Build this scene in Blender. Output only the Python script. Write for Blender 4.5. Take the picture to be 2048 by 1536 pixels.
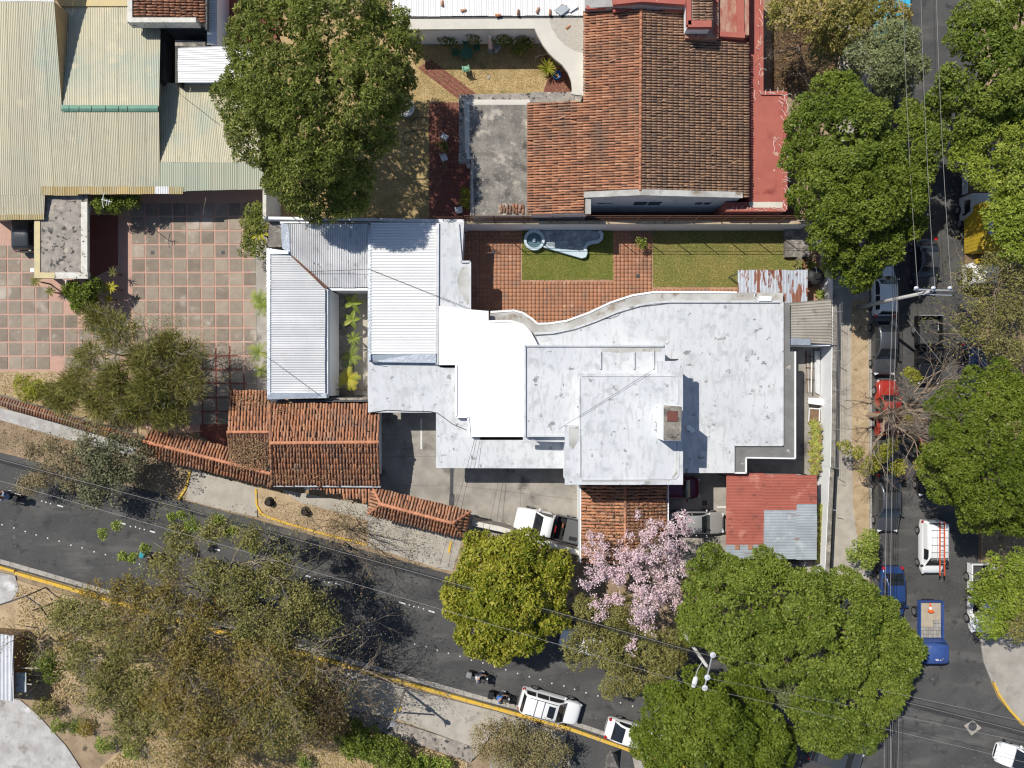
import bpy, bmesh, math, random
import numpy as np
from mathutils import Vector, Matrix
R = math.radians
random.seed(7)
for _o in list(bpy.data.objects):
    bpy.data.objects.remove(_o)
SC = bpy.context.scene
COL = SC.collection

# ------------------------------------------------------------------ camera
F = 1422.0      # focal length in photograph pixels (24 mm equivalent drone lens)
H = 55.0        # flying height in metres
cam = bpy.data.cameras.new('Camera')
cam.sensor_width = 36.0
cam.lens = 36.0 * F / 2048.0
cam.clip_start = 0.5
cam.clip_end = 1500.0
camo = bpy.data.objects.new('Camera', cam)
COL.objects.link(camo)
camo.location = (0, 0, H)
camo.rotation_euler = (0, 0, 0)
SC.camera = camo

# ------------------------------------------------------------------ light
SUN_ELEV = R(53.0)
SHX, SHY = 0.79, -0.61           # ground direction in which shadows fall
wd = bpy.data.worlds.new('World')
SC.world = wd
wd.use_nodes = True
nt = wd.node_tree
nt.nodes.clear()
wo = nt.nodes.new('ShaderNodeOutputWorld')
bg = nt.nodes.new('ShaderNodeBackground')
sky = nt.nodes.new('ShaderNodeTexSky')
sky.sky_type = 'NISHITA'
sky.sun_disc = False
sky.sun_elevation = SUN_ELEV
# sun stands opposite to the shadow direction
sdir = Vector((-SHX * math.cos(SUN_ELEV), -SHY * math.cos(SUN_ELEV), math.sin(SUN_ELEV)))
sky.sun_rotation = math.atan2(sdir.x, sdir.y)
sky.altitude = 700
bg.inputs['Strength'].default_value = 0.105
nt.links.new(sky.outputs[0], bg.inputs[0])
nt.links.new(bg.outputs[0], wo.inputs[0])
sl = bpy.data.lights.new('Sun', 'SUN')
sl.energy = 5.0
sl.angle = R(0.5)
sl.color = (1.0, 0.95, 0.865)
so = bpy.data.objects.new('Sun', sl)
COL.objects.link(so)
so.rotation_euler = sdir.to_track_quat('Z', 'Y').to_euler()
so.location = (-40, 40, 80)
vs = SC.view_settings
vs.view_transform = 'Standard'
vs.look = 'None'
vs.exposure = -0.05
vs.gamma = 1.0
vs.use_curve_mapping = False
SC.cycles.max_bounces = 6
SC.cycles.diffuse_bounces = 3
SC.cycles.glossy_bounces = 2
SC.cycles.transmission_bounces = 3
SC.cycles.transparent_max_bounces = 6
SC.cycles.use_denoising = True
SC.cycles.filter_width = 1.2

# ------------------------------------------------------------------ placing
def P(px, py, z=0.0):
    """photograph pixel seen at height z -> world point"""
    return Vector(((px - 1024) / F * (H - z), (768 - py) / F * (H - z), z))
def PP(pts, z=0.0):
    return [P(x, y, z).xy for x, y in pts]
def mpx(n, z=0.0):
    return n * (H - z) / F

# ------------------------------------------------------------------ materials
_M = {}
def mat(name, col=(.5, .5, .5), col2=None, sc=2.0, rough=.85, bump=0.0, bsc=40.0, rnd=0.0, tintc=None,
        stains=(), metal=0.0, spec=.25, coat=0.0, coord='pos', tw=.5, detail=6.0, trans=0.0, stretch=None, emis=None):
    """procedural material. stains: (colour, scale, lo, hi[, stretch xyz][, snap])"""
    if name in _M:
        return _M[name]
    m = bpy.data.materials.new(name)
    m.use_nodes = True
    t = m.node_tree
    N, Lk = t.nodes, t.links
    b = N['Principled BSDF']
    b.inputs['Roughness'].default_value = rough
    b.inputs['Metallic'].default_value = metal
    b.inputs['Specular IOR Level'].default_value = spec
    b.inputs['Coat Weight'].default_value = coat
    b.inputs['Coat Roughness'].default_value = .08
    if coord == 'pos':
        src = N.new('ShaderNodeNewGeometry').outputs['Position']
    else:
        src = N.new('ShaderNodeTexCoord').outputs['Object']
    def noise(scale, st=None, det=detail, snap=0, rg=.6):
        v = src
        if snap:
            s = N.new('ShaderNodeVectorMath'); s.operation = 'SNAP'
            Lk.new(v, s.inputs[0]); s.inputs[1].default_value = (snap, snap, snap)
            v = s.outputs[0]
        if st:
            mp = N.new('ShaderNodeMapping'); mp.inputs['Scale'].default_value = st
            Lk.new(v, mp.inputs[0]); v = mp.outputs[0]
        n = N.new('ShaderNodeTexNoise')
        n.inputs['Scale'].default_value = scale
        n.inputs['Detail'].default_value = det
        n.inputs['Roughness'].default_value = rg
        Lk.new(v, n.inputs['Vector'])
        return n.outputs[0]
    def mix(fac, a, c):
        x = N.new('ShaderNodeMix'); x.data_type = 'RGBA'
        for sock, val in ((x.inputs[0], fac), (x.inputs[6], a), (x.inputs[7], c)):
            if hasattr(val, 'is_linked'):
                Lk.new(val, sock)
            elif isinstance(val, (int, float)):
                sock.default_value = val
            else:
                sock.default_value = (*val, 1)
        return x.outputs[2]
    def rng(v, lo, hi):
        r = N.new('ShaderNodeMapRange'); r.interpolation_type = 'SMOOTHSTEP'
        Lk.new(v, r.inputs[0]); r.inputs[1].default_value = lo; r.inputs[2].default_value = hi
        return r.outputs[0]
    c = col
    if col2:
        c = mix(rng(noise(sc, stretch), .32, .68), col, col2)
    if tintc or rnd:
        oi = N.new('ShaderNodeObjectInfo')
        at = N.new('ShaderNodeAttribute'); at.attribute_name = 'tint'
        ad = N.new('ShaderNodeMath'); ad.operation = 'ADD'
        Lk.new(oi.outputs['Random'], ad.inputs[0]); Lk.new(at.outputs['Fac'], ad.inputs[1])
        fr = N.new('ShaderNodeMath'); fr.operation = 'FRACT'
        Lk.new(ad.outputs[0], fr.inputs[0])
        if tintc:
            rp = N.new('ShaderNodeValToRGB')
            rp.color_ramp.elements[0].color = (*tintc[0], 1)
            rp.color_ramp.elements[1].color = (*tintc[-1], 1)
            for i, cc in enumerate(tintc[1:-1]):
                e = rp.color_ramp.elements.new((i + 1) / (len(tintc) - 1)); e.color = (*cc, 1)
            Lk.new(fr.outputs[0], rp.inputs[0])
            c = mix(tw, c, rp.outputs[0]) if col2 else rp.outputs[0]
        if rnd:
            mr = N.new('ShaderNodeMapRange')
            Lk.new(fr.outputs[0], mr.inputs[0]); mr.inputs[3].default_value = 1 - rnd; mr.inputs[4].default_value = 1 + rnd
            x = N.new('ShaderNodeVectorMath'); x.operation = 'SCALE'
            if hasattr(c, 'is_linked'):
                Lk.new(c, x.inputs[0])
            else:
                x.inputs[0].default_value = c
            Lk.new(mr.outputs[0], x.inputs['Scale'])
            c = x.outputs[0]
    for s in stains:
        st = s[4] if len(s) > 4 else None
        sn = s[5] if len(s) > 5 else 0
        c = mix(rng(noise(s[1], st, 8.0, sn), s[2], s[3]), c, s[0])
    if hasattr(c, 'is_linked'):
        Lk.new(c, b.inputs['Base Color'])
    else:
        b.inputs['Base Color'].default_value = (*c, 1)
    if bump:
        bp = N.new('ShaderNodeBump'); bp.inputs['Strength'].default_value = bump
        bp.inputs['Distance'].default_value = .03
        Lk.new(noise(bsc), bp.inputs['Height']); Lk.new(bp.outputs[0], b.inputs['Normal'])
    if trans:
        out = N['Material Output']
        tr = N.new('ShaderNodeBsdfTranslucent')
        if hasattr(c, 'is_linked'):
            Lk.new(c, tr.inputs[0])
        else:
            tr.inputs[0].default_value = (*c, 1)
        ms = N.new('ShaderNodeMixShader'); ms.inputs[0].default_value = trans
        Lk.new(b.outputs[0], ms.inputs[1]); Lk.new(tr.outputs[0], ms.inputs[2])
        Lk.new(ms.outputs[0], out.inputs[0])
    _M[name] = m
    return m

# ------------------------------------------------------------------ objects
def tag(o, label=None, cat=None, group=None, kind=None):
    if label: o['label'] = label
    if cat: o['category'] = cat
    if group: o['group'] = group
    if kind: o['kind'] = kind
    return o
def thing(name, label=None, cat=None, loc=(0, 0, 0), rz=0.0, group=None, kind=None):
    o = bpy.data.objects.new(name, None)
    o.empty_display_size = .3
    COL.objects.link(o)
    o.location = loc
    o.rotation_euler = (0, 0, rz)
    return tag(o, label, cat, group, kind)
WCH = set()
def adopt(o, parent, local=False):
    o.parent = parent
    if not local:
        # data are in world coordinates; the parents never rotate in that case
        p, off = parent, Vector((0, 0, 0))
        o.matrix_parent_inverse = Matrix.Translation(-abs_loc(parent))
    return o
def abs_loc(o):
    if o.parent is None:
        return Vector(o.location)
    return Vector((0, 0, 0)) if o.name in WCH else Vector(o.location)

class MB:
    """collects faces, builds one mesh object"""
    def __init__(s):
        s.v, s.f, s.t = [], [], []
    def add(s, vs, fs):
        n = len(s.v)
        s.v += [tuple(q) for q in vs]
        s.f += [tuple(i + n for i in q) for q in fs]
        return s
    def box(s, c, size, rz=0.0, mtx=None):
        hx, hy, hz = size[0] / 2, size[1] / 2, size[2] / 2
        vs = [Vector((x, y, z)) for z in (-hz, hz) for x, y in ((-hx, -hy), (hx, -hy), (hx, hy), (-hx, hy))]
        m = mtx or Matrix.Rotation(rz, 4, 'Z')
        vs = [m @ q + Vector(c) for q in vs]
        return s.add(vs, [(3, 2, 1, 0), (4, 5, 6, 7), (0, 1, 5, 4), (1, 2, 6, 5), (2, 3, 7, 6), (3, 0, 4, 7)])
    def prism(s, poly, z0, z1):
        """poly world xy; z1 may be a number or a list (one per vertex)"""
        a = sum(poly[i][0] * poly[(i + 1) % len(poly)][1] - poly[(i + 1) % len(poly)][0] * poly[i][1] for i in range(len(poly)))
        zt = z1 if isinstance(z1, (list, tuple)) else [z1] * len(poly)
        zb = z0 if isinstance(z0, (list, tuple)) else [z0] * len(poly)
        pz = list(zip(poly, zt, zb))
        if a < 0:
            pz = pz[::-1]
        n = len(pz)
        vs = [(p[0], p[1], b) for p, t_, b in pz] + [(p[0], p[1], t_) for p, t_, b in pz]
        fs = [tuple(range(n, 2 * n)), tuple(range(n - 1, -1, -1))]
        fs += [(i, (i + 1) % n, n + (i + 1) % n, n + i) for i in range(n)]
        return s.add(vs, fs)
    def sheet(s, pts3):
        n = len(pts3)
        nz = sum(pts3[i][0] * pts3[(i + 1) % n][1] - pts3[(i + 1) % n][0] * pts3[i][1] for i in range(n))
        f = tuple(range(n)) if nz > 0 else tuple(range(n - 1, -1, -1))
        return s.add(pts3, [f])
    def tube(s, pts, rad, n=6, cap=True):
        pts = [Vector(p) for p in pts]
        rr = rad if isinstance(rad, (list, tuple)) else [rad] * len(pts)
        base = len(s.v)
        up = Vector((.13, .27, .95))
        for i, p in enumerate(pts):
            d = (pts[min(i + 1, len(pts) - 1)] - pts[max(i - 1, 0)])
            d = d.normalized() if d.length > 1e-9 else Vector((0, 0, 1))
            a = d.cross(up)
            if a.length < .1: a = d.cross(Vector((1, 0, 0)))
            a.normalize(); b = d.cross(a)
            for k in range(n):
                w = 2 * math.pi * k / n
                s.v.append(tuple(p + (a * math.cos(w) + b * math.sin(w)) * rr[i]))
        for i in range(len(pts) - 1):
            for k in range(n):
                k2 = (k + 1) % n
                s.f.append((base + i * n + k, base + (i + 1) * n + k, base + (i + 1) * n + k2, base + i * n + k2))
        if cap:
            s.f.append(tuple(base + k for k in range(n)))
            s.f.append(tuple(base + (len(pts) - 1) * n + k for k in range(n - 1, -1, -1)))
        return s
    def lathe(s, prof, c=(0, 0, 0), n=20, mtx=None):
        base = len(s.v); c = Vector(c)
        for r, z in prof:
            for k in range(n):
                w = 2 * math.pi * k / n
                q = Vector((r * math.cos(w), r * math.sin(w), z))
                if mtx: q = mtx @ q
                s.v.append(tuple(q + c))
        for i in range(len(prof) - 1):
            for k in range(n):
                k2 = (k + 1) % n
                s.f.append((base + i * n + k, base + i * n + k2, base + (i + 1) * n + k2, base + (i + 1) * n + k))
        s.f.append(tuple(base + k for k in range(n - 1, -1, -1)))
        s.f.append(tuple(base + (len(prof) - 1) * n + k for k in range(n)))
        return s
    def ball(s, c, r, n=12, sq=(1, 1, 1)):
        pr = [(max(1e-3, math.sin(math.pi * i / 8)) * r * sq[0], -math.cos(math.pi * i / 8) * r * sq[2]) for i in range(9)]
        return s.lathe(pr, c, n)
    def mesh(s, name):
        me = bpy.data.meshes.new(name)
        me.from_pydata(s.v, [], s.f)
        if s.t:
            a = me.attributes.new('tint', 'FLOAT', 'FACE')
            a.data.foreach_set('value', s.t)
        return me
    def build(s, name, m, parent=None, local=False, smooth=False, bevel=0.0):
        me = s.mesh(name)
        me.materials.append(m)
        if smooth:
            me.polygons.foreach_set('use_smooth', [True] * len(me.polygons))
        o = bpy.data.objects.new(name, me)
        COL.objects.link(o)
        if parent is not None:
            adopt(o, parent, local)
            if not local: WCH.add(o.name)
        if bevel:
            bv = o.modifiers.new('bevel', 'BEVEL'); bv.width = bevel; bv.segments = 2; bv.limit_method = 'ANGLE'
        return o
def npmesh(name, verts, faces, m, tint=None, parent=None, kind=None, smooth=False, local=False):
    verts = np.asarray(verts, dtype=np.float32); faces = np.asarray(faces, dtype=np.int32)
    k = faces.shape[1]
    me = bpy.data.meshes.new(name)
    me.vertices.add(len(verts)); me.vertices.foreach_set('co', verts.ravel())
    me.loops.add(faces.size); me.loops.foreach_set('vertex_index', faces.ravel())
    me.polygons.add(len(faces))
    me.polygons.foreach_set('loop_start', np.arange(0, faces.size, k, dtype=np.int32))
    me.polygons.foreach_set('loop_total', np.full(len(faces), k, dtype=np.int32))
    if smooth:
        me.polygons.foreach_set('use_smooth', np.ones(len(faces), dtype=bool))
    me.update(calc_edges=True)
    if tint is not None:
        a = me.attributes.new('tint', 'FLOAT', 'FACE'); a.data.foreach_set('value', np.asarray(tint, dtype=np.float32))
    me.materials.append(m)
    o = bpy.data.objects.new(name, me)
    COL.objects.link(o)
    if parent is not None:
        adopt(o, parent, local)
        if not local: WCH.add(o.name)
    if kind: o['kind'] = kind
    return o
def structure(name, mb, m):
    return tag(mb.build(name, m), kind='structure')
def slab(poly_px, z, m, name, thick=.05, zpx=0.0):
    """flat piece of the setting whose top lies at height z, outline in photograph pixels"""
    return structure(name, MB().prism(PP(poly_px, z), z - thick, z), m)
# ------------------------------------------------------------------ palette
ASPH = mat('asphalt', (.060, .060, .061), (.085, .084, .082), .35, .9, .6, 60,
           stains=[((.115, .112, .106), .20, .50, .66, (1, 3.4, 1)), ((.045, .045, .046), .9, .55, .68), ((.125, .122, .115), 3.0, .60, .70), ((.03, .03, .03), 2.2, .67, .70), ((.10, .098, .094), 14.0, .52, .66)])
CONC = mat('concrete', (.38, .35, .31), (.30, .275, .24), .9, .92, .4, 30,
           stains=[((.14, .13, .12), .7, .55, .75), ((.42, .39, .34), 2.5, .62, .75)])
DRIVE = mat('drive_concrete', (.36, .33, .29), (.26, .24, .21), .8, .92, .4, 30,
            stains=[((.115, .108, .10), .5, .52, .70), ((.40, .37, .32), 3.0, .64, .78)])
WALKC = mat('walk_concrete', (.43, .395, .34), (.35, .32, .275), 1.2, .92, .4, 25, stains=[((.18, .165, .15), .8, .58, .75)])
DIRT = mat('dirt', (.36, .27, .175), (.25, .185, .12), .8, .95, .8, 12,
           stains=[((.09, .075, .055), 1.5, .55, .72), ((.42, .36, .27), 3.0, .62, .72)])
DIRT2 = mat('dry_ground', (.48, .37, .235), (.36, .265, .165), 1.2, .95, .8, 14, stains=[((.14, .11, .07), 2.2, .58, .72)])
GRAVEL = mat('pale_gravel', (.50, .49, .48), (.36, .345, .33), .9, .95, .9, 9, stains=[((.22, .20, .175), .7, .52, .72), ((.66, .66, .67), .5, .58, .72), ((.25, .23, .21), 6.0, .60, .72)])
LAWN = mat('lawn_soil', (.13, .15, .035), (.22, .19, .06), .6, .95, .6, 20)
DRYLAWN = mat('dry_lawn_soil', (.46, .34, .17), (.33, .24, .11), 1.1, .95, .6, 20, stains=[((.12, .12, .04), 1.0, .58, .72)])
TERRA = mat('terracotta_floor', (.42, .20, .115), (.34, .155, .09), .6, .85, tintc=[(.31, .145, .085), (.40, .19, .11), (.46, .225, .13)],
            stains=[((.19, .115, .08), .35, .50, .72), ((.28, .17, .12), 1.0, .52, .66), ((.50, .33, .235), 1.6, .58, .72)])
GROUT = mat('grout', (.46, .285, .19), (.34, .20, .135), 1.0, .95)
REDBRICK = mat('red_brick_floor', (.24, .085, .062), (.17, .06, .048), 1.5, .9, tintc=[(.16, .06, .05), (.27, .10, .075)])
STRIP = mat('brick_strip', (.50, .31, .245), (.45, .285, .225), 3.0, .9, stains=[((.38, .28, .23), 2.0, .56, .75), ((.50, .42, .35), .5, .6, .75)])
PAVER = mat('courtyard_paver', (.33, .272, .212), (.225, .187, .148), 1.4, .93, .5, 25,
            tintc=[(.15, .128, .106), (.25, .212, .17), (.40, .335, .265)],
            stains=[((.46, .405, .34), .35, .56, .72), ((.40, .355, .30), 1.3, .58, .75), ((.08, .075, .07), 2.0, .68, .75)])
WHITE = mat('white_paint', (.53, .55, .575), (.60, .61, .625), .45, .65,
            stains=[((.42, .435, .45), 1.1, .52, .68), ((.48, .49, .50), 4.0, .50, .64, (1.0, .25, 1)), ((.24, .24, .24), 1.6, .635, .68, (1, 1, 1), .11), ((.30, .295, .285), .8, .655, .69), ((.36, .365, .37), 3.2, .65, .69, (1, 1, 1), .09)])
WHITE2 = mat('fresh_white_paint', (.90, .91, .92), (.87, .875, .88), .6, .55, stains=[((.78, .78, .79), 1.2, .68, .8)])
WALLW = mat('white_wall', (.82, .83, .84), (.75, .765, .775), .8, .8, stains=[((.45, .43, .40), 1.8, .64, .78), ((.24, .17, .12), 2.6, .70, .76)])
GREYLED = mat('grey_ledge', (.20, .20, .195), (.155, .155, .15), 1.0, .9, stains=[((.42, .37, .31), 1.4, .66, .69), ((.50, .52, .54), .7, .66, .8)])
EAVE = mat('eave_concrete', (.50, .50, .48), (.34, .325, .30), .7, .9, stains=[((.24, .195, .15), .9, .54, .68), ((.66, .67, .66), .6, .6, .75)])
CREAM = mat('cream_slab', (.60, .57, .50), (.55, .52, .46), 1.0, .85, stains=[((.47, .44, .39), 1.6, .6, .78)])
PEBBLE = mat('pebble_slab', (.48, .44, .38), (.40, .365, .31), 8.0, .95, .5, 30)
OLDSLAB = mat('weathered_slab', (.26, .24, .21), (.155, .142, .128), 1.2, .95, .5, 25,
              stains=[((.42, .38, .32), 1.1, .54, .68), ((.085, .08, .074), .8, .54, .68), ((.36, .33, .285), 4.5, .56, .68)])
MOSSLAB = mat('speckled_slab', (.36, .32, .28), (.25, .225, .20), 2.0, .95, .5, 25, stains=[((.07, .066, .062), 2.8, .55, .62), ((.48, .42, .35), 1.2, .56, .70)])
PARAPW = mat('flaking_white', (.66, .65, .60), (.55, .52, .45), 2.0, .9, stains=[((.08, .08, .08), 3.6, .60, .66)])
REDPAINT = mat('red_paint', (.40, .125, .095), (.35, .105, .082), 1.0, .7, stains=[((.52, .33, .25), 1.3, .64, .68), ((.24, .055, .045), .7, .6, .75)])
REDFADE = mat('faded_red_paint', (.44, .30, .22), (.32, .085, .06), 1.4, .85, stretch=(1.6, .6, 1), stains=[((.20, .09, .07), 2.0, .62, .75)])
SEALW = mat('sealant', (.78, .74, .70), rough=.8)
BEIGE = mat('beige_metal', (.50, .455, .325), (.445, .42, .315), .25, .5, rnd=.05, metal=.15, spec=.4,
            stains=[((.36, .40, .325), .16, .50, .74), ((.56, .50, .36), .5, .55, .72), ((.36, .33, .24), 3.0, .58, .70, (3, .25, 1))])
BEIGE2 = mat('greenish_metal', (.36, .40, .31), (.42, .42, .32), .25, .5, rnd=.05, metal=.15, spec=.4)
YELSHEET = mat('yellowed_translucent_sheet', (.55, .42, .20), (.48, .40, .22), .8, .6, rnd=.08)
GREENM = mat('green_ridge_cap', (.13, .27, .20), (.17, .31, .235), .8, .55)
ZINC = mat('zinc_sheet', (.66, .66, .665), (.58, .585, .60), .5, .45, rnd=.06, metal=.2, spec=.5,
           stains=[((.46, .44, .42), 1.2, .60, .78)])
ZINCW = mat('white_zinc_sheet', (.80, .795, .78), (.74, .74, .735), .5, .5, rnd=.04, metal=.1, spec=.5, stains=[((.62, .61, .59), 1.3, .64, .78)])
ZINCOLD = mat('aged_zinc_sheet', (.60, .60, .605), (.48, .48, .49), .6, .5, rnd=.06, metal=.2, spec=.5,
              stains=[((.12, .12, .12), 2.4, .62, .67, (3.5, .8, 1)), ((.32, .31, .30), 1.2, .60, .75)])
FOIL = mat('foil_flashing', (.60, .65, .70), (.50, .55, .60), 2.0, .28, .6, 6, metal=.5, spec=.6)
RUSTZ = mat('rusty_sheet', (.50, .53, .57), (.42, .45, .50), .7, .5, rnd=.06, metal=.2,
            stains=[((.26, .11, .07), .75, .52, .56, (2.6, .55, 1)), ((.17, .05, .03), 1.0, .58, .62, (2.2, .5, 1))])
ASBEST = mat('fibre_cement_sheet', (.38, .355, .31), (.30, .275, .235), .7, .9, rnd=.05, stains=[((.17, .15, .13), 1.4, .58, .75), ((.50, .47, .41), .8, .62, .78)])
REDZ = mat('red_sheet', (.40, .13, .095), (.35, .11, .082), .6, .6, rnd=.07, stains=[((.24, .085, .068), 1.4, .55, .70), ((.50, .22, .17), .8, .56, .72), ((.19, .075, .06), 3.0, .62, .68, (.4, 3, 1))])
BLUEZ = mat('bare_blue_sheet', (.42, .46, .49), (.34, .38, .41), .8, .5, rnd=.07, metal=.2, stains=[((.30, .20, .18), .9, .63, .67, (.5, 3, 1)), ((.50, .53, .55), 1.2, .55, .7)])
TILE = mat('clay_tile', (.39, .18, .102), (.31, .148, .092), 1.3, .9, .4, 20, tw=.72,
           tintc=[(.20, .11, .075), (.35, .165, .098), (.45, .21, .115), (.56, .31, .19)],
           stains=[((.22, .14, .10), .35, .46, .70), ((.09, .07, .06), 2.2, .58, .74), ((.54, .40, .28), 5.0, .64, .76)])
TILEB = mat('brown_clay_tile', (.40, .25, .165), (.33, .20, .135), 1.3, .9, .4, 20, tw=.72,
            tintc=[(.28, .175, .12), (.38, .235, .155), (.47, .29, .185), (.55, .32, .18)],
            stains=[((.24, .175, .135), .45, .52, .74), ((.11, .09, .08), 2.4, .60, .72), ((.55, .44, .33), 5.5, .64, .76)])
TILEG = mat('orange_clay_tile', (.43, .195, .105), (.33, .16, .098), 1.5, .9, .4, 20, tw=.72,
            tintc=[(.20, .11, .075), (.37, .172, .098), (.50, .225, .115), (.46, .28, .185)],
            stains=[((.24, .16, .115), .6, .48, .70), ((.09, .07, .06), 2.6, .58, .72), ((.52, .39, .27), 5.0, .64, .76)])
DECK = mat('roof_deck', (.075, .045, .032), (.045, .03, .024), 3.0, .95)
RIDGE = mat('ridge_tile', (.48, .22, .125), (.42, .185, .11), 2.0, .9, rnd=.12)
WOODD = mat('dark_wood', (.07, .05, .04), (.05, .038, .03), 3.0, .9)
WOODB = mat('brown_wood', (.22, .14, .085), (.16, .10, .06), 3.0, .9)
RUSTM = mat('rusty_iron', (.17, .085, .055), (.11, .06, .045), 4.0, .85)
STEEL = mat('galvanised_steel', (.50, .51, .52), (.42, .43, .45), 2.0, .45, metal=.5)
DSTEEL = mat('dark_steel', (.05, .05, .055), (.08, .08, .085), 3.0, .6)
GLASS = mat('dark_glass', (.015, .018, .022), rough=.06, spec=.6, coat=.3)
WINDOW = mat('window_glass', (.06, .075, .09), rough=.1, spec=.6)
TYRE = mat('tyre_rubber', (.022, .022, .023), rough=.85)
RIM = mat('alloy_rim', (.42, .42, .43), rough=.35, metal=.6)
BLACKP = mat('black_plastic', (.02, .02, .021), rough=.6)
REDL = mat('red_lens', (.42, .012, .015), rough=.2, coat=.5)
CLEARL = mat('clear_lens', (.55, .56, .58), rough=.15, coat=.5)
ORANGEP = mat('orange_plastic', (.80, .14, .03), rough=.6)
YELLOWP = mat('yellow_road_paint', (.66, .42, .05), (.58, .38, .08), 2.0, .8, stains=[((.36, .31, .24), 2.6, .58, .68)])
WHITEP = mat('white_road_paint', (.70, .70, .68), (.58, .58, .57), 4.0, .8)
CEMENT = mat('kerb_cement', (.40, .375, .335), (.31, .29, .26), 2.0, .92, rnd=.10)
CABLE = mat('cable_black', (.022, .022, .024), rough=.7)
WIREL = mat('aluminium_wire', (.30, .285, .275), rough=.5, metal=.2)
POLE = mat('pole_concrete', (.50, .49, .46), (.42, .41, .39), 1.6, .9, stains=[((.2, .2, .19), 2.2, .62, .72)])
BARK = mat('bark', (.17, .125, .09), (.11, .082, .062), 4.0, .95)
BARKP = mat('pale_bark', (.34, .29, .235), (.25, .21, .17), 3.0, .95)
TWIG = mat('dry_twig', (.36, .275, .195), (.27, .205, .15), 3.0, .95)
PLASTW = mat('white_plastic', (.72, .73, .74), rough=.5)
PLASTG = mat('green_plastic', (.055, .16, .10), (.05, .14, .09), 3, .5)
def paint(name, c, rough=.28, coat=.6, metal=0.0):
    return mat(name, c, rough=rough, coat=coat, metal=metal, spec=.4)
def leafmat(name, cols, trans=.24, rough=.5):
    return mat(name, cols[0], tintc=cols, rough=rough, trans=trans, spec=.22)
# ------------------------------------------------------------------ roof builders
def inside(poly, x, y):
    r = False
    n = len(poly)
    for i in range(n):
        x1, y1 = poly[i]; x2, y2 = poly[(i + 1) % n]
        if (y1 > y) != (y2 > y) and x < (x2 - x1) * (y - y1) / (y2 - y1) + x1:
            r = not r
    return r
_tile_cache = {}
def tile_mesh(L, W, hgt, m, var=0):
    k = (round(L, 3), round(W, 3), m.name, var)
    if k in _tile_cache:
        return _tile_cache[k]
    mb = MB()
    n = 6
    for (x, w, z) in ((0.0, W * .5, 0.014), (L, W * .40, -.004)):
        for i in range(n + 1):
            a = math.pi * i / n
            mb.v.append((x, math.cos(a) * w, math.sin(a) * hgt * (w / (W * .5)) + z))
    for i in range(n):
        mb.f.append((i, n + 1 + i, n + 2 + i, i + 1))
    # thickness of the lower lip
    b = len(mb.v)
    for i in range(n + 1):
        a = math.pi * i / n
        mb.v.append((0.0, math.cos(a) * W * .42, math.sin(a) * hgt * .82 + .008))
    for i in range(n):
        mb.f.append((i, i + 1, b + i + 1, b + i))
    me = mb.mesh('tile')
    me.polygons.foreach_set('use_smooth', [True] * len(me.polygons))
    me.materials.append(m)
    _tile_cache[k] = me
    return me
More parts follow.
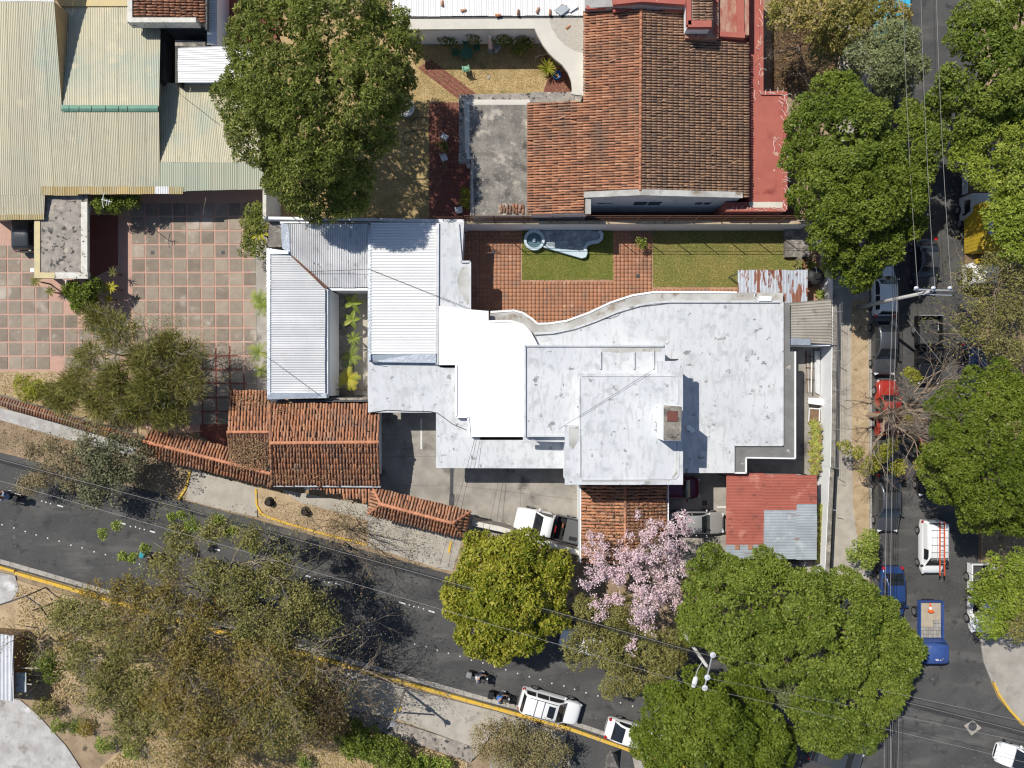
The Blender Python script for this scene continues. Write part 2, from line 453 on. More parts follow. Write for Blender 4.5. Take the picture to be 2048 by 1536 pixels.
def tile_roof(parent, poly, A, B, m, pitch=.2, tlen=.42, keep=300, jit=1.0, hgt=.085, seed=1, missing=0.0):
    """barrel tiles over a planar polygon (3D points). A->B runs along the eave; tiles climb at right angles to it."""
    rng = random.Random(seed)
    A, B = Vector(A), Vector(B)
    poly = [Vector(p) for p in poly]
    e = (B - A).normalized()
    nrm = None
    for i in range(1, len(poly) - 1):
        c = (poly[i] - poly[0]).cross(poly[i + 1] - poly[0])
        if c.length > 1e-3:
            nrm = c.normalized(); break
    if nrm.z < 0: nrm = -nrm
    u = nrm.cross(e).normalized()
    cen = sum(poly, Vector()) / len(poly)
    if (cen - A).dot(u) < 0: u = -u
    p2 = [((p - A).dot(e), (p - A).dot(u)) for p in poly]
    x0, x1 = min(p[0] for p in p2), max(p[0] for p in p2)
    y0, y1 = min(p[1] for p in p2), max(p[1] for p in p2)
    nc = max(1, round((x1 - x0) / pitch)); pc = (x1 - x0) / nc
    nr = max(1, round((y1 - y0) / tlen)); tl = (y1 - y0) / nr
    MB().sheet([p - nrm * .03 for p in poly]).build('roof_deck', DECK, parent)
    spots = []
    side = e if u.cross(e).dot(nrm) < 0 else -e
    for i in range(nc):
        cx = x0 + pc * (i + .5)
        wob = rng.uniform(-.012, .012) * jit
        for j in range(nr):
            cy = y0 + tl * j
            if not inside(p2, cx, cy + tl * .5):
                continue
            if rng.random() < missing: continue
            yaw = rng.gauss(0, .045) * jit + (rng.uniform(-.25, .25) if rng.random() < .02 * jit else 0)
            uu = (u * math.cos(yaw) + side * math.sin(yaw))
            ss = nrm.cross(uu)
            pos = A + e * (cx + wob + rng.gauss(0, .006) * jit) + u * (cy + rng.gauss(0, .022) * jit - .02 - (.12 if rng.random() < .012 * jit else 0)) + nrm * (rng.uniform(0, .012) * jit)
            M4 = Matrix(((uu.x, ss.x, nrm.x, pos.x), (uu.y, ss.y, nrm.y, pos.y), (uu.z, ss.z, nrm.z, pos.z), (0, 0, 0, 1)))
            spots.append((pos, M4))
    me = tile_mesh(tl * 1.14, pc * .84, hgt, m)
    spots.sort(key=lambda s: (s[0] - Vector((0, 0, H))).length)
    inv = Matrix.Translation(-abs_loc(parent))
    for pos, M4 in spots[:keep]:
        o = bpy.data.objects.new('roof_tile', me)
        COL.objects.link(o)
        o.parent = parent
        o.matrix_parent_inverse = inv
        o.matrix_basis = M4
    rest = spots[keep:]
    if rest:
        co = np.array([v.co[:] for v in me.vertices]); fa = np.array([p.vertices[:] for p in me.polygons])
        mats = np.array([[list(r) for r in M4] for _, M4 in rest])
        V = np.einsum('nij,vj->nvi', mats[:, :3, :3], co) + mats[:, None, :3, 3]
        Fc = fa[None] + (np.arange(len(rest)) * len(co))[:, None, None]
        tn = np.repeat(np.array([rng.random() for _ in rest]), len(fa))
        npmesh('roof_tile_field', V.reshape(-1, 3), Fc.reshape(-1, 4), m, tn, parent, 'stuff', True)
def ridge_tiles(parent, a, b, m=RIDGE, r=.11, tlen=.42, lift=.05):
    a, b = Vector(a), Vector(b)
    n = max(1, round((b - a).length / tlen)); d = (b - a) / n
    me = tile_mesh(d.length * 1.12, r * 2, r * .9, m)
    u = d.normalized(); s = Vector((0, 0, 1)).cross(u).normalized(); w = u.cross(s)
    inv = Matrix.Translation(-abs_loc(parent))
    for i in range(n):
        pos = a + d * i + Vector((0, 0, lift + random.uniform(0, .01)))
        o = bpy.data.objects.new('ridge_tile', me); COL.objects.link(o)
        o.parent = parent; o.matrix_parent_inverse = inv
        o.matrix_basis = Matrix(((u.x, s.x, w.x, pos.x), (u.y, s.y, w.y, pos.y), (u.z, s.z, w.z, pos.z), (0, 0, 0, 1)))
def corrugated(parent, A, B, C, D, m, pitch=.2, amp=.03, sheet_w=.9, name='roof_sheet', trap=False):
    """corrugated sheets; ribs run A->D (and B->C); A->B crosses the ribs. One object per sheet."""
    A, B, C, D = map(Vector, (A, B, C, D))
    wid = ((B - A).length + (C - D).length) / 2
    ns = max(1, round(wid / sheet_w))
    nrm = (B - A).cross(D - A)
    if nrm.length < 1e-6: nrm = (B - A).cross(C - A)
    nrm.normalize()
    if nrm.z < 0: nrm = -nrm
    per = 6
    for s in range(ns):
        f0, f1 = s / ns, (s + 1) / ns
        k = max(1, round((f1 - f0) * wid / pitch)) * per
        mb = MB()
        lift = nrm * (.006 * (s % 2) + random.uniform(0, .004))
        slide = random.uniform(-.02, .02)
        for i in range(k + 1):
            f = f0 + (f1 - f0) * i / k
            ph = i / per
            if trap:
                q = ph % 1.0
                z = amp if q < .22 else (amp * (1 - (q - .22) / .08) if q < .3 else (-amp * .2 if q < .92 else -amp * .2 + (q - .92) / .08 * amp * 1.2))
            else:
                z = amp * math.cos(2 * math.pi * ph)
            a = A.lerp(B, f); d = D.lerp(C, f)
            dd = (d - a)
            if dd.length > 1e-6: dd.normalize()
            mb.v.append(tuple(a + nrm * z + lift + dd * slide)); mb.v.append(tuple(d + nrm * z + lift + dd * slide))
        for i in range(k):
            q = (2 * i, 2 * i + 2, 2 * i + 3, 2 * i + 1)
            mb.f.append(q)
        o = mb.build(name, m, parent, smooth=not trap)
def wall_ring(mb, poly, z0, z1, th=.2):
    """walls along a closed polygon (world xy), inside the outline"""
    n = len(poly)
    for i in range(n):
        a, b = Vector(poly[i]), Vector(poly[(i + 1) % n])
        bar(mb, a, b, z0, z1 - .001 * (i % 3), th)
def bar(mb, a, b, z0, z1, th):
    a, b = Vector(a[:2]), Vector(b[:2])
    d = b - a
    if d.length < 1e-6: return
    mid = (a + b) / 2
    mb.box((mid.x, mid.y, (z0 + z1) / 2), (d.length, th, z1 - z0), math.atan2(d.y, d.x))
def inset(poly, d):
    """offset a simple polygon inwards by d"""
    n = len(poly)
    a = sum(poly[i][0] * poly[(i + 1) % n][1] - poly[(i + 1) % n][0] * poly[i][1] for i in range(n))
    sg = 1 if a > 0 else -1
    out = []
    for i in range(n):
        p0, p1, p2 = Vector(poly[i - 1][:2]), Vector(poly[i][:2]), Vector(poly[(i + 1) % n][:2])
        d1, d2 = (p1 - p0).normalized(), (p2 - p1).normalized()
        n1, n2 = Vector((-d1.y, d1.x)) * sg, Vector((-d2.y, d2.x)) * sg
        m_ = n1 + n2
        k = d / max(.3, (1 + n1.dot(n2)))
        out.append(p1 + m_ * k)
    return out
def flat_block(parent, poly_px, z, wallz0, mroof, mwall, thick=.22, name='roof_slab', over=.35, walls=True):
    poly = PP(poly_px, z)
    MB().prism(poly, z - thick, z).build(name, mroof, parent)
    if walls:
        MB().prism(inset(poly, over), wallz0, z - thick - .003).build('wall', mwall, parent)
    return poly
def kerb(name, pts_px, m, w=.16, h=.14, L=1.0, z=0.0, gap=.012):
    """kerb of single stones along a polyline"""
    root = thing(name, kind='structure')
    pts = [P(x, y, h).xy for x, y in pts_px]
    for a, b in zip(pts, pts[1:]):
        d = b - a
        n = max(1, round(d.length / L))
        for i in range(n):
            p, q = a + d * (i / n), a + d * ((i + 1) / n)
            u = (q - p).normalized() * gap
            mb = MB(); bar(mb, p + u, q - u, z - .05, z + h + random.uniform(-.008, .008), w)
            mb.build('kerb_stone', m, root)
    return root
def window(parent, c, w, h, nrm_ang, sill=True):
    """window in a wall: frame, pane and sill; nrm_ang is the direction the wall faces"""
    mx = Matrix.Rotation(nrm_ang, 4, 'Z')
    c = Vector(c)
    def loc(x, y, z): return c + (mx @ Vector((x, y, z)))
    fr = MB()
    for y, z, sy, sz in ((0, h / 2, w + .12, .06), (0, -h / 2, w + .12, .06), (-w / 2, 0, .06, h), (w / 2, 0, .06, h), (0, 0, .05, h)):
        fr.box(loc(.02, y, z), (.06, sy, sz), mtx=mx)
    o = fr.build('window', PLASTW, parent)
    MB().box(loc(.005, 0, 0), (.02, w - .05, h - .05), mtx=mx).build('pane', WINDOW, o)
# ------------------------------------------------------------------ ground, roads, pavements
structure('ground', MB().sheet([(-400, -400, -.06), (400, -400, -.06), (400, 400, -.06), (-400, 400, -.06)]), DIRT)
ROAD_N = [(-900, 690), (-300, 832), (0, 905), (130, 938), (375, 1003), (515, 1040), (690, 1090), (880, 1143), (1160, 1225), (1400, 1295), (1600, 1350), (1770, 1400), (2080, 1480), (2900, 1700)]
ROAD_S = [(2900, 2010), (2300, 1820), (1500, 1573), (1270, 1503), (1050, 1434), (830, 1372), (640, 1314), (440, 1257), (150, 1174), (0, 1131), (-300, 1050), (-900, 890)]
road = slab(ROAD_N + ROAD_S, 0.0, ASPH, 'road', .04)
street = slab([(1742, -900), (1742, 1150), (1735, 1260), (1700, 1385), (2110, 1495), (2040, 1448), (1995, 1395), (1968, 1330), (1957, 1262), (1957, -900)], .006, ASPH, 'street', .04)
# lane markings: every dot and dash is a piece of its own
for (x0, y0), (x1, y1) in (((115, 1010.5), (126, 1013.5)), ((239, 1045), (251, 1048.5)), ((300, 1062), (310, 1065)), ((430, 1098), (440, 1101)),
                           ((611, 1151), (621, 1154)), ((670, 1167), (681, 1170.5)), ((798, 1204), (811, 1208)), ((857, 1221), (869, 1225)),
                           ((1060, 1280), (1072, 1283.5)), ((1120, 1297), (1131, 1300))):
    mb = MB(); bar(mb, P(x0, y0).xy, P(x1, y1).xy, .001, .006, .11)
    mb.build('lane_marking', WHITEP, road)
dots = [(4.7 + 22.9 * i, 1050 + 6.58 * i) for i in range(56)]
dots += [(630 + 9 * i, 1156.5 + 2.6 * i) for i in range(4)] + [(819 + 9.5 * i, 1210 + 2.7 * i) for i in range(4)] + [(84 + 9 * i, 1003 + 2.3 * i) for i in range(3)] + [(262 + 9 * i, 1052 + 2.6 * i) for i in range(4)]
for x, y in dots:
    c = P(x + random.uniform(-1, 1), y + random.uniform(-1, 1))
    MB().box((c.x, c.y, .006), (.095, .095, .012), .29).build('road_stud', WHITEP, road)
mh = thing('manhole_cover', 'round iron manhole cover set in a pale square by the junction', 'manhole', P(1945, 1453, .01))
c = P(1945, 1453)
MB().prism(PP([(1928, 1451), (1946, 1440), (1963, 1456), (1943, 1471)]), .0, .008).build('concrete_collar', CONC, mh)
MB().lathe([(.33, .0), (.33, .016), (.29, .018), (.27, .014), (.001, .014)], c, 20).build('cover', DSTEEL, mh)

# pavements
west_walk = slab([(1674, -900), (1739, -900), (1739, 1150), (1730, 1250), (1690, 1330), (1660, 1290), (1662, 1150), (1674, 900)], .10, WALKC, 'pavement', .16)
for y in range(430, 1180, 30):
    mb = MB(); bar(mb, P(1676, y, .1).xy, P(1701, y, .1).xy, .098, .1025, .02); mb.build('pavement_joint', DIRT, west_walk)
slab([(1703, 600), (1736, 596), (1738, 1060), (1733, 1085), (1715, 1080), (1706, 1010), (1703, 800)], .108, DIRT2, 'dirt_strip', .02)
corner = slab([(1960, 1262), (2200, 1235), (2700, 1350), (2700, 1640), (2080, 1478), (2046, 1447), (2000, 1394), (1974, 1330)], .11, CONC, 'corner_pavement', .17)
slab([(1960, -900), (2700, -900), (2700, 1228), (1962, 1258)], .09, DIRT, 'east_verge', .15)
slab([(1960, -900), (2010, -900), (2010, 30), (1960, 30)], .105, WALKC, 'east_pavement', .12)
kerb('street_kerb', [(1742, -60), (1742, 1150)], CEMENT, .15, .12, 1.2)
kerb('corner_kerb', [(1962, 1270), (1970, 1325), (1985, 1362)], CEMENT, .15, .13, .9)
kerb('corner_kerb', [(1989, 1366), (1999, 1390), (2020, 1420), (2044, 1446), (2090, 1476)], YELLOWP, .17, .14, .9)
kerb('road_kerb', [(-60, 1118), (28, 1143)], YELLOWP, .2, .14, 1.0)
kerb('road_kerb', [(29, 1146), (125, 1174), (330, 1235), (560, 1297), (668, 1325), (840, 1375), (965, 1410), (1130, 1455), (1235, 1492), (1262, 1502), (1420, 1552)], YELLOWP, .24, .15, 1.3)
g2 = kerb('road_gutter', [(-60, 1106), (40, 1134), (200, 1180), (440, 1248), (640, 1305), (700, 1322), (830, 1359), (965, 1397), (1130, 1441), (1270, 1488), (1420, 1538)], CEMENT, .34, .05, .75)
kerb('verge_kerb', [(356, 1000), (372, 975), (378, 950), (380, 940)], YELLOWP, .16, .14, .8)
kerb('verge_kerb', [(511, 978), (513, 1010), (522, 1028), (560, 1043), (640, 1066), (735, 1090)], YELLOWP, .15, .13, 1.0)
kerb('verge_kerb', [(902, 1083), (897, 1106)], YELLOWP, .16, .14, .8)

# verge on the house side of the main road
slab([(-300, 740), (0, 808), (290, 888), (420, 950), (375, 998), (130, 934), (0, 900), (-300, 826)], .05, DIRT, 'verge', .1)
slab([(-300, 744), (0, 816), (160, 858), (275, 895), (262, 912), (120, 875), (0, 840), (-300, 770)], .06, GRAVEL, 'footpath', .04)
drive1 = slab([(378, 935), (440, 955), (515, 975), (514, 1034), (440, 1018), (372, 999)], .07, WALKC, 'driveway_apron', .12)
slab([(515, 975), (640, 1000), (735, 1025), (735, 1092), (640, 1068), (516, 1032)], .055, DIRT2, 'verge', .1)
slab([(560, 978), (735, 1010), (930, 1060), (905, 1142), (880, 1138), (735, 1092), (735, 1040), (600, 1005)], .075, WALKC, 'driveway_apron', .12)
slab([(905, 1060), (1180, 1110), (1345, 1140), (1660, 1150), (1690, 1330), (1600, 1342), (1400, 1288), (1160, 1218), (890, 1140)], .06, DIRT, 'verge', .1)

# south side: dirt, cement yard, pavement, sloping lane
slab([(-300, 1070), (0, 1150), (150, 1196), (440, 1280), (640, 1338), (830, 1390), (800, 1470), (560, 1440), (200, 1380), (0, 1330), (-300, 1250)], .02, DIRT2, 'bank', .1)
slab([(-300, 1270), (0, 1395), (40, 1400), (75, 1430), (130, 1490), (190, 1580), (190, 1900), (-300, 1900)], .04, GRAVEL, 'yard', .1)
slab([(-10, 1142), (30, 1152), (38, 1180), (20, 1205), (-10, 1210)], .05, GRAVEL, 'rubble_patch', .1)
sw = slab([(690, 1338), (840, 1384), (1000, 1425), (1010, 1440), (980, 1475), (960, 1500), (800, 1440), (665, 1412)], .11, WALKC, 'south_pavement', .18)
slab([(1000, 1425), (1235, 1502), (1300, 1530), (1300, 1900), (940, 1900), (985, 1480)], .10, CONC, 'south_pavement', .18)
slab([(660, 1412), (800, 1446), (965, 1500), (940, 1525), (780, 1470), (655, 1432)], .14, MOSSLAB, 'sloping_lane', .3)
slab([(190, 1545), (260, 1480), (420, 1430), (640, 1432), (780, 1472), (935, 1526), (935, 1900), (190, 1900)], .03, DIRT2, 'slope', .1)
slab([(1135, 1455), (1262, 1505), (1275, 1560), (1120, 1560)], .118, ASPH, 'side_lane', .1)

# ------------------------------------------------------------------ the plot of the white house
slab([(745, 440), (1662, 440), (1655, 1150), (1160, 1120), (745, 1010)], .0 + .02, CONC, 'plot', .08)
dv = slab([(752, 815), (1165, 900), (1165, 1108), (948, 1043), (752, 985)], .05, DRIVE, 'driveway', .06)
for a, b in (((755, 870), (905, 870)), ((755, 913), (905, 913)), ((757, 970), (905, 972)), ((905, 970), (1160, 1000)), ((1042, 935), (1041, 1015)), ((980, 1045), (996, 965))):
    mb = MB(); bar(mb, P(*a, .05).xy, P(*b, .05).xy, .04, .0525, .03); mb.build('joint', GREYLED, dv)
mb = MB(); bar(mb, P(842.5, 838, .05).xy, P(842.5, 898, .05).xy, .04, .056, .13); mb.build('bay_line', WHITEP, dv)
for y0, y1, w in ((935, 988, .26), (988, 1018, .4)):
    mb = MB(); bar(mb, P(904, y0, .05).xy, P(903, y1, .05).xy, .03, .058, w); mb.build('drain_grate', DSTEEL, dv)
cy = slab([(1330, 930), (1650, 930), (1652, 1150), (1330, 1130)], .05, DRIVE, 'parking_yard', .06)
mb = MB(); bar(mb, P(1434, 1014, .05).xy, P(1456, 1014, .05).xy, .04, .056, .13); mb.build('bay_line', WHITEP, cy)
c = P(1409, 1006, .05); MB().box((c.x, c.y, .05), (.4, .4, .02)).build('drain_grate', DSTEEL, cy)
slab([(1566, 690), (1640, 690), (1640, 930), (1566, 930)], .045, DRIVE, 'side_alley', .06)

# back garden: terracotta squares set in grout, lawns
gard = slab([(925, 452), (1640, 452), (1640, 620), (1420, 600), (1240, 640), (1090, 680), (925, 640)], .045, GROUT, 'patio', .06)
V, Fc, T = [], [], []
lawnrect = [(1044, 452, 1226, 560), (1305, 452, 1592, 575)]
ps = 7.72
for i in range(94):
    for j in range(25):
        x0, y0 = 926 + i * ps, 455 + j * ps
        if x0 > 1610: continue
        if any(a - 5 < x0 and x0 + ps < c_ + 5 and b < y0 + ps and y0 + ps < d_ + 5 for a, b, c_, d_ in lawnrect): continue
        w = ps - .5
        q = [P(x0, y0, .06), P(x0 + w, y0, .06), P(x0 + w, y0 + w, .06), P(x0, y0 + w, .06)]
        n = len(V); dz = random.uniform(-.004, .004)
        V += [(p.x, p.y, .050 + dz * .5) for p in q] + [(p.x, p.y, .03) for p in q]
        Fc += [(n, n + 3, n + 2, n + 1), (n, n + 1, n + 5, n + 4), (n + 1, n + 2, n + 6, n + 5), (n + 2, n + 3, n + 7, n + 6), (n + 3, n, n + 4, n + 7)]
        T += [random.random()] * 5
npmesh('floor_tiles', V, Fc, TERRA, T, gard, 'stuff')
for px, py in ((987, 505), (1276, 552)):
    c = P(px, py, .06); MB().box((c.x, c.y, .055), (.27, .27, .02)).build('drain_grate', DSTEEL, gard)

def blades(name, poly_px, n, m, z=.06, hgt=.07, size=.05, seed=1, parent=None, label=None, cat=None, lean=.7):
    rng = np.random.default_rng(seed)
    pl = PP(poly_px, z)
    xs = [p[0] for p in pl]; ys = [p[1] for p in pl]
    X = rng.uniform(min(xs), max(xs), n * 2); Y = rng.uniform(min(ys), max(ys), n * 2)
    ok = np.array([inside(pl, a, b) for a, b in zip(X, Y)])
    X, Y = X[ok][:n], Y[ok][:n]; k = len(X)
    a = rng.uniform(0, 2 * np.pi, k); h_ = hgt * rng.uniform(.5, 1.3, k); l_ = rng.uniform(.2, 1.2, k) * lean * hgt * 2
    s = size * rng.uniform(.6, 1.3, k)
    b = np.stack([X, Y, np.full(k, z - .01)], 1)
    d = np.stack([np.cos(a), np.sin(a), np.zeros(k)], 1); sd = np.stack([-np.sin(a), np.cos(a), np.zeros(k)], 1)
    tip = b + d * l_[:, None] + np.array([0, 0, 1]) * h_[:, None]
    Vv = np.stack([b - sd * s[:, None] * .5, b + sd * s[:, None] * .5, tip + sd * s[:, None] * .2, tip - sd * s[:, None] * .2], 1).reshape(-1, 3)
    Ff = np.arange(k * 4).reshape(-1, 4)
    o = npmesh(name, Vv, Ff, m, rng.random(k), parent, 'stuff')
    if label: tag(o, label, cat)
    return o
GRASS = leafmat('lawn_grass', [(.15, .22, .03), (.26, .31, .05), (.38, .37, .11), (.19, .26, .04)], .25)
GRASSY = leafmat('lawn_grass_dry', [(.26, .28, .06), (.44, .37, .13), (.54, .44, .19), (.22, .26, .05)], .25)
STRAW = leafmat('straw_grass', [(.58, .44, .22), (.48, .36, .17), (.66, .53, .29), (.34, .29, .11)], .25)
LITTER = leafmat('leaf_litter', [(.22, .14, .075), (.34, .22, .12), (.14, .09, .05), (.45, .33, .2)], .1, .8)
L1 = [(1044, 455), (1226, 455), (1226, 559), (1044, 560)]
L2 = [(1305, 455), (1592, 455), (1592, 540), (1474, 574), (1306, 574)]
slab(L1, .06, LAWN, 'lawn', .05); slab(L2, .06, LAWN, 'lawn', .05)
blades('grass', L1, 14000, GRASS, .06, .06, .045, 3, label='short green grass of the smaller lawn by the pond', cat='grass')
blades('grass', L2, 16000, GRASSY, .06, .06, .045, 4, label='yellowing grass of the longer lawn beside the wall', cat='grass')

# neighbour's yard in the north
NY = [(540, 30), (1165, 30), (1165, 440), (540, 440)]
slab(NY, .03, DRYLAWN, 'back_yard', .08)
blades('grass', [(830, 60), (1165, 60), (1165, 195), (940, 195), (860, 440), (700, 440), (700, 330), (830, 200)], 15000, STRAW, .04, .06, .05, 5,
       label='dry straw coloured grass of the yard around the green table', cat='grass')
bp = slab([(858, 205), (940, 205), (940, 440), (858, 440)], .05, mat('path_bed', (.10, .05, .045), rough=.95), 'brick_path', .05)
V, Fc, T = [], [], []
for i in range(10):
    for j in range(29):
        x0, y0 = 858 + i * 8.2, 206 + j * 8.1
        q = [P(x0, y0, .06), P(x0 + 7.6, y0, .06), P(x0 + 7.6, y0 + 7.5, .06), P(x0, y0 + 7.5, .06)]
        n = len(V); V += [(p.x, p.y, .058) for p in q]; Fc.append((n, n + 3, n + 2, n + 1)); T.append(random.random())
for i in range(26):
    for j in range(4):
        # slanting branch of the path towards the tree
        x0, y0 = 836 + i * 4.2 + j * 6.5, 128 + i * 3.2 - j * 4.5 + 8
        if y0 > 214: continue
        q = [P(x0, y0, .06), P(x0 + 4, y0 + 3, .06), P(x0 + 9.8, y0 - 1, .06), P(x0 + 6, y0 - 4, .06)]
        n = len(V); V += [(p.x, p.y, .055) for p in q]; Fc.append((n, n + 1, n + 2, n + 3)); T.append(random.random())
npmesh('paving_bricks', V, Fc, REDBRICK, T, bp, 'stuff')
slab([(1098, 150), (1140, 140), (1150, 190), (1085, 190)], .045, REDBRICK, 'brick_corner', .03)
slab([(1165, 415), (1600, 415), (1600, 446), (1165, 446)], .0, mat('passage_floor', (.14, .075, .06), (.09, .06, .05), 1.0), 'passage', .05)

# courtyard of the west plot: concrete squares between brick strips
cyd = slab([(-300, 370), (535, 370), (535, 790), (470, 860), (300, 870), (110, 742), (-300, 742)], .02, STRIP, 'courtyard', .08)
slab([(505, 440), (548, 440), (548, 790), (500, 790), (508, 640)], .03, CONC, 'path_edge', .05)
def pave(x0, y0, nx, ny, skip=()):
    for i in range(nx):
        for j in range(ny):
            x = x0 + i * 27.85 + j * .32; y = y0 + j * 27.85 - i * .05
            if (i, j) in skip: continue
            w = 24.3
            q = [P(x, y, .045), P(x + w, y, .045), P(x + w, y + w, .045), P(x, y + w, .045)]
            mb = MB().prism([p.xy for p in q], .0, .045 + random.uniform(-.004, .004))
            mb.build('paving_slab', PAVER, cyd)
pave(263, 407, 9, 16, {(0, 13), (0, 14), (0, 15), (1, 14), (1, 15), (1, 13)})
pave(-12, 491, 4, 9, {(3, 0), (3, 1), (3, 2)})
pave(101, 575, 5, 6, {(0, 0), (1, 0), (2, 0), (3, 0), (4, 0), (1, 1), (2, 1), (3, 1), (4, 1), (0, 5), (3, 2), (4, 2), (2, 2)})
pave(235, 630, 1, 3)
for px, py in ((305, 505), (446, 505)):
    c = P(px, py, .05); MB().box((c.x, c.y, .045), (.28, .28, .02)).build('drain_grate', DSTEEL, cyd)
slab([(178, 430), (236, 430), (236, 530), (178, 560)], .03, REDBRICK, 'red_floor', .03)
slab([(-300, 742), (110, 742), (140, 770), (300, 860), (285, 890), (140, 850), (0, 812), (-300, 738)], .025, DIRT2, 'planting_bed', .08)
slab([(0, 795), (60, 812), (130, 832), (280, 870), (278, 882), (130, 846), (0, 806)], .06, mat('green_strip', (.26, .29, .17), (.22, .25, .15), 2.0), 'painted_edge', .06)
slab([(405, 700), (470, 690), (500, 790), (455, 900), (400, 870)], .035, REDBRICK, 'red_floor', .04)
# ------------------------------------------------------------------ the white flat-roofed house
hs = thing('white_house', 'sprawling white flat roofed house with curved eaves and a raised central block', 'house', P(1150, 780))
ZL, ZB, ZM, ZT = 3.4, 3.85, 5.6, 6.7
CURVE_IN = [(1069, 668), (1104, 666.5), (1148, 657.7), (1191.7, 643), (1235.5, 624), (1279, 611), (1310, 606), (1340, 604)]
CURVE_OUT = [(981, 624), (1028, 621), (1046, 625.7), (1063, 637), (1075, 647.5), (1098, 647), (1133, 641.7), (1177, 625.7), (1221, 605), (1264.6, 590.6), (1308, 584), (1412, 584), (1474, 585), (1566, 598)]
BR_IN = [(977, 643), (1010, 642), (1025, 643), (1046, 650), (1060, 665), (1069, 682), (1074, 692)]
# low roofs
lowW = [(736, 722), (880, 722), (880, 735), (960, 735), (960, 880), (1165, 880), (1165, 937), (872, 936), (872, 825), (736, 825)]
flat_block(hs, lowW, ZL, .05, WHITE, WALLW, .22, over=.9)
lowE = CURVE_IN + [(1566, 604), (1566, 891), (1468, 891), (1468, 946), (1300, 946), (1300, 800), (1069, 800)]
flat_block(hs, lowE, ZL + .004, .05, WHITE, WALLW, .24, over=1.0)
# lower eave that swings along the garden front
ev = CURVE_OUT[:-1] + [(1566, 586), (1566, 606), (1340, 606)] + [(x, y + 2) for x, y in CURVE_IN[::-1]] + [(1069, 683), (1056, 668), (1042, 656), (1025, 648), (977, 648)]
MB().prism(PP(ev, ZL - .35), ZL - .5, ZL - .35).build('curved_eave', EAVE, hs)
rim = MB()
cpts = PP(CURVE_OUT[:-1], ZL - .3)
for a, b in zip(cpts, cpts[1:]): bar(rim, a, b, ZL - .52, ZL - .29, .14)
rim.build('eave_edge', WALLW, hs)
rim = MB()
cpts = PP([(x, y - 1) for x, y in CURVE_IN] + [(1566, 603)], ZL + .05)
for a, b in zip(cpts, cpts[1:]): bar(rim, a, b, ZL - .3, ZL + .06, .16)
rim.build('parapet', WHITE, hs)
# grey ledge round the east corner
led = [(1568, 606), (1580, 606), (1580, 703), (1592, 703), (1591, 917.5), (1492.6, 915.7), (1492.6, 946), (1470, 946), (1470, 893), (1568, 893)]
MB().prism(PP(led, ZL - .16), ZL - .4, ZL - .16).build('grey_ledge', GREYLED, hs)
rim = MB()
for a, b in zip(PP([(1591, 703), (1591, 917), (1492.6, 915.5), (1492.6, 946), (1470, 946)], ZL - .05), PP([(1591, 917), (1492.6, 915.5), (1492.6, 946), (1470, 946), (1468, 946)], ZL - .05)):
    bar(rim, a, b, ZL - .42, ZL - .07, .1)
rim.build('ledge_rim', WALLW, hs)
rim = MB()
for a, b in (((1566, 604), (1566, 891)), ((1566, 891), (1468, 891)), ((1468, 891), (1468, 946))):
    bar(rim, P(*a, ZL + .04).xy, P(*b, ZL + .04).xy, ZL - .2, ZL + .045, .09)
rim.build('parapet', WHITE, hs)
# freshly painted roof
fresh = [(878, 612), (941, 619), (977, 622), (977, 643)] + BR_IN[1:] + [(1074, 692), (1049, 692), (1049, 874), (939, 873), (935, 836), (912, 835), (912, 730), (878, 730)]
flat_block(hs, fresh, ZB, .06, WHITE2, WALLW, .2, over=.25)
rim = MB()
fp = PP([(912, 730), (912, 834), (936, 834), (939.5, 872), (1048, 872)], ZB + .1)
for a, b in zip(fp, fp[1:]): bar(rim, a, b, ZB - .3, ZB + .09, .13)
rim.build('parapet', WHITE2, hs)
rim = MB()
fp = PP(BR_IN, ZB + .1)
for a, b in zip(fp, fp[1:]): bar(rim, a, b, ZB - .3, ZB + .07, .16)
rim.build('parapet', WHITE2, hs)
# narrow strip roof beside the patio
strip = [(878, 446), (928, 446), (924, 523), (941, 523), (941, 619), (878, 613)]
flat_block(hs, strip, ZL + .2, .05, WHITE, WALLW, .25, over=.15)
rim = MB()
for a, b in (((916, 447), (922, 523)), ((922, 523), (940, 523)), ((940, 523), (940, 619))):
    bar(rim, P(*a, ZL + .4).xy, P(*b, ZL + .4).xy, ZL, ZL + .34, .14)
rim.build('parapet', WHITE, hs)
MB().prism(PP([(923, 535), (930, 533), (938, 534), (938, 608), (934, 610), (931, 600), (928, 603), (926, 592), (919, 586), (914, 562), (917, 548)], ZL + .204), ZL + .19, ZL + .206).build('bare_patch', EAVE, hs)
# middle block
mid = [(1049, 691), (1330, 691), (1330, 722), (1330, 760), (1165, 760), (1165, 872), (1049, 874)]
flat_block(hs, mid, ZM, ZL, WHITE, WALLW, .25, over=.1)
rim = MB()
for a, b in (((1050, 691.5), (1328, 691.5)), ((1050, 691), (1050, 873)), ((1060, 872), (1130, 872)), ((1201, 703), (1201, 738)), ((1307, 700), (1307, 738)), ((1268, 704), (1268, 738))):
    bar(rim, P(*a, ZM + .15).xy, P(*b, ZM + .15).xy, ZM - .2, ZM + .14, .12)
rim.build('parapet', WHITE, hs)
MB().prism(PP([(1202, 695), (1325, 695), (1322, 704), (1290, 703), (1240, 706), (1204, 703)], ZM + .003), ZM - .01, ZM + .004).build('bare_patch', EAVE, hs)
MB().prism(PP([(1046, 874.5), (1130, 873), (1130, 884), (1046, 882)], ZM - .5), ZM - .7, ZM - .5).build('canopy_slab', WHITE, hs)
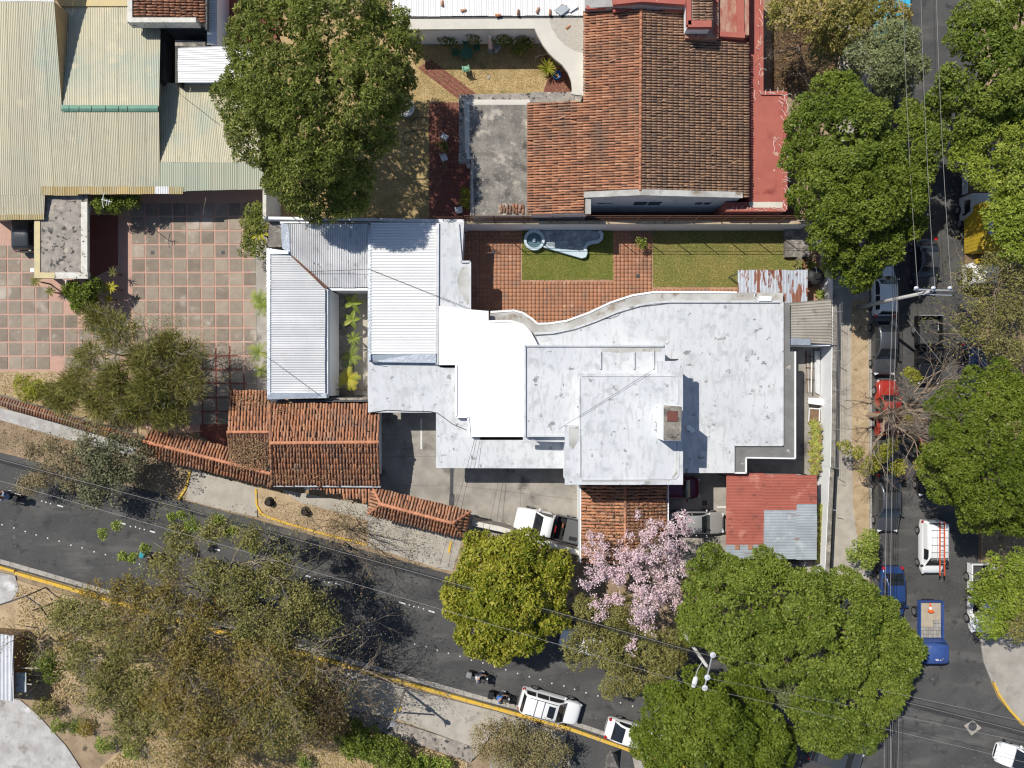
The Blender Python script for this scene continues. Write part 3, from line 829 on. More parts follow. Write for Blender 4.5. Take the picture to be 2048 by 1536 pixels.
# top block
top = [(1130, 851), (1158, 851), (1158, 747), (1316, 747), (1316, 722), (1366, 722), (1366, 969.5), (1130, 969.5)]
flat_block(hs, top, ZT, ZL, WHITE, WALLW, .3, over=.12)
rim = MB()
gp = PP([(1163, 752), (1350, 752), (1354, 754), (1356.5, 760), (1356.5, 806)], ZT + .06)
for a, b in zip(gp, gp[1:]): bar(rim, a, b, ZT - .05, ZT + .06, .07)
gp = PP([(1160, 756), (1160, 955), (1164, 960), (1350, 958), (1357, 950), (1357, 884)], ZT + .06)
for a, b in zip(gp, gp[1:]): bar(rim, a, b, ZT - .05, ZT + .06, .07)
rim.build('roof_kerb', WHITE, hs)
for a, b, w in (((1164, 962), (1205, 963), .13), ((1205, 963), (1340, 961), .07), ((1354, 884), (1354, 945), .13), ((1354, 945), (1345, 957), .16), ((1162, 870), (1162, 955), .10), ((1348, 754), (1356, 770), .10)):
    gr = MB(); bar(gr, P(*a, ZT).xy, P(*b, ZT).xy, ZT - .02, ZT + .007, w); gr.build('roof_gutter', EAVE, hs)
MB().prism(PP([(1138, 854), (1157, 853), (1157, 880), (1146, 900), (1138, 890)], ZT + .003), ZT - .01, ZT + .003).build('bare_patch', EAVE, hs)
# chimney with two hatches
ch = MB().prism(PP([(1327, 809), (1364, 812), (1362, 882), (1326, 881)], 8.6), ZT, 8.6).build('chimney', WALLW, hs)
MB().prism(PP([(1327.5, 810), (1363.5, 813), (1361.5, 881), (1327, 880)], 8.64), 8.58, 8.66).build('chimney_top', OLDSLAB, ch)
MB().prism(PP([(1334.5, 822), (1355.5, 822), (1355.5, 843), (1334.5, 843)], 8.7), 8.6, 8.72).build('hatch', mat('hatch_red', (.17, .065, .05), (.14, .055, .045), 3, .8), ch)
MB().prism(PP([(1336, 856), (1350, 852), (1357, 856), (1357, 868), (1351, 875), (1337, 875)], 8.7), 8.6, 8.74).build('vent_slab', OLDSLAB, ch)
# ladder shaped dent covers and odd roof pieces, with one shadow line drawn as a dark strip
MB().prism(PP([(1335, 717.5), (1358, 717.5), (1358, 720.5), (1335, 720.5)], ZT - .1), ZT - .5, ZT - .28).build('shadow_strip', DSTEEL, hs)  # dark strip standing in for the short shadow line at the block edge
for (x, y) in ((1377, 856), (1383, 860)):
    c = P(x, y, ZL); MB().lathe([(.16, 0), (.2, .18), (.14, .26), (.02, .26)], (c.x, c.y, ZL), 12).build('roof_vent', WALLW, hs)
cv = MB()
cv.tube([P(x, y, 4.1) for x, y in ((738, 720), (745, 722), (760, 724))], .02)
cv.tube([P(x, y, ZL + .05) for x, y in ((736, 826), (775, 820), (810, 822), (860, 823), (875, 826), (905, 848), (933, 860))], .022, 5)
cv.tube([P(x, y, ZL + .08) for x, y in ((1070, 671), (1110, 668), (1150, 659), (1190, 645), (1235, 626), (1280, 613), (1340, 606), (1440, 606), (1560, 606))], .02, 5)
cv.tube([P(x, y, ZL + .03) for x, y in ((1195, 638), (1220, 637), (1235, 632), (1250, 617))], .015, 5)
cv.build('cable', CABLE, hs)
for px, py, ang in ((800, 825, -90), (900, 937, -90), (1000, 937, -90), (1090, 937, -90)):
    c = P(px, py, 2.2) + Vector((0, .86, 0)); window(hs, (c.x, c.y, 1.5), 1.6, 1.2, R(ang))
for px in (1000, 1130, 1420, 1500):
    c = P(px, 640 if px < 1200 else 600, 2.2); window(hs, (c.x, c.y - 1.15, 1.5), 1.6, 1.3, R(90))
ac = thing('air_conditioner', 'white air conditioner unit lying beside the rusty sheet roof', 'air conditioner', P(1526, 599, 3.2))
MB().box(P(1529, 598, 3.35), (.92, .38, .42)).build('case', PLASTW, ac, bevel=.03)
MB().tube([P(1515, 600, 3.3), P(1508, 592, 3.3), P(1511, 584, 3.3), P(1505, 581, 3.3)], .035, 6).build('hose', PLASTW, ac)

# ------------------------------------------------------------------ sheet-metal wing in the west with a light well
wg = thing('metal_roofed_wing', 'low wing with pale corrugated metal roofs around a narrow planted light well', 'building', P(640, 620))
zr = 4.0
corrugated(wg, P(741, 446, zr), P(741, 708, zr), P(872, 708, zr - .35), P(872, 446, zr - .35), ZINCW, .2, .035, 1.0)
MB().prism(PP([(738, 707), (872, 707), (872, 726), (738, 724)], zr - .1), zr - .16, [zr - .06, zr - .2, zr - .26, zr - .16]).build('flashing', FOIL, wg, bevel=.02)
MB().prism(PP([(871, 446), (878, 446), (877, 729), (871, 729)], zr - .25), zr - .7, zr - .25).build('gutter', STEEL, wg)
MB().prism(PP([(736, 450), (741.5, 450), (741.5, 722), (736, 722)], zr + .02), zr - .4, zr + .05).build('ridge_flashing', FOIL, wg)
corrugated(wg, P(568, 500, 3.65), P(580, 508, 3.65), P(580, 448, 4.0), P(568, 448, 4.0), ZINCOLD, .17, .03, .9)
corrugated(wg, P(580, 508, 3.65), P(655, 575, 3.3), P(655, 448, 4.0), P(580, 448, 4.0), ZINCOLD, .17, .03, .95)
corrugated(wg, P(655, 575, 3.3), P(737, 575, 3.3), P(737, 448, 4.0), P(655, 448, 4.0), ZINCOLD, .17, .03, .95)
MB().prism(PP([(563, 448), (579, 450), (580, 506), (563, 496)], 3.8), 3.6, [4.02, 4.02, 3.72, 3.72]).build('flashing', FOIL, wg, bevel=.02)
corrugated(wg, P(540, 507, 3.8), P(540, 578, 3.8), P(650, 578, 3.4), P(577, 507, 3.68), ZINC, .16, .028, .85)
corrugated(wg, P(540, 578, 3.8), P(540, 790, 3.8), P(650, 790, 3.4), P(650, 578, 3.4), ZINC, .16, .028, .85)
fl = MB()
fl.prism(PP([(533, 496), (577, 502), (577, 508), (541, 508), (541, 788), (534, 798)], 3.84), 3.6, 3.86)
fl.build('flashing', FOIL, wg, bevel=.02)
MB().prism(PP([(534, 799), (541, 785), (651, 786), (651, 796)], 3.8), 3.5, [3.84, 3.865, 3.47, 3.44]).build('flashing', FOIL, wg, bevel=.02)
b = MB()
for a, c_ in (((577, 506), (655, 577)),): bar(b, P(*a, 3.7).xy, P(*c_, 3.4).xy, 3.35, 3.62, .14)
b.build('valley_gutter', RUSTM, wg)
MB().prism(PP([(655, 576), (738, 576), (738, 581), (655, 581)], 3.2), 3.05, 3.2).build('gutter', WALLW, wg)
MB().prism(PP([(650, 577), (656, 577), (656, 796), (650, 796)], 3.2), 3.0, 3.22).build('gutter', WALLW, wg)
wl = MB()
for a, c_ in (((540, 500), (540, 790)), ((541, 791), (650, 791)), ((566, 450), (736, 450)), ((657, 580), (657, 792)), ((738, 581), (738, 792)), ((660, 575), (735, 575)), ((872, 450), (872, 722)), ((742, 718), (870, 718))):
    bar(wl, P(*a, 2.9).xy, P(*c_, 2.9).xy, .0, 2.95, .16)
wl.build('wall', WALLW, wg)
bar(b := MB(), P(651, 799, 2.4).xy, P(737, 799, 2.4).xy, 0, 2.45, .25); b.build('end_wall', MOSSLAB, wg)
slab([(655, 578), (740, 578), (740, 800), (655, 800)], .05, OLDSLAB, 'light_well_floor', .04)
slab([(708, 578), (740, 578), (740, 790), (708, 790)], .056, WALKC, 'light_well_path', .03)
slab([(657, 578), (668, 578), (668, 795), (657, 795)], .16, MOSSLAB, 'light_well_kerb', .12)
gt = thing('iron_gate', 'low iron railing at the end of the planted light well', 'railing', P(700, 790))
for k in range(17):
    x = 667 + k * 4.0
    MB().tube([P(x, 778, .1), P(x, 778, .1) + Vector((0, 0, 1.0))], .022, 5).build('baluster', RUSTM, gt)
for z in (.25, 1.08):
    MB().tube([Vector((P(665, 778).x, P(665, 778).y, z)), Vector((P(734, 778).x, P(734, 778).y, z))], .028, 5).build('rail', RUSTM, gt)
# block west of the wing
sb = thing('concrete_tank', 'small grey concrete block between the shrubs and the metal wing', 'tank', P(550, 470))
MB().prism(PP([(537, 447), (563, 447), (563, 494), (537, 494)], 2.6), 0, 2.6).build('tank_wall', OLDSLAB, sb)

# ------------------------------------------------------------------ gatehouse and tiled roofs along the road
gh = thing('tiled_gatehouse', 'gatehouse with a wavy orange clay tile roof between metal wing and road', 'house', P(650, 880))
ze, zrd = 2.9, 3.6
rl, rr = P(541, 886, zrd), P(757, 884, zrd)
N1, N2 = P(541, 806, ze), P(760, 808, ze)
S1, S2 = P(546, 969, ze), P(761, 970, ze)
tile_roof(gh, [N1, N2, rr, rl], N2, N1, TILEG, .225, .40, 300, 1.3, .09, 3)
tile_roof(gh, [S1, S2, rr, rl], S1, S2, TILEG, .225, .40, 150, 1.3, .09, 4)
ridge_tiles(gh, rl, rr, r=.13)
ridge_tiles(gh, P(540, 806, ze + .05), rl, TILEG, .12); ridge_tiles(gh, P(545, 969, ze + .05), rl, TILEG, .12)
MB().prism(PP([(548, 815), (750, 815), (750, 955), (552, 955)], 2.7), 0, 2.72).build('wall', WALLW, gh)
bar(b := MB(), P(548, 971.5, 2.75).xy, P(762, 973, 2.75).xy, 2.7, 2.86, .12); b.build('gutter', STEEL, gh)
bar(b := MB(), P(541, 802, 2.9).xy, P(736, 802, 2.9).xy, 2.6, 2.95, .12); b.build('gutter', DSTEEL, gh)
# lean part to the west
wr = thing('tiled_side_roof', 'narrow clay tile roof littered with dry leaves, left of the gatehouse', 'roof', P(495, 860))
ze, zrd = 2.75, 3.2
rl, rr = P(455, 864, zrd), P(537, 864, zrd)
tile_roof(wr, [P(459, 781, ze), P(537, 781, ze), rr, rl], P(537, 781, ze), P(459, 781, ze), TILEG, .225, .40, 160, 1.2, .09, 5)
tile_roof(wr, [P(455, 895, ze + .15), P(500, 925, ze), P(539, 932, ze), rr, rl], P(455, 930, ze - .1), P(539, 930, ze - .1), TILEG, .225, .40, 100, 1.4, .09, 6)
ridge_tiles(wr, rl, rr, r=.12)
MB().prism(PP([(465, 790), (535, 790), (535, 915), (462, 890)], 2.5), 0, 2.6).build('wall', WALLW, wr)
# roofed wall with two gates
def gate_roof(nm, lab, ridge, north, south, zrdg, zeave, seed, hips=None, keep=170):
    t = thing(nm, lab, 'roof', P(*[(ridge[0][k] + ridge[1][k]) / 2 for k in (0, 1)]))
    a, b_ = P(*ridge[0], zrdg), P(*ridge[1], zrdg)
    n1, n2 = P(*north[0], zeave), P(*north[1], zeave)
    s1, s2 = P(*south[0], zeave), P(*south[1], zeave)
    tile_roof(t, [n1, n2, b_, a], n2, n1, TILEG, .235, .40, keep, 1.2, .095, seed)
    tile_roof(t, [s1, s2, b_, a], s1, s2, TILEG, .235, .40, keep, 1.2, .095, seed + 1)
    ridge_tiles(t, a, b_, r=.13)
    if hips:
        tile_roof(t, [n1, s1, a], n1, s1, TILEG, .235, .40, 60, 1.2, .095, seed + 2)
        tile_roof(t, [n2, s2, b_], s2, n2, TILEG, .235, .40, 60, 1.2, .095, seed + 3)
        for p in (n1, s1): ridge_tiles(t, p, a, r=.10)
        for p in (n2, s2): ridge_tiles(t, p, b_, r=.10)
    mb = MB(); bar(mb, (a + (b_ - a) * .03).xy, (a + (b_ - a) * .97).xy, 0, zeave - .05, .3)
    mb.build('wall', WALLW, t)
    return t
gate_roof('gate_roof', 'long slanting clay tile wall roof with dark crest beside the left driveway', ((287, 882), (545, 948)), ((303, 857), (480, 900)), ((286, 910), (545, 974)), 2.75, 2.4, 11, keep=120)
gate_roof('gate_roof', 'hipped clay tile gate roof slanting across the driveway entrance', ((762, 1008), (905, 1046)), ((745, 974), (942, 1022)), ((735, 1029), (930, 1077)), 2.85, 2.4, 21, True, 130)
t = thing('tiled_porch_roof', 'small clay tile strip tucked below the gatehouse eave by the pavement', 'roof', P(690, 985))
tile_roof(t, [P(600, 968, 2.5), P(741, 968, 2.5), P(741, 1006, 2.25), P(690, 993, 2.25)], P(600, 968, 2.5), P(741, 968, 2.5), TILEG, .235, .40, 150, 1.2, .09, 31)
mb = MB(); bar(mb, P(610, 975, 2).xy, P(741, 985, 2).xy, 0, 2.1, .2); mb.build('wall', WALLW, t)
# tile-capped low wall further west
cw = thing('tile_capped_wall', 'low boundary wall with a double row of small clay cap tiles', 'wall', P(150, 850))
a, b_ = P(-40, 790, 1.7), P(285, 884, 1.7)
mb = MB(); bar(mb, a.xy, b_.xy, 0, 1.62, .3); mb.build('wall', WALKC, cw)
d = (b_ - a); n = int(d.length / .21); u = d.normalized(); s = Vector((u.y, -u.x, 0))
me = tile_mesh(.36, .19, .085, TILE)
for i in range(n):
    for sg in (1, -1):
        up = (-s * sg).normalized(); dn = Vector((up.x * .94, up.y * .94, .34)).normalized()
        y = Vector((0, 0, 1)).cross(dn).normalized(); w = dn.cross(y)
        pos = a + d * ((i + .5) / n) + s * sg * .34 + Vector((0, 0, -.06 + random.uniform(0, .02)))
        o = bpy.data.objects.new('cap_tile', me); COL.objects.link(o); o.parent = cw
        o.matrix_parent_inverse = Matrix.Translation(-abs_loc(cw))
        o.matrix_basis = Matrix(((dn.x, y.x, w.x, pos.x), (dn.y, y.y, w.y, pos.y), (dn.z, y.z, w.z, pos.z), (0, 0, 0, 1)))

# ------------------------------------------------------------------ car ports
cp = thing('tiled_carport', 'carport with a mottled clay tile roof below the tall white block', 'carport', P(1250, 1050))
ze, zrd = 2.35, 2.75
a, b_ = P(1250, 966, zrd), P(1250, 1126, zrd)
tile_roof(cp, [P(1163, 966, ze), P(1163, 1126, ze), b_, a], P(1163, 966, ze), P(1163, 1126, ze), TILEG, .24, .36, 250, 1.5, .085, 41)
tile_roof(cp, [P(1334, 966, ze), P(1334, 1126, ze), b_, a], P(1334, 1126, ze), P(1334, 966, ze), TILEG, .24, .36, 250, 1.5, .085, 42)
ridge_tiles(cp, a, b_, TILE, .12)
for x in (1161, 1336):
    mb = MB(); bar(mb, P(x, 970, 2.35).xy, P(x, 1126, 2.35).xy, .0 if x < 1200 else 2.1, 2.42, .09); mb.build('edge_wall' if x < 1200 else 'gutter', WALLW, cp)
for x, y in ((1334, 1035), (1334, 1120), (1250, 1120)):
    c = P(x, y, 0); MB().box((c.x - .2, c.y, 1.15), (.14, .14, 2.3)).build('post', WALLW, cp)
rc = thing('sheet_metal_carport', 'carport of red painted sheets with an L of bare bluish corrugated sheets', 'carport', P(1545, 1030))
z1, z2 = 2.75, 2.55
def cz(x): return z1 + (z2 - z1) * (x - 1452) / 182
def strip_(x0, x1, y0, y1, m, dz=0):
    corrugated(rc, P(x0, y0, cz(x0) + dz), P(x0, y1, cz(x0) + dz), P(x1, y1, cz(x1) + dz), P(x1, y0, cz(x1) + dz), m, .11, .018, .85)
strip_(1452, 1528, 946, 1089, REDZ, .02); strip_(1452, 1528, 1089, 1117, BLUEZ)
strip_(1526, 1594, 948, 1020, REDZ, .035); strip_(1526, 1594, 1020, 1118, BLUEZ, .012)
strip_(1592, 1634, 950, 1008, REDZ, .05); strip_(1592, 1634, 1008, 1119, BLUEZ, .03)
for x in (1474, 1500, 1524):
    c = P(x, 1094, cz(x)); MB().box((c.x, c.y, c.z + .06), (.33, .33, .05)).build('roof_weight', TILE, rc)
for x in (1456, 1540, 1628):
    for y in (955, 1110):
        c = P(x, y, 2.4); MB().box((c.x, c.y, 1.2), (.1, .1, 2.4)).build('post', DSTEEL, rc)
for y in (953, 1030, 1112):
    mb = MB(); bar(mb, P(1456, y, 2.45).xy, P(1630, y, 2.45).xy, 2.38, 2.5, .08); mb.build('beam', DSTEEL, rc)

# sheds by the east wall
rs = thing('rusty_shed_roof', 'streaked rusty corrugated shed roof at the edge of the lawn', 'shed', P(1545, 570))
corrugated(rs, P(1475, 588, 2.55), P(1552, 588, 2.55), P(1552, 540, 2.7), P(1475, 540, 2.7), RUSTZ, .1, .016, .8)
corrugated(rs, P(1552, 608, 2.5), P(1592, 608, 2.5), P(1592, 540, 2.72), P(1552, 540, 2.72), RUSTZ, .1, .016, .8)
corrugated(rs, P(1592, 615, 2.48), P(1614, 615, 2.48), P(1615, 540, 2.74), P(1592, 540, 2.74), RUSTZ, .1, .016, .8)
for x, y in ((1478, 545), (1610, 545), (1560, 545), (1478, 585)):
    c = P(x, y, 2.4); MB().tube([(c.x, c.y, 0), (c.x, c.y, 2.48)], .04).build('post', RUSTM, rs)
MB().tube([P(1477, 546, 2.3), P(1456, 556, 2.2), P(1476, 570, 2.3)], .03).build('bracket', DSTEEL, rs)
gs = thing('fibre_cement_shed', 'shed with broad grey corrugated fibre cement sheets against the east wall', 'shed', P(1620, 645))
corrugated(gs, P(1574, 606, 2.95), P(1574, 684, 2.95), P(1663, 688, 2.55), P(1663, 598, 2.55), ASBEST, .21, .035, .9)
MB().prism(PP([(1573, 676), (1622, 678), (1622, 690), (1573, 690)], 2.9), 2.84, [2.99, 2.8, 2.76, 2.97]).build('flashing', FOIL, gs, bevel=.02)
mb = MB()
for a, b_ in (((1578, 688), (1660, 690)), ((1578, 606), (1578, 688))): bar(mb, P(*a, 2.4).xy, P(*b_, 2.4).xy, 0, 2.45, .14)
mb.build('wall', WALLW, gs)
ls = thing('small_sheet_canopy', 'little corrugated metal canopy under the tree beside the garden wall', 'canopy', P(1630, 480))
corrugated(ls, P(1622, 498, 2.2), P(1650, 498, 2.2), P(1650, 470, 2.35), P(1622, 470, 2.35), ZINC, .16, .025, .8)
for x, y in ((1624, 495), (1648, 495), (1624, 473), (1648, 473)):
    c = P(x, y, 2.1); MB().tube([(c.x, c.y, 0), (c.x, c.y, 2.2)], .035).build('post', RUSTM, ls)
pl = thing('concrete_plinth', 'low grey concrete platform at the end of the lawn', 'platform', P(1595, 490))
MB().prism(PP([(1571, 458), (1620, 458), (1620, 514), (1571, 514)], .5), 0, .5).build('platform', OLDSLAB, pl)
MB().prism(PP([(1597, 514), (1604, 514), (1604, 540), (1597, 540)], .7), 0, .7).build('side_wall', OLDSLAB, pl)
wt = thing('water_tank', 'round ribbed black plastic water tank beside the rusty shed', 'water tank', P(1634, 552))
c = P(1634, 552, 1.5)
MB().lathe([(.62, .0), (.66, .1), (.66, .3), (.63, .35), (.66, .4), (.66, .8), (.63, .85), (.66, .9), (.66, 1.25), (.6, 1.36), (.35, 1.47), (.24, 1.5)], (c.x, c.y, .02), 28).build('tank_body', mat('tank_black', (.03, .031, .033), rough=.55), wt, smooth=True)
MB().lathe([(.26, 1.46), (.27, 1.56), (.24, 1.6), (.001, 1.6)], (c.x, c.y, .02), 20).build('lid', BLACKP, wt)
MB().tube([(c.x - .02, c.y + .2, 1.5), (c.x - .05, c.y + .5, 1.52), (c.x - .08, c.y + .7, 1.4)], .03).build('pipe', PLASTW, wt)

# ------------------------------------------------------------------ boundary walls and fences
nw = thing('garden_wall', 'long white garden wall running behind the lawn and the pond', 'wall', P(1270, 455))
mb = MB(); bar(mb, P(928, 446, 2.2).xy, P(1618, 446, 2.2).xy, 0, 2.2, .2); mb.build('wall', WALLW, nw)
mb = MB(); bar(mb, P(928, 445, 2.24).xy, P(1618, 445, 2.24).xy, 2.2, 2.26, .26); mb.build('coping', mat('tan_coping', (.50, .42, .29), (.38, .29, .20), 2.0, .9), nw)
nf = thing('wire_fence', 'tall rusty post and wire fence standing on the garden wall', 'fence', P(1270, 446, 2.2))
y0 = P(1000, 445, 2.24).y
xs0 = P(932, 445, 2.24).x; xs1 = P(1612, 445, 2.24).x
nP = 12
for i in range(nP + 1):
    x = xs0 + (xs1 - xs0) * i / nP
    MB().tube([(x, y0, 2.24), (x, y0, 4.4)], .035, 5).build('post', RUSTM, nf)
for z in (3.1, 3.9, 4.36):
    MB().tube([(xs0, y0, z), (xs1, y0, z)], .022 if z > 3.5 else .012, 5).build('rail', RUSTM, nf)
for z in (2.5, 2.75, 3.4, 3.65):
    MB().tube([(xs0, y0, z), (xs1, y0, z)], .006, 4).build('wire', RUSTM, nf)
nw2 = thing('boundary_wall', 'grey white boundary wall behind the corrugated wing, under the big tree', 'wall', P(730, 440))
mb = MB(); bar(mb, P(528, 436, 3.2).xy, P(928, 442, 3.2).xy, 0, 3.2, .22); mb.build('wall', WALLW, nw2)
mb = MB(); bar(mb, P(560, 445, 3.3).xy, P(928, 445, 3.3).xy, 2.9, 3.3, .12); mb.build('gutter', STEEL, nw2)
wf = thing('wire_fence', 'thin wire fence on iron posts above the corrugated wing wall', 'fence', P(730, 436, 3.2))
a, b_ = P(530, 434, 3.22), P(926, 440, 3.22)
for i in range(8):
    p = a.lerp(b_, i / 7); MB().tube([p, p + Vector((0, 0, 1.1))], .03, 5).build('post', RUSTM, wf)
for z in (.35, .7, 1.05):
    MB().tube([a + Vector((0, 0, z)), b_ + Vector((0, 0, z))], .009, 4).build('wire', RUSTM, wf)
lw = thing('tall_party_wall', 'tall white party wall between the beige roof and the big tree', 'wall', P(545, 390))
mb = MB(); bar(mb, P(529, 338, 3.3).xy, P(529, 437, 3.3).xy, 0, 3.3, .22); mb.build('wall', WALLW, lw)
mb = MB(); bar(mb, P(529, 338, 3.35).xy, P(529, 437, 3.35).xy, 3.3, 3.36, .26); mb.build('coping', PARAPW, lw)
ew = thing('street_wall', 'white street wall with grey top along the east side of the plot', 'wall', P(1660, 800))
for (a, b_), h_ in ((((1669, 470), (1667, 690)), 2.3), (((1667, 690), (1664, 935)), 2.1), (((1662, 935), (1652, 1150)), 1.9)):
    mb = MB(); bar(mb, P(*a, h_).xy, P(*b_, h_).xy, 0, h_, .24); mb.build('wall', WALLW, ew)
    mb = MB(); bar(mb, P(a[0] + 2, a[1], h_).xy, P(b_[0] + 2, b_[1], h_).xy, h_, h_ + .05, .3); mb.build('coping', OLDSLAB, ew)
ef = thing('electric_fence', 'electric fence of many thin wires on top of the street wall', 'fence', P(1668, 800, 2.2))
a, b_ = P(1671, 470, 2.3), P(1664, 935, 2.3)
for i in range(7):
    p = a.lerp(b_, i / 6); MB().tube([p, p + Vector((.12, 0, 1.0))], .025, 5).build('post', STEEL, ef)
for k in range(6):
    o = Vector((.02 + .1 * k / 5, 0, .12 + .85 * k / 5)); MB().tube([a + o, b_ + o], .009, 4).build('wire', WIREL, ef)
for y in (575, 1020):
    p = P(1666, y, 2.2); MB().tube([p, p + Vector((.35, 0, .25))], .03, 5).build('stay', STEEL, ef)
fw = thing('front_wall', 'white topped front wall running from the gate roof past the pickup', 'wall', P(1050, 1075))
pts = [(944, 1046), (1000, 1058), (1060, 1075), (1110, 1092), (1160, 1107)]
for a, b_ in zip(pts, pts[1:]):
    mb = MB(); bar(mb, P(*a, 1.5).xy, P(*b_, 1.5).xy, 0, 1.5, .42); mb.build('wall', MOSSLAB, fw)
    mb = MB(); bar(mb, P(*a, 1.53).xy, P(*b_, 1.53).xy, 1.5, 1.54 + random.uniform(0, .004), .36); mb.build('coping', PARAPW, fw)

# materials leaning in the east alley
al = thing('timber_pile', 'pile of old timber strips and laths in the side alley', 'timber', P(1615, 740))
for k in range(5):
    x = 1613 + k * 3.2 + random.uniform(-1, 1)
    MB().tube([P(x, 702, .1), P(x + random.uniform(-2, 3), 785, .15 + .5 * (k > 2))], .05, 4).build('lath', [WOODB, STEEL, TWIG, STEEL, WALKC][k], al)
for y in (712, 735, 758):
    MB().tube([P(1611, y, .22), P(1628, y + 1, .22)], .03, 4).build('cross_lath', RUSTM, al)
MB().prism(PP([(1629, 702), (1640, 702), (1640, 790), (1631, 785)], .3), .05, .3).build('sheet', ZINCOLD, al)
mb2 = thing('white_bench', 'white rectangular bench top standing across the side alley', 'bench', P(1634, 800))
MB().prism(PP([(1617, 795), (1654, 798), (1652, 812), (1616, 807)], .7), .6, .7).build('top', PLASTW, mb2)
for x, y in ((1620, 799), (1650, 801), (1619, 805), (1649, 809)):
    c = P(x, y, .6); MB().tube([(c.x, c.y, 0), (c.x, c.y, .62)], .04).build('leg', STEEL, mb2)
fb = thing('glass_frame', 'pale framed glazed box on brown boards in the side alley', 'frame', P(1634, 825))
MB().prism(PP([(1620, 818), (1653, 820), (1651, 845), (1619, 842)], .4), .05, .36).build('case', WOODB, fb)
for a, b_ in (((1619, 817), (1654, 818)), ((1619, 817), (1618, 843)), ((1653, 818), (1652, 843)), ((1640, 818), (1639, 843))):
    mb = MB(); bar(mb, P(*a, .45).xy, P(*b_, .45).xy, .36, .42, .07); mb.build('frame_bar', PLASTW, fb)
# ------------------------------------------------------------------ neighbour to the north: big tiled roof, red slabs, curved cream roof
nh = thing('tiled_house', 'large house with a brown clay tile gable roof and red painted flat roofs', 'house', P(1300, 220))
zr, zl, zrt = 5.2, 3.95, 4.45
ra, rb = P(1282, 14, zr), P(1280, 383, zr)
UL, ML = P(1170, 22, 4.55), P(1170, 205, 4.55)
# west slope: upper narrower part and lower part reaching further out
pl0 = ra; e1 = rb
def onplane(px, py, x_eave=1055, z_eave=zl):
    t_ = (1282 - px) / (1282 - x_eave)
    return P(px, py, zr + (z_eave - zr) * t_)
tile_roof(nh, [onplane(1170, 22), onplane(1055, 204) if False else onplane(1170, 203), onplane(1055, 205), onplane(1055, 428), onplane(1170, 426), onplane(1172, 392), rb, ra],
          onplane(1055, 428), onplane(1055, 205), TILE, .19, .44, 300, .7, .085, 51)
def onr(px, py): 
    t_ = (px - 1282) / (1497 - 1282)
    return P(px, py, zr + (zrt - zr) * t_)
tile_roof(nh, [ra, onr(1368, 20), onr(1371, 78), onr(1438, 78), onr(1440, 82), onr(1494, 86), onr(1497, 396), onr(1480, 394), rb], onr(1497, 90), onr(1497, 396), TILEB, .19, .40, 300, .7, .085, 52)
ridge_tiles(nh, rb, ra, RIDGE, .13, .45)
mb = MB(); bar(mb, P(1176, 203, 4.6).xy, P(1176, 388, 4.6).xy, 4.515, 4.535, .05); mb.build('mortar_line', SEALW, nh)
# gable end with its coping and windows
g = MB()
ga = [P(1175, 392, 4.6), P(1280, 384, zr + .1), P(1484, 397, 4.5)]
yb = ga[1].y - .12
g.prism([(ga[0].x, yb), (ga[2].x, yb), (ga[2].x, yb + .2), (ga[0].x, yb + .2)], 0, 4.2)
g.add([(ga[0].x, yb, 4.2), (ga[2].x, yb, 4.2), (ga[2].x, yb, 4.48), (ga[1].x, yb, zr), (ga[0].x, yb, 4.55), (ga[0].x, yb + .2, 4.2), (ga[2].x, yb + .2, 4.2), (ga[2].x, yb + .2, 4.48), (ga[1].x, yb + .2, zr), (ga[0].x, yb + .2, 4.55)],
      [(0, 1, 2, 3, 4), (9, 8, 7, 6, 5), (1, 6, 7, 2), (2, 7, 8, 3), (3, 8, 9, 4), (4, 9, 5, 0)])
g.build('gable_wall', mat('grey_white_wall', (.62, .64, .66), (.52, .54, .56), .6, .85, stains=[((.36, .37, .38), 1.2, .6, .75)]), nh)
cpg = MB()
for a, b_ in ((Vector((ga[0].x - .25, yb + .1, 4.6)), Vector((ga[1].x, yb + .1, zr + .08))), (Vector((ga[1].x, yb + .1, zr + .08)), Vector((ga[2].x, yb + .1, 4.56)))):
    d = b_ - a
    mt = Matrix.Rotation(-math.atan2(d.z, d.x), 4, 'Y')
    cpg.box((a + b_) / 2, (d.length, .42, .12), mtx=mt)
cpg.build('gable_coping', EAVE, nh)
mb = MB(); bar(mb, P(1176, 392, 4.5).xy, P(1176, 428, 4.5).xy, 4.2, 4.56, .4); mb.build('side_coping', EAVE, nh)
for x, w, h_ in ((.1, 2.1, 1.3), (-3.0, 1.2, .5), (4.2, 1.3, .9)):
    window(nh, (ga[1].x + .9 + x, yb, 2.7), w, h_, R(-90))
# brown tile cladding walls under the eaves
MB().prism(PP([(1175, 30), (1490, 30), (1490, 385), (1175, 385)], 3.9), 0, 3.9).build('wall', WALLW, nh)
MB().prism(PP([(1062, 215), (1175, 215), (1175, 425), (1062, 425)], 3.7), 0, 3.7).build('wall', WALLW, nh)
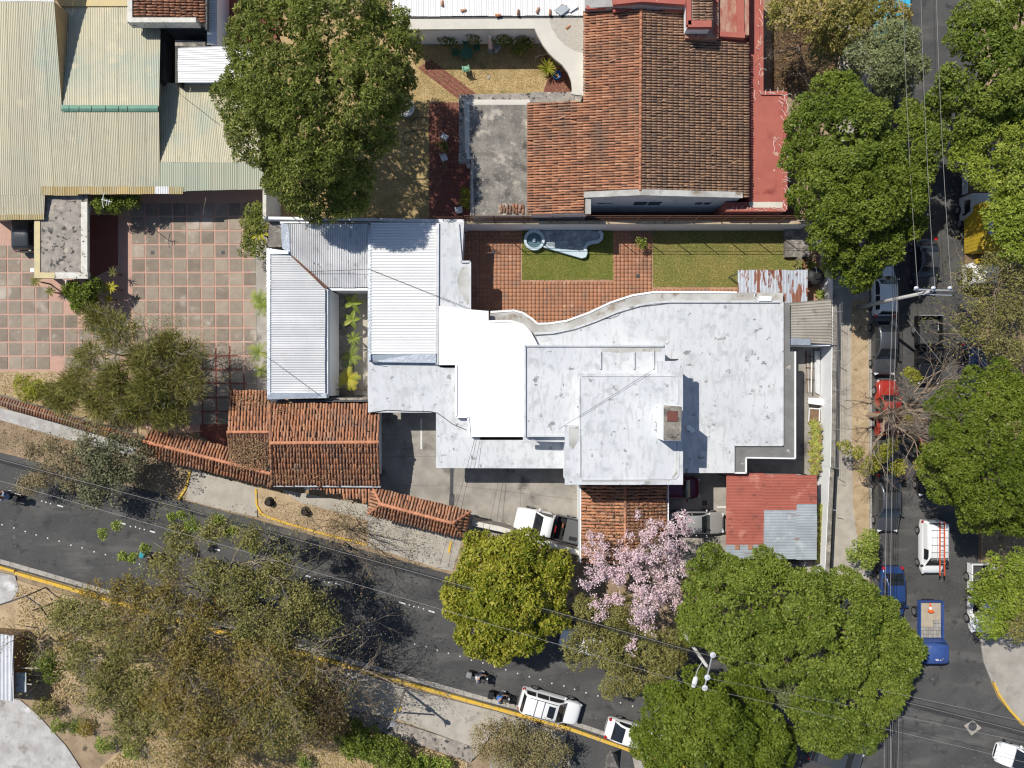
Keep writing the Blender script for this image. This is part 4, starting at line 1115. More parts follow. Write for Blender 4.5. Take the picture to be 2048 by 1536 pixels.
# red flat roofs on the east side
rp = [(1499, -60), (1524, -60), (1524, 183), (1574, 183), (1574, 420), (1452, 420), (1452, 404), (1499, 404)]
MB().prism(PP(rp, 3.4), 0, 3.4).build('red_flat_roof', REDPAINT, nh)
rim = MB()
for a, b_ in (((1523, -60), (1523, 186)), ((1523, 186), (1570, 186)), ((1571, 183), (1571, 420)), ((1452, 419), (1572, 419))):
    bar(rim, P(*a, 3.5).xy, P(*b_, 3.5).xy, 3.3, 3.5 + random.uniform(0, .005), .28)
rim.build('red_parapet', REDPAINT, nh)
MB().prism(PP([(1498, 404), (1565, 404), (1565, 416), (1500, 416)], 3.42), 3.3, 3.43).build('ledge', CREAM, nh)
rng_ = random.Random(3)
sq = MB()
def squig(px, py, z, L, ang):
    p = P(px, py, z); pts = [p]
    for k in range(3):
        a_ = ang + rng_.uniform(-.7, .7)
        pts.append(pts[-1] + Vector((math.cos(a_), math.sin(a_), 0)) * L / 3)
    sq.tube(pts, .015, 4)
for y in range(0, 190, 9):
    if rng_.random() < .7: squig(1520 + rng_.uniform(-3, 3), y, 3.52, rng_.uniform(.2, .7), rng_.choice([0, 1.6, 2.2, -1.2]))
for x in range(1526, 1572, 5): squig(x, 186 + rng_.uniform(-3, 3), 3.52, rng_.uniform(.2, .6), rng_.choice([0, 1.57, 3.1]))
for y in range(190, 420, 6):
    if rng_.random() < .75: squig(1569 + rng_.uniform(-6, 3), y, 3.52, rng_.uniform(.25, .8), rng_.choice([0, 1.57, 2.6, -1.2]))
for x in range(1455, 1570, 9): squig(x, 419 + rng_.uniform(-2, 2), 3.52, .3, rng_.choice([1.57, 0, .6]))
squig(1548, 280, 3.43, 1.0, -1.4); squig(1548, 285, 3.43, .7, .3); squig(1512, 200, 3.43, .8, 1.5)
sq.build('sealant_lines', SEALW, nh)
# raised red tower pieces at the top
MB().prism(PP([(1371, -60), (1437, -60), (1437, 76), (1371, 76)], 5.3), 3.5, 5.3).build('red_ledge', REDFADE, nh)
MB().prism(PP([(1376, -60), (1423, -60), (1423, 52), (1376, 52)], 6.4), 5.2, 6.4).build('tower_wall', WALLW, nh)
rim = MB()
for a, b_ in (((1378, -60), (1378, 50)), ((1376, 48), (1423, 48))): bar(rim, P(*a, 6.5).xy, P(*b_, 6.5).xy, 6.2, 6.55, .45 if a[0] == 1376 else .3)
rim.build('tower_rim', REDPAINT, nh)
tile_roof(nh, [P(1385, -30, 6.5), P(1424, -30, 6.45), P(1424, 42, 6.45), P(1385, 42, 6.5)], P(1424, -30, 6.45), P(1424, 42, 6.45), TILEB, .19, .4, 80, .7, .08, 55)
MB().prism(PP([(1438, -60), (1498, -60), (1498, 70), (1438, 70)], 4.9), 3.6, 4.9).build('faded_flat_roof', REDFADE, nh)
rim = MB()
for a, b_ in (((1440, 68), (1490, 71)), ((1481, -60), (1481, 70))): bar(rim, P(*a, 5.0).xy, P(*b_, 5.0).xy, 4.4, 5.02 + .004 * (a[0] == 1481), .35 if a[0] == 1440 else .5)
rim.build('red_parapet', REDPAINT, nh)
MB().prism(PP([(1445, 71), (1492, 74), (1492, 84), (1446, 82)], 4.6), 4.3, 4.6).build('flashing', mat('bright_red', (.42, .075, .045), rough=.7), nh)
MB().prism(PP([(1172, -60), (1371, -60), (1371, 14), (1280, 12), (1172, 10)], 5.6), 4.6, [5.6, 5.6, 5.35, 5.75, 5.2]).build('upper_wall', mat('grey_plaster', (.40, .39, .375), (.33, .32, .31), 2.0), nh)
mb = MB()
for a, b_ in (((1173, 13), (1234, 10)), ((1226, 19), (1282, 9)), ((1282, 9), (1371, 19))): bar(mb, P(*a, 5.3).xy, P(*b_, 5.3).xy, 5.0, 5.25 + random.uniform(0, .01), .3)
mb.build('flashing', REDPAINT, nh)
rim = MB()
for a, b_ in (((1226, 2), (1284, -4)), ((1284, -4), (1371, 2))): bar(rim, P(*a, 6).xy, P(*b_, 6).xy, 5.7, 6.0 + random.uniform(0, .01), .5)
rim.build('upper_rim', REDPAINT, nh)

# flat concrete roof west of the tiles
ff = thing('flat_concrete_annex', 'annex with a weathered grey concrete flat roof and pale stepped edge', 'building', P(1000, 320))
zf = 3.1
MB().prism(PP([(918, 189), (1062, 186), (1062, 432), (940, 432), (940, 318), (918, 318)], zf - .3), zf - .5, zf - .3).build('lower_ledge', MOSSLAB, ff)
MB().prism(PP([(928, 199), (1062, 199), (1062, 432), (943, 432), (943, 312), (930, 312)], zf - .12), zf - .35, zf - .12).build('ledge', CREAM, ff)
MB().prism(PP([(933, 204), (1062, 204), (1062, 431), (946, 431), (946, 318), (933, 318)], zf), zf - .3, zf).build('roof_border', CREAM, ff)
MB().prism(PP([(939, 209.5), (1060, 209.5), (1060, 430.5), (948, 430.5), (948, 312), (939, 312)], zf + .004), zf - .2, zf + .008).build('roof_field', OLDSLAB, ff)
mb = MB(); bar(mb, P(947, 308, zf + .1).xy, P(947, 430, zf + .1).xy, zf - .1, zf + .1, .1); mb.build('upstand', MOSSLAB, ff)
MB().prism(PP([(917, 308), (939, 306), (939, 324), (917, 324)], zf - .05), zf - .5, zf - .02).build('corner_slab', MOSSLAB, ff)
MB().prism(PP([(930, 205), (1055, 205), (1055, 428), (946, 428), (946, 316), (930, 316)], zf - .5), 0, zf - .5).build('wall', WALLW, ff)
MB().prism(PP([(1060, 184), (1165, 184), (1165, 192), (1160, 205), (1060, 205)], zf + .1), zf - .2, zf + .1).build('end_slab', MOSSLAB, ff)
for k in range(8):
    for j in range(2):
        if random.random() < .12: continue
        x = 1003 + k * 6.1 + random.uniform(-.8, .8); y = 414 + j * 8 + random.uniform(-2, 2)
        o = bpy.data.objects.new('spare_roof_tile', tile_mesh(.36, .2, .09, TILEG)); COL.objects.link(o)
        p = P(x, y + 5, zf + .01)
        o.matrix_basis = Matrix.Translation(p) @ Matrix.Rotation(R(90) + random.uniform(-.15, .15), 4, 'Z') @ Matrix.Rotation(-.1, 4, 'Y')
        tag(o, 'loose clay tile in the row stacked on the grey flat roof', 'tile', 'loose clay tiles stacked on the grey flat roof')
# curved cream roof with pebbled quarter
cr = thing('curved_cream_roof', 'flat cream roof with an S shaped edge above the shaded garden', 'roof', P(1120, 100))
cv = [(790, 36), (1172, 33), (1172, 192), (1143, 188), (1144, 175), (1142, 160), (1136, 145), (1125, 130), (1110, 118), (1098, 106), (1086, 90), (1075, 70), (1069, 57), (790, 59)]
MB().prism(PP(cv, 3.3), 3.05, 3.3).build('roof_slab', CREAM, cr)
pq = [(1098, 36), (1169, 34), (1169, 106), (1150, 101), (1130, 90), (1114, 74), (1103, 55)]
MB().prism(PP(pq, 3.31), 3.2, 3.318).build('pebbled_field', PEBBLE, cr)
MB().prism(PP([(800, 38), (1165, 38), (1165, 48), (800, 50)], 3.0), 0, 3.04).build('wall', WALLW, cr)
MB().prism(PP([(1150, 50), (1168, 50), (1168, 180), (1150, 180)], 3.0), 0, 3.04).build('wall', WALLW, cr)
MB().prism(PP([(1163, 60), (1166.5, 60), (1166.5, 98), (1163, 98)], 3.4), 3.3, 3.38).build('upstand', PEBBLE, cr)
o = bpy.data.objects.new('spare_roof_tile', tile_mesh(.4, .2, .09, TILEG)); COL.objects.link(o)
o.matrix_basis = Matrix.Translation(P(1132, 58, 3.32)) @ Matrix.Rotation(R(38), 4, 'Z')
tag(o, 'single orange clay tile lying on the pebbled quarter of the cream roof', 'tile')
# white sheet roof at the top edge with loose tiles
wh = thing('white_sheet_roof', 'white corrugated metal roof at the top edge with loose clay tiles', 'roof', P(980, 10))
corrugated(wh, P(783, 33, 3.4), P(1170, 31, 3.4), P(1170, -110, 3.9), P(783, -110, 3.9), ZINCW, .19, .028, .9, trap=True)
MB().prism(PP([(783, 30), (1170, 28), (1170, 35), (783, 37)], 3.35), 3.2, 3.34).build('gutter', DSTEEL, wh)
MB().prism(PP([(790, -100), (1165, -100), (1165, 26), (790, 26)], 3.2), 0, 3.3).build('wall', WALLW, wh)
for x, y, r_, lab in ((885, 8, 90, 'clay tile standing upright nearest the tree on the white sheet roof'), (921, 17, 12, 'clay tile with a crack lying second on the white sheet roof'), (990, 26, 5, 'flat lying clay tile in the middle of the white sheet roof'),
                   (1036, 26, 85, 'dark clay tile at the gutter of the white sheet roof'), (1073, 21, 65, 'tilted orange clay tile right of the dark one on the white sheet roof'),
                   (1100, 26, 88, 'pale clay tile by the gutter corner of the white sheet roof'), (1134, 16, 100, 'clay tile leaning on the loose sheets at the roof corner')):
    o = bpy.data.objects.new('loose_roof_tile', tile_mesh(.42, .22, .1, TILEG)); COL.objects.link(o)
    o.matrix_basis = Matrix.Translation(P(x, y + 5, 3.5)) @ Matrix.Rotation(R(r_), 4, 'Z')
    tag(o, lab, 'tile')
lsx = thing('loose_metal_sheets', 'bent loose metal sheets in the corner of the white sheet roof', 'metal sheet', P(1130, 10, 3.5))
for k, (pts) in enumerate((([(1108, 20), (1125, 8), (1140, 18), (1122, 30)]), ([(1125, 6), (1150, 0), (1156, 14), (1140, 24)]))):
    MB().prism(PP(pts, 3.6), [3.55, 3.62, 3.6, 3.52], [3.57, 3.66, 3.64, 3.54]).build('sheet', [BLUEZ, ZINC][k], lsx)

# ------------------------------------------------------------------ west plot: beige sheet roofs
bh = thing('beige_sheet_house', 'long house with beige green ribbed metal roofs and a green ridge cap', 'house', P(200, 220))
s_ = .12
Y438 = P(0, 438, 2.8).y
def Q(px, py, z0=2.8, Y0=None, s=s_):
    """photograph pixel on a roof plane that climbs northwards"""
    z = z0
    for _ in range(8):
        z = z0 + s * (P(px, py, z).y - (Y438 if Y0 is None else Y0))
    return P(px, py, z)
def zw(y): return Q(100, y).z
XE = Q(124, 217).x
def E(py):                     # point of the main slope on the line where the roofs part
    p = Q(124, py); return Vector((XE, p.y, 2.8 + s_ * (p.y - Y438)))
z217 = Q(124, 217).z
corrugated(bh, Q(-60, 440), Q(88, 438), Q(90, 390), Q(-60, 390), BEIGE, .128, .019, 1.0)
corrugated(bh, Q(-60, 390), E(390), E(2), Q(-60, 2), BEIGE, .128, .019, 1.0)
corrugated(bh, E(388), Q(320, 384), Q(318, 219), E(219), BEIGE, .128, .019, 1.0)
Y217 = P(0, 214, z217).y
def Nn(px, py): return Q(px, py, z217 - .01, Y217, -s_)
corrugated(bh, Nn(124, 214), Nn(318, 214), Nn(322, 12), Nn(124, 12), BEIGE, .128, .019, 1.0)
rg = MB()
n = 7; xs = [122, 138, 158, 183, 211, 237, 255, 316]
for i in range(7):
    q = [P(xs[i] + .6, 223, z217 + .04), P(xs[i + 1] - .6, 223, z217 + .04), P(xs[i + 1] - .6, 217, z217 + .16), P(xs[i] + .6, 217, z217 + .16), P(xs[i + 1] - .6, 210, z217 + .04), P(xs[i] + .6, 210, z217 + .04)]
    MB().add(q, [(0, 1, 2, 3), (3, 2, 4, 5)]).build('ridge_cap', GREENM, bh)
corrugated(bh, Q(320, 384), Q(527, 378), Q(527, 326), Q(320, 324), BEIGE2, .128, .019, 1.0)
corrugated(bh, Q(321, 324) - Vector((0, 0, .03)), Q(527, 326) - Vector((0, 0, .03)), P(500, 167, 1.9), P(321, 166, 1.95), BEIGE, .128, .019, 1.0)
corrugated(bh, *[v + Vector((0, 0, .03)) for v in (Q(84, 391), Q(156, 391), Q(156, 373), Q(84, 373))], YELSHEET, .128, .03, .9)
corrugated(bh, *[v + Vector((0, 0, .03)) for v in (Q(156, 389), Q(310, 388), Q(310, 373), Q(156, 373))], YELSHEET, .128, .03, .9)
corrugated(bh, *[v + Vector((0, 0, .03)) for v in (Q(310, 388), Q(338, 388), Q(338, 373), Q(310, 373))], ZINCW, .128, .03, .9)
corrugated(bh, *[v + Vector((0, 0, .03)) for v in (Q(338, 388), Q(366, 388), Q(366, 373), Q(338, 373))], YELSHEET, .128, .03, .9)
corrugated(bh, *[v + Vector((0, 0, .03)) for v in (Q(-60, 441), Q(89, 439), Q(89, 429), Q(-60, 430))], YELSHEET, .128, .03, .9)
corrugated(bh, Q(-60, 3), Q(108, 3), Q(108, -80), Q(-60, -80), ZINCW, .128, .019, 1.0)
MB().prism(PP([(108, -10), (255, -10), (255, 12), (120, 12)], 2.9), 2.6, 2.9).build('yellow_gutter', YELSHEET, bh)
# exposed side wall of the higher slope
xw = XE - .02
pa_, pb_ = E(3), E(219)
mb = MB().add([(xw, pa_.y, 0), (xw, pb_.y, 0), (xw, pb_.y, pb_.z - .03), (xw, pa_.y, pa_.z - .05), (xw - .15, pa_.y, 0), (xw - .15, pb_.y, 0), (xw - .15, pb_.y, pb_.z - .03), (xw - .15, pa_.y, pa_.z - .05)],
              [(0, 3, 2, 1), (4, 5, 6, 7), (0, 4, 7, 3), (3, 7, 6, 2), (1, 2, 6, 5)])
mb.build('side_wall', mat('tan_wall', (.42, .30, .16), (.36, .26, .15), 1.5), bh)
wl = MB()
wl.prism(PP([(-60, 425), (75, 425), (75, 60), (-60, 60)], 2.9), 0, 2.5)
wl.prism(PP([(95, 360), (315, 360), (315, 30), (125, 30)], 2.7), 0, 2.55)
wl.prism(PP([(330, 360), (515, 360), (495, 200), (330, 200)], 2.0), 0, 1.8)
wl.build('wall', mat('cream_wall', (.55, .47, .30), (.48, .41, .28), 1.0), bh)
# grey flat roof porch
pr = thing('flat_porch', 'porch with a speckled grey flat roof and flaking white and cream rims', 'porch', P(130, 480))
pp_ = [(68, 392), (175, 390), (175, 558), (68, 556)]
MB().prism(PP(pp_, 2.6), 2.3, 2.6).build('roof_slab', MOSSLAB, pr)
rim = MB()
for a, b_ in (((168, 404), (168, 557)), ((110, 551), (175, 551))): bar(rim, P(*a, 2.68).xy, P(*b_, 2.68).xy, 2.4, 2.66 + .004 * (a[0] == 168), .46)
rim.build('white_rim', PARAPW, pr)
rim = MB()
for a, b_ in (((74, 440), (74, 550)), ((68, 550), (109, 551))): bar(rim, P(*a, 2.68).xy, P(*b_, 2.68).xy, 2.4, 2.66 + .004 * (a[0] == 74), .42)
rim.build('cream_rim', mat('cream_paint', (.60, .50, .27), (.52, .45, .28), 1.5), pr)
wl = MB(); 
for x, y in ((85, 545), (160, 545), (160, 410)): wl.box(P(x, y, 1.15) * 1.0, (.3, .3, 2.3))
wl.build('column', WALLW, pr)
MB().prism(PP([(130, 560), (138, 560), (138, 600), (130, 600)], .5), 0, .5).build('side_kerb', CREAM, pr)
an = thing('tv_antenna', 'spindly rooftop television antenna at the edge of the beige roof', 'antenna', P(208, 415, 0))
p = P(207, 400, 0)
MB().tube([P(206, 392, 2.7), P(210, 403, 4.4)], .025, 5).build('mast', STEEL, an)
for k, (a, b_) in enumerate((((203, 399), (224, 404)), ((209, 384), (204, 400)), ((204, 400), (207, 416)), ((214, 398), (212, 412)), ((219, 399), (217, 410)))):
    MB().tube([P(*a, 4.4), P(*b_, 4.4)], .022, 5).build('rod', PLASTW, an)
# small buildings at the top left
tt = thing('tiled_annex', 'corner annex with clay tile roof, white coping and dark courtyard', 'building', P(340, 40))
tile_roof(tt, [P(268, -70, 4.3), P(408, -70, 3.95), P(410, 52, 3.9), P(392, 36, 3.95), P(268, 34, 4.3)], P(410, 52, 3.9), P(408, -70, 3.95), TILE, .2, .42, 180, 1.0, .085, 61)
rim = MB()
for a, b_ in (((259, -60), (260, 38)), ((254, 40), (392, 40))): bar(rim, P(*a, 4.4).xy, P(*b_, 4.4).xy, 3.6, 4.42 + .004 * (a[0] == 259), .34)
rim.build('coping', PARAPW, tt)
MB().prism(PP([(262, -60), (406, -60), (406, 50), (390, 38), (262, 38)], 3.8), 0, 3.8).build('wall', mat('stained_wall', (.26, .25, .235), (.14, .135, .125), 1.2, .95), tt)
mb = MB(); bar(mb, P(412, -60, 4).xy, P(412, 58, 4).xy, 3.7, 3.95, .12); mb.build('gutter', DSTEEL, tt)
dk = thing('dark_court_wall', 'sooty dark wall and slab around the little court by the tiled annex', 'wall', P(370, 110))
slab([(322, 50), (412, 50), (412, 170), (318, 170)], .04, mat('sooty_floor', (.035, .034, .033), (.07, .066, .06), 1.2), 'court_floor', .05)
MB().prism(PP([(350, 80), (410, 82), (410, 94), (350, 92)], 2.9), 0, 2.9).build('wall', OLDSLAB, dk)
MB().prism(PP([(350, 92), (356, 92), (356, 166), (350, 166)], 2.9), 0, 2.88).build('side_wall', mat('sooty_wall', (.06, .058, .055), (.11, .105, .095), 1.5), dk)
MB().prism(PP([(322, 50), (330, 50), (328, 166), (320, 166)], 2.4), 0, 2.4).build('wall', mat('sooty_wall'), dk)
w1 = thing('white_sheet_lean_to', 'bright white corrugated lean-to roof left of the big tree', 'roof', P(420, 130))
corrugated(w1, P(356, 96, 3.0), P(356, 165, 2.9), P(500, 165, 2.9), P(500, 90, 3.0), ZINCW, .17, .028, .9)
MB().prism(PP([(362, 100), (500, 100), (500, 160), (362, 160)], 2.6), 0, 2.6).build('wall', WALLW, w1)
w2 = thing('white_sheet_strip', 'narrow white corrugated roof strip at the top edge beside the tiled annex', 'roof', P(425, 40))
corrugated(w2, P(414, 89, 2.8), P(414, -60, 2.8), P(434, -60, 2.7), P(434, 89, 2.7), ZINCW, .17, .028, .9)
MB().prism(PP([(416, 85), (432, 85), (432, -60), (416, -60)], 2.5), 0, 2.5).build('wall', WALLW, w2)
slab([(434, -80), (560, -80), (560, 92), (434, 92)], .04, REDBRICK, 'brick_court', .05)
mb = MB(); bar(mb, P(490, -60, 1.0).xy, P(490, 80, 1.0).xy, 0, 1.0, .15)
tag(mb.build('low_wall', REDPAINT), 'low dark red wall in the brick court at the top edge', 'wall')
# south-west shacks
sh = thing('rusty_shack', 'shack with white and rust streaked corrugated roof at the left edge', 'shack', P(10, 1340))
corrugated(sh, P(-60, 1395, 2.3), P(28, 1402, 2.2), P(28, 1270, 2.3), P(-60, 1262, 2.4), mat('shack_sheet', (.62, .63, .66), (.55, .56, .60), 1.0, .6, stains=[((.28, .13, .09), .7, .60, .68, (2.5, .5, 1)), ((.15, .15, .16), 3.0, .68, .72)]), .25, .035, .9)
MB().tube([P(27, 1272, 2.36), P(21, 1402, 2.32)], .05).build('edge_beam', PLASTW, sh)
MB().prism(PP([(-60, 1390), (22, 1393), (22, 1278), (-60, 1272)], 2.0), 0, 2.1).build('wall', WOODB, sh)
sh2 = thing('blue_grey_lean_to', 'small blue grey corrugated lean-to next to the rusty shack', 'shed', P(42, 1365))
corrugated(sh2, P(31, 1345, 1.7), P(31, 1384, 1.7), P(53, 1384, 1.6), P(53, 1345, 1.6), BLUEZ, .08, .012, .9)
for x, y in ((32, 1347), (52, 1347), (32, 1382), (52, 1382)):
    c = P(x, y, 1.55); MB().tube([(c.x, c.y, 0), (c.x, c.y, 1.6)], .04).build('post', WOODB, sh2)
for a, b_ in (((30, 1333), (37, 1331)), ((41, 1336), (92, 1337)), ((55, 1368), (64, 1369))):
    MB().tube([P(*a, 1.6), P(*b_, 1.6)], .05).build('beam', WALKC, sh2)
fr = thing('bent_bar_scaffold', 'dark bent metal bar frame at the left edge below the road', 'frame', P(40, 1200))
MB().tube([P(-10, 1213, 2.2), P(52, 1192, 2.2), P(80, 1212, 2.2), P(100, 1240, .1)], .06).build('bar', DSTEEL, fr)
MB().tube([P(52, 1192, 2.2), Vector((P(52, 1192, 2.2).x, P(52, 1192, 2.2).y, 0))], .05).build('post', DSTEEL, fr)
# ------------------------------------------------------------------ vegetation
def fib_dirs(n, zmin=-.35, rng=None):
    i = np.arange(n) + .5
    z = 1 - (1 - zmin) * i / n
    a = i * 2.399963 + (rng.uniform(0, 6.28) if rng is not None else 0)
    r = np.sqrt(np.maximum(0, 1 - z * z))
    return np.stack([r * np.cos(a), r * np.sin(a), z], 1)
def unit(v):
    return v / np.maximum(1e-9, np.linalg.norm(v, axis=1))[:, None]
def leaf_quads(c, n, L, W, rng, droop=0.0):
    """one folded leaf quad per row: centres c, plane normals n"""
    k = len(c)
    t = rng.normal(size=(k, 3))
    d = unit(t - n * np.sum(t * n, 1)[:, None])
    if droop: d = unit(d - np.array([0, 0, droop]))
    s = np.cross(n, d)
    l_ = (L * rng.uniform(.65, 1.3, k))[:, None]; w_ = (W * rng.uniform(.7, 1.25, k))[:, None]
    v = np.stack([c - d * l_ * .5, c + s * w_ * .5 + n * w_ * .12, c + d * l_ * .5, c - s * w_ * .5 + n * w_ * .12], 1)
    return v.reshape(-1, 3), np.arange(k * 4).reshape(-1, 4)
def rosettes(c, out, k, L, W, rng, cr=.17):
    """domed clump of k leaves round each centre c; inner leaves stand up, outer ones spread"""
    m = len(c)
    n0 = unit(out + rng.normal(size=(m, 3)) * .22)
    t = rng.normal(size=(m, 3)); a0 = unit(t - n0 * np.sum(t * n0, 1)[:, None]); b0 = np.cross(n0, a0)
    sz = rng.uniform(.75, 1.3, m)[:, None]
    vv = []
    for j in range(k):
        f = (j + .5) / k
        w = 2.4 * j + rng.uniform(-.5, .5, m)
        rad = a0 * np.cos(w)[:, None] + b0 * np.sin(w)[:, None]
        th = (f ** .6) * 1.45 + rng.uniform(-.15, .15, m)
        q = rad * np.sin(th)[:, None] + n0 * np.cos(th)[:, None]
        b = c + q * cr * sz
        d = unit(rad + n0 * (.8 - 1.1 * f) + rng.normal(size=(m, 3)) * .2)
        s = unit(np.cross(q, d) + rng.normal(size=(m, 3)) * .15)
        l_ = (L * rng.uniform(.65, 1.2, m))[:, None] * sz; w_ = (W * rng.uniform(.75, 1.2, m))[:, None] * sz
        lift = q * w_ * .18
        v = np.stack([b - d * l_ * .3, b + d * l_ * .22 + s * w_ * .5 + lift, b + d * l_ * .7, b + d * l_ * .22 - s * w_ * .5 + lift], 1)
        vv.append(v)
    V = np.concatenate(vv, 0).reshape(-1, 3)
    return V, np.arange(len(V)).reshape(-1, 4)
def crown_points(lobes, dens, rng, sub=.36, zmin=-.3, rough=.14, sr0=None, sink=.32, cover=.92):
    """clump centres on a crown of ellipsoid lobes (x,y,z,rx,ry,rz): each lobe carries many small
    leafy bumps at uneven depth, with gaps between them"""
    C, O = [], []
    A = np.array(lobes)
    for li, (x, y, z, rx, ry, rz) in enumerate(lobes):
        rr = (rx * ry) ** .5
        s0 = sr0 if sr0 else max(.16, min(.66, .33 + .11 * rr)) * (sub / .36)
        s0 = min(s0, rr * .6)
        ns = int(max(6, cover * 2 * (rr / s0) ** 2 * (1 - zmin) / 1.3))
        D = fib_dirs(ns, zmin, rng)
        D = unit(D + rng.normal(size=D.shape) * (.5 * s0 / rr))
        Rv = np.array([rx, ry, rz])
        SR = s0 * rng.uniform(.65, 1.35, ns)
        dep = 1 - sink * rng.random(ns) ** 1.5
        SCn = np.array([x, y, z]) + D * np.maximum(.05, Rv - s0 * .7) * dep[:, None]
        # bumps swallowed by a neighbouring lobe are dropped
        keep = np.ones(ns, bool)
        for lj in range(len(A)):
            if lj == li: continue
            q = ((SCn - A[lj, :3]) / A[lj, 3:6])
            keep &= np.sum(q * q, 1) > .70
        for d, sr, sc in zip(D[keep], SR[keep], SCn[keep]):
            n = max(3, int(dens * sr * sr * 7.5))
            q = fib_dirs(n, .0, rng) + rng.normal(size=(n, 3)) * .15
            up = d * .7 + np.array([0, 0, .7]); up /= np.linalg.norm(up)
            e1 = np.cross(up, [.3, .9, .2]); e1 /= np.linalg.norm(e1); e2_ = np.cross(up, e1)
            q = unit(q[:, :1] * e1 + q[:, 1:2] * e2_ + q[:, 2:3] * up)
            p = sc + q * (sr * np.array([1, 1, .85])) * (1 - rough * rng.random((n, 1)) * 2)
            C.append(p); O.append(q)
    return np.concatenate(C), np.concatenate(O)
def tubes_np(segs, n=4):
    """segs: array of (x0,y0,z0,x1,y1,z1,r0,r1)"""
    S = np.asarray(segs, dtype=float)
    a, b = S[:, :3], S[:, 3:6]
    d = unit(b - a)
    ref = np.where(np.abs(d[:, 2:3]) > .9, np.array([[1., 0, 0]]), np.array([[0, 0, 1.]]))
    u = unit(np.cross(d, ref)); v = np.cross(d, u)
    w = 2 * np.pi * np.arange(n) / n
    ring = u[:, None] * np.cos(w)[None, :, None] + v[:, None] * np.sin(w)[None, :, None]
    A = a[:, None] + ring * S[:, 6][:, None, None]; B = b[:, None] + ring * S[:, 7][:, None, None]
    V = np.concatenate([A, B], 1).reshape(-1, 3)
    f = np.array([(k, (k + 1) % n, n + (k + 1) % n, n + k) for k in range(n)])
    Fc = (f[None] + (np.arange(len(S)) * 2 * n)[:, None, None]).reshape(-1, 4)
    return V, Fc
def grow(base, top, r0, rng, depth=5, split=(2, 3), spread=.6, lenf=.72, up=.15, jit=.2, segs=None, tips=None, maxseg=6000):
    """recursive branching from base towards top"""
    first = segs is None
    if first: segs, tips = [], []
    base = Vector(base); d = Vector(top) - base
    L = d.length; d.normalize()
    pts = [base]; nseg = 3 if L > 1.0 else 2
    cur = d.copy(); p = base
    r1 = r0 * .66
    for i in range(nseg):
        cur = (cur + Vector((rng.gauss(0, jit), rng.gauss(0, jit), rng.gauss(0, jit) * .6))).normalized()
        q = p + cur * L / nseg
        ra = r0 + (r1 - r0) * i / nseg; rb = r0 + (r1 - r0) * (i + 1) / nseg
        segs.append((*p, *q, ra, rb)); p = q
        if i < nseg - 1 and depth > 1 and rng.random() < .5 and len(segs) < maxseg:
            sd = (cur + Vector((rng.uniform(-1, 1), rng.uniform(-1, 1), rng.uniform(-.2, .6))) * spread * 1.3).normalized()
            grow(p, p + sd * L * lenf * .7, r1 * .55, rng, depth - 2, split, spread, lenf, up, jit, segs, tips, maxseg)
    if depth <= 0 or len(segs) > maxseg:
        tips.append((*p, *cur)); return (segs, tips) if first else None
    for k in range(rng.randint(*split)):
        sd = (cur + Vector((rng.uniform(-1, 1), rng.uniform(-1, 1), rng.uniform(-.6, .8))) * spread + Vector((0, 0, up))).normalized()
        grow(p, p + sd * L * lenf * rng.uniform(.75, 1.15), r1 * rng.uniform(.6, .85), rng, depth - 1, split, spread, lenf, up, jit, segs, tips, maxseg)
    return (segs, tips) if first else None
def wood(root, segs, m, name='trunk', n=4):
    V, Fc = tubes_np(segs, n)
    return npmesh(name, V, Fc, m, None, root, None, True)
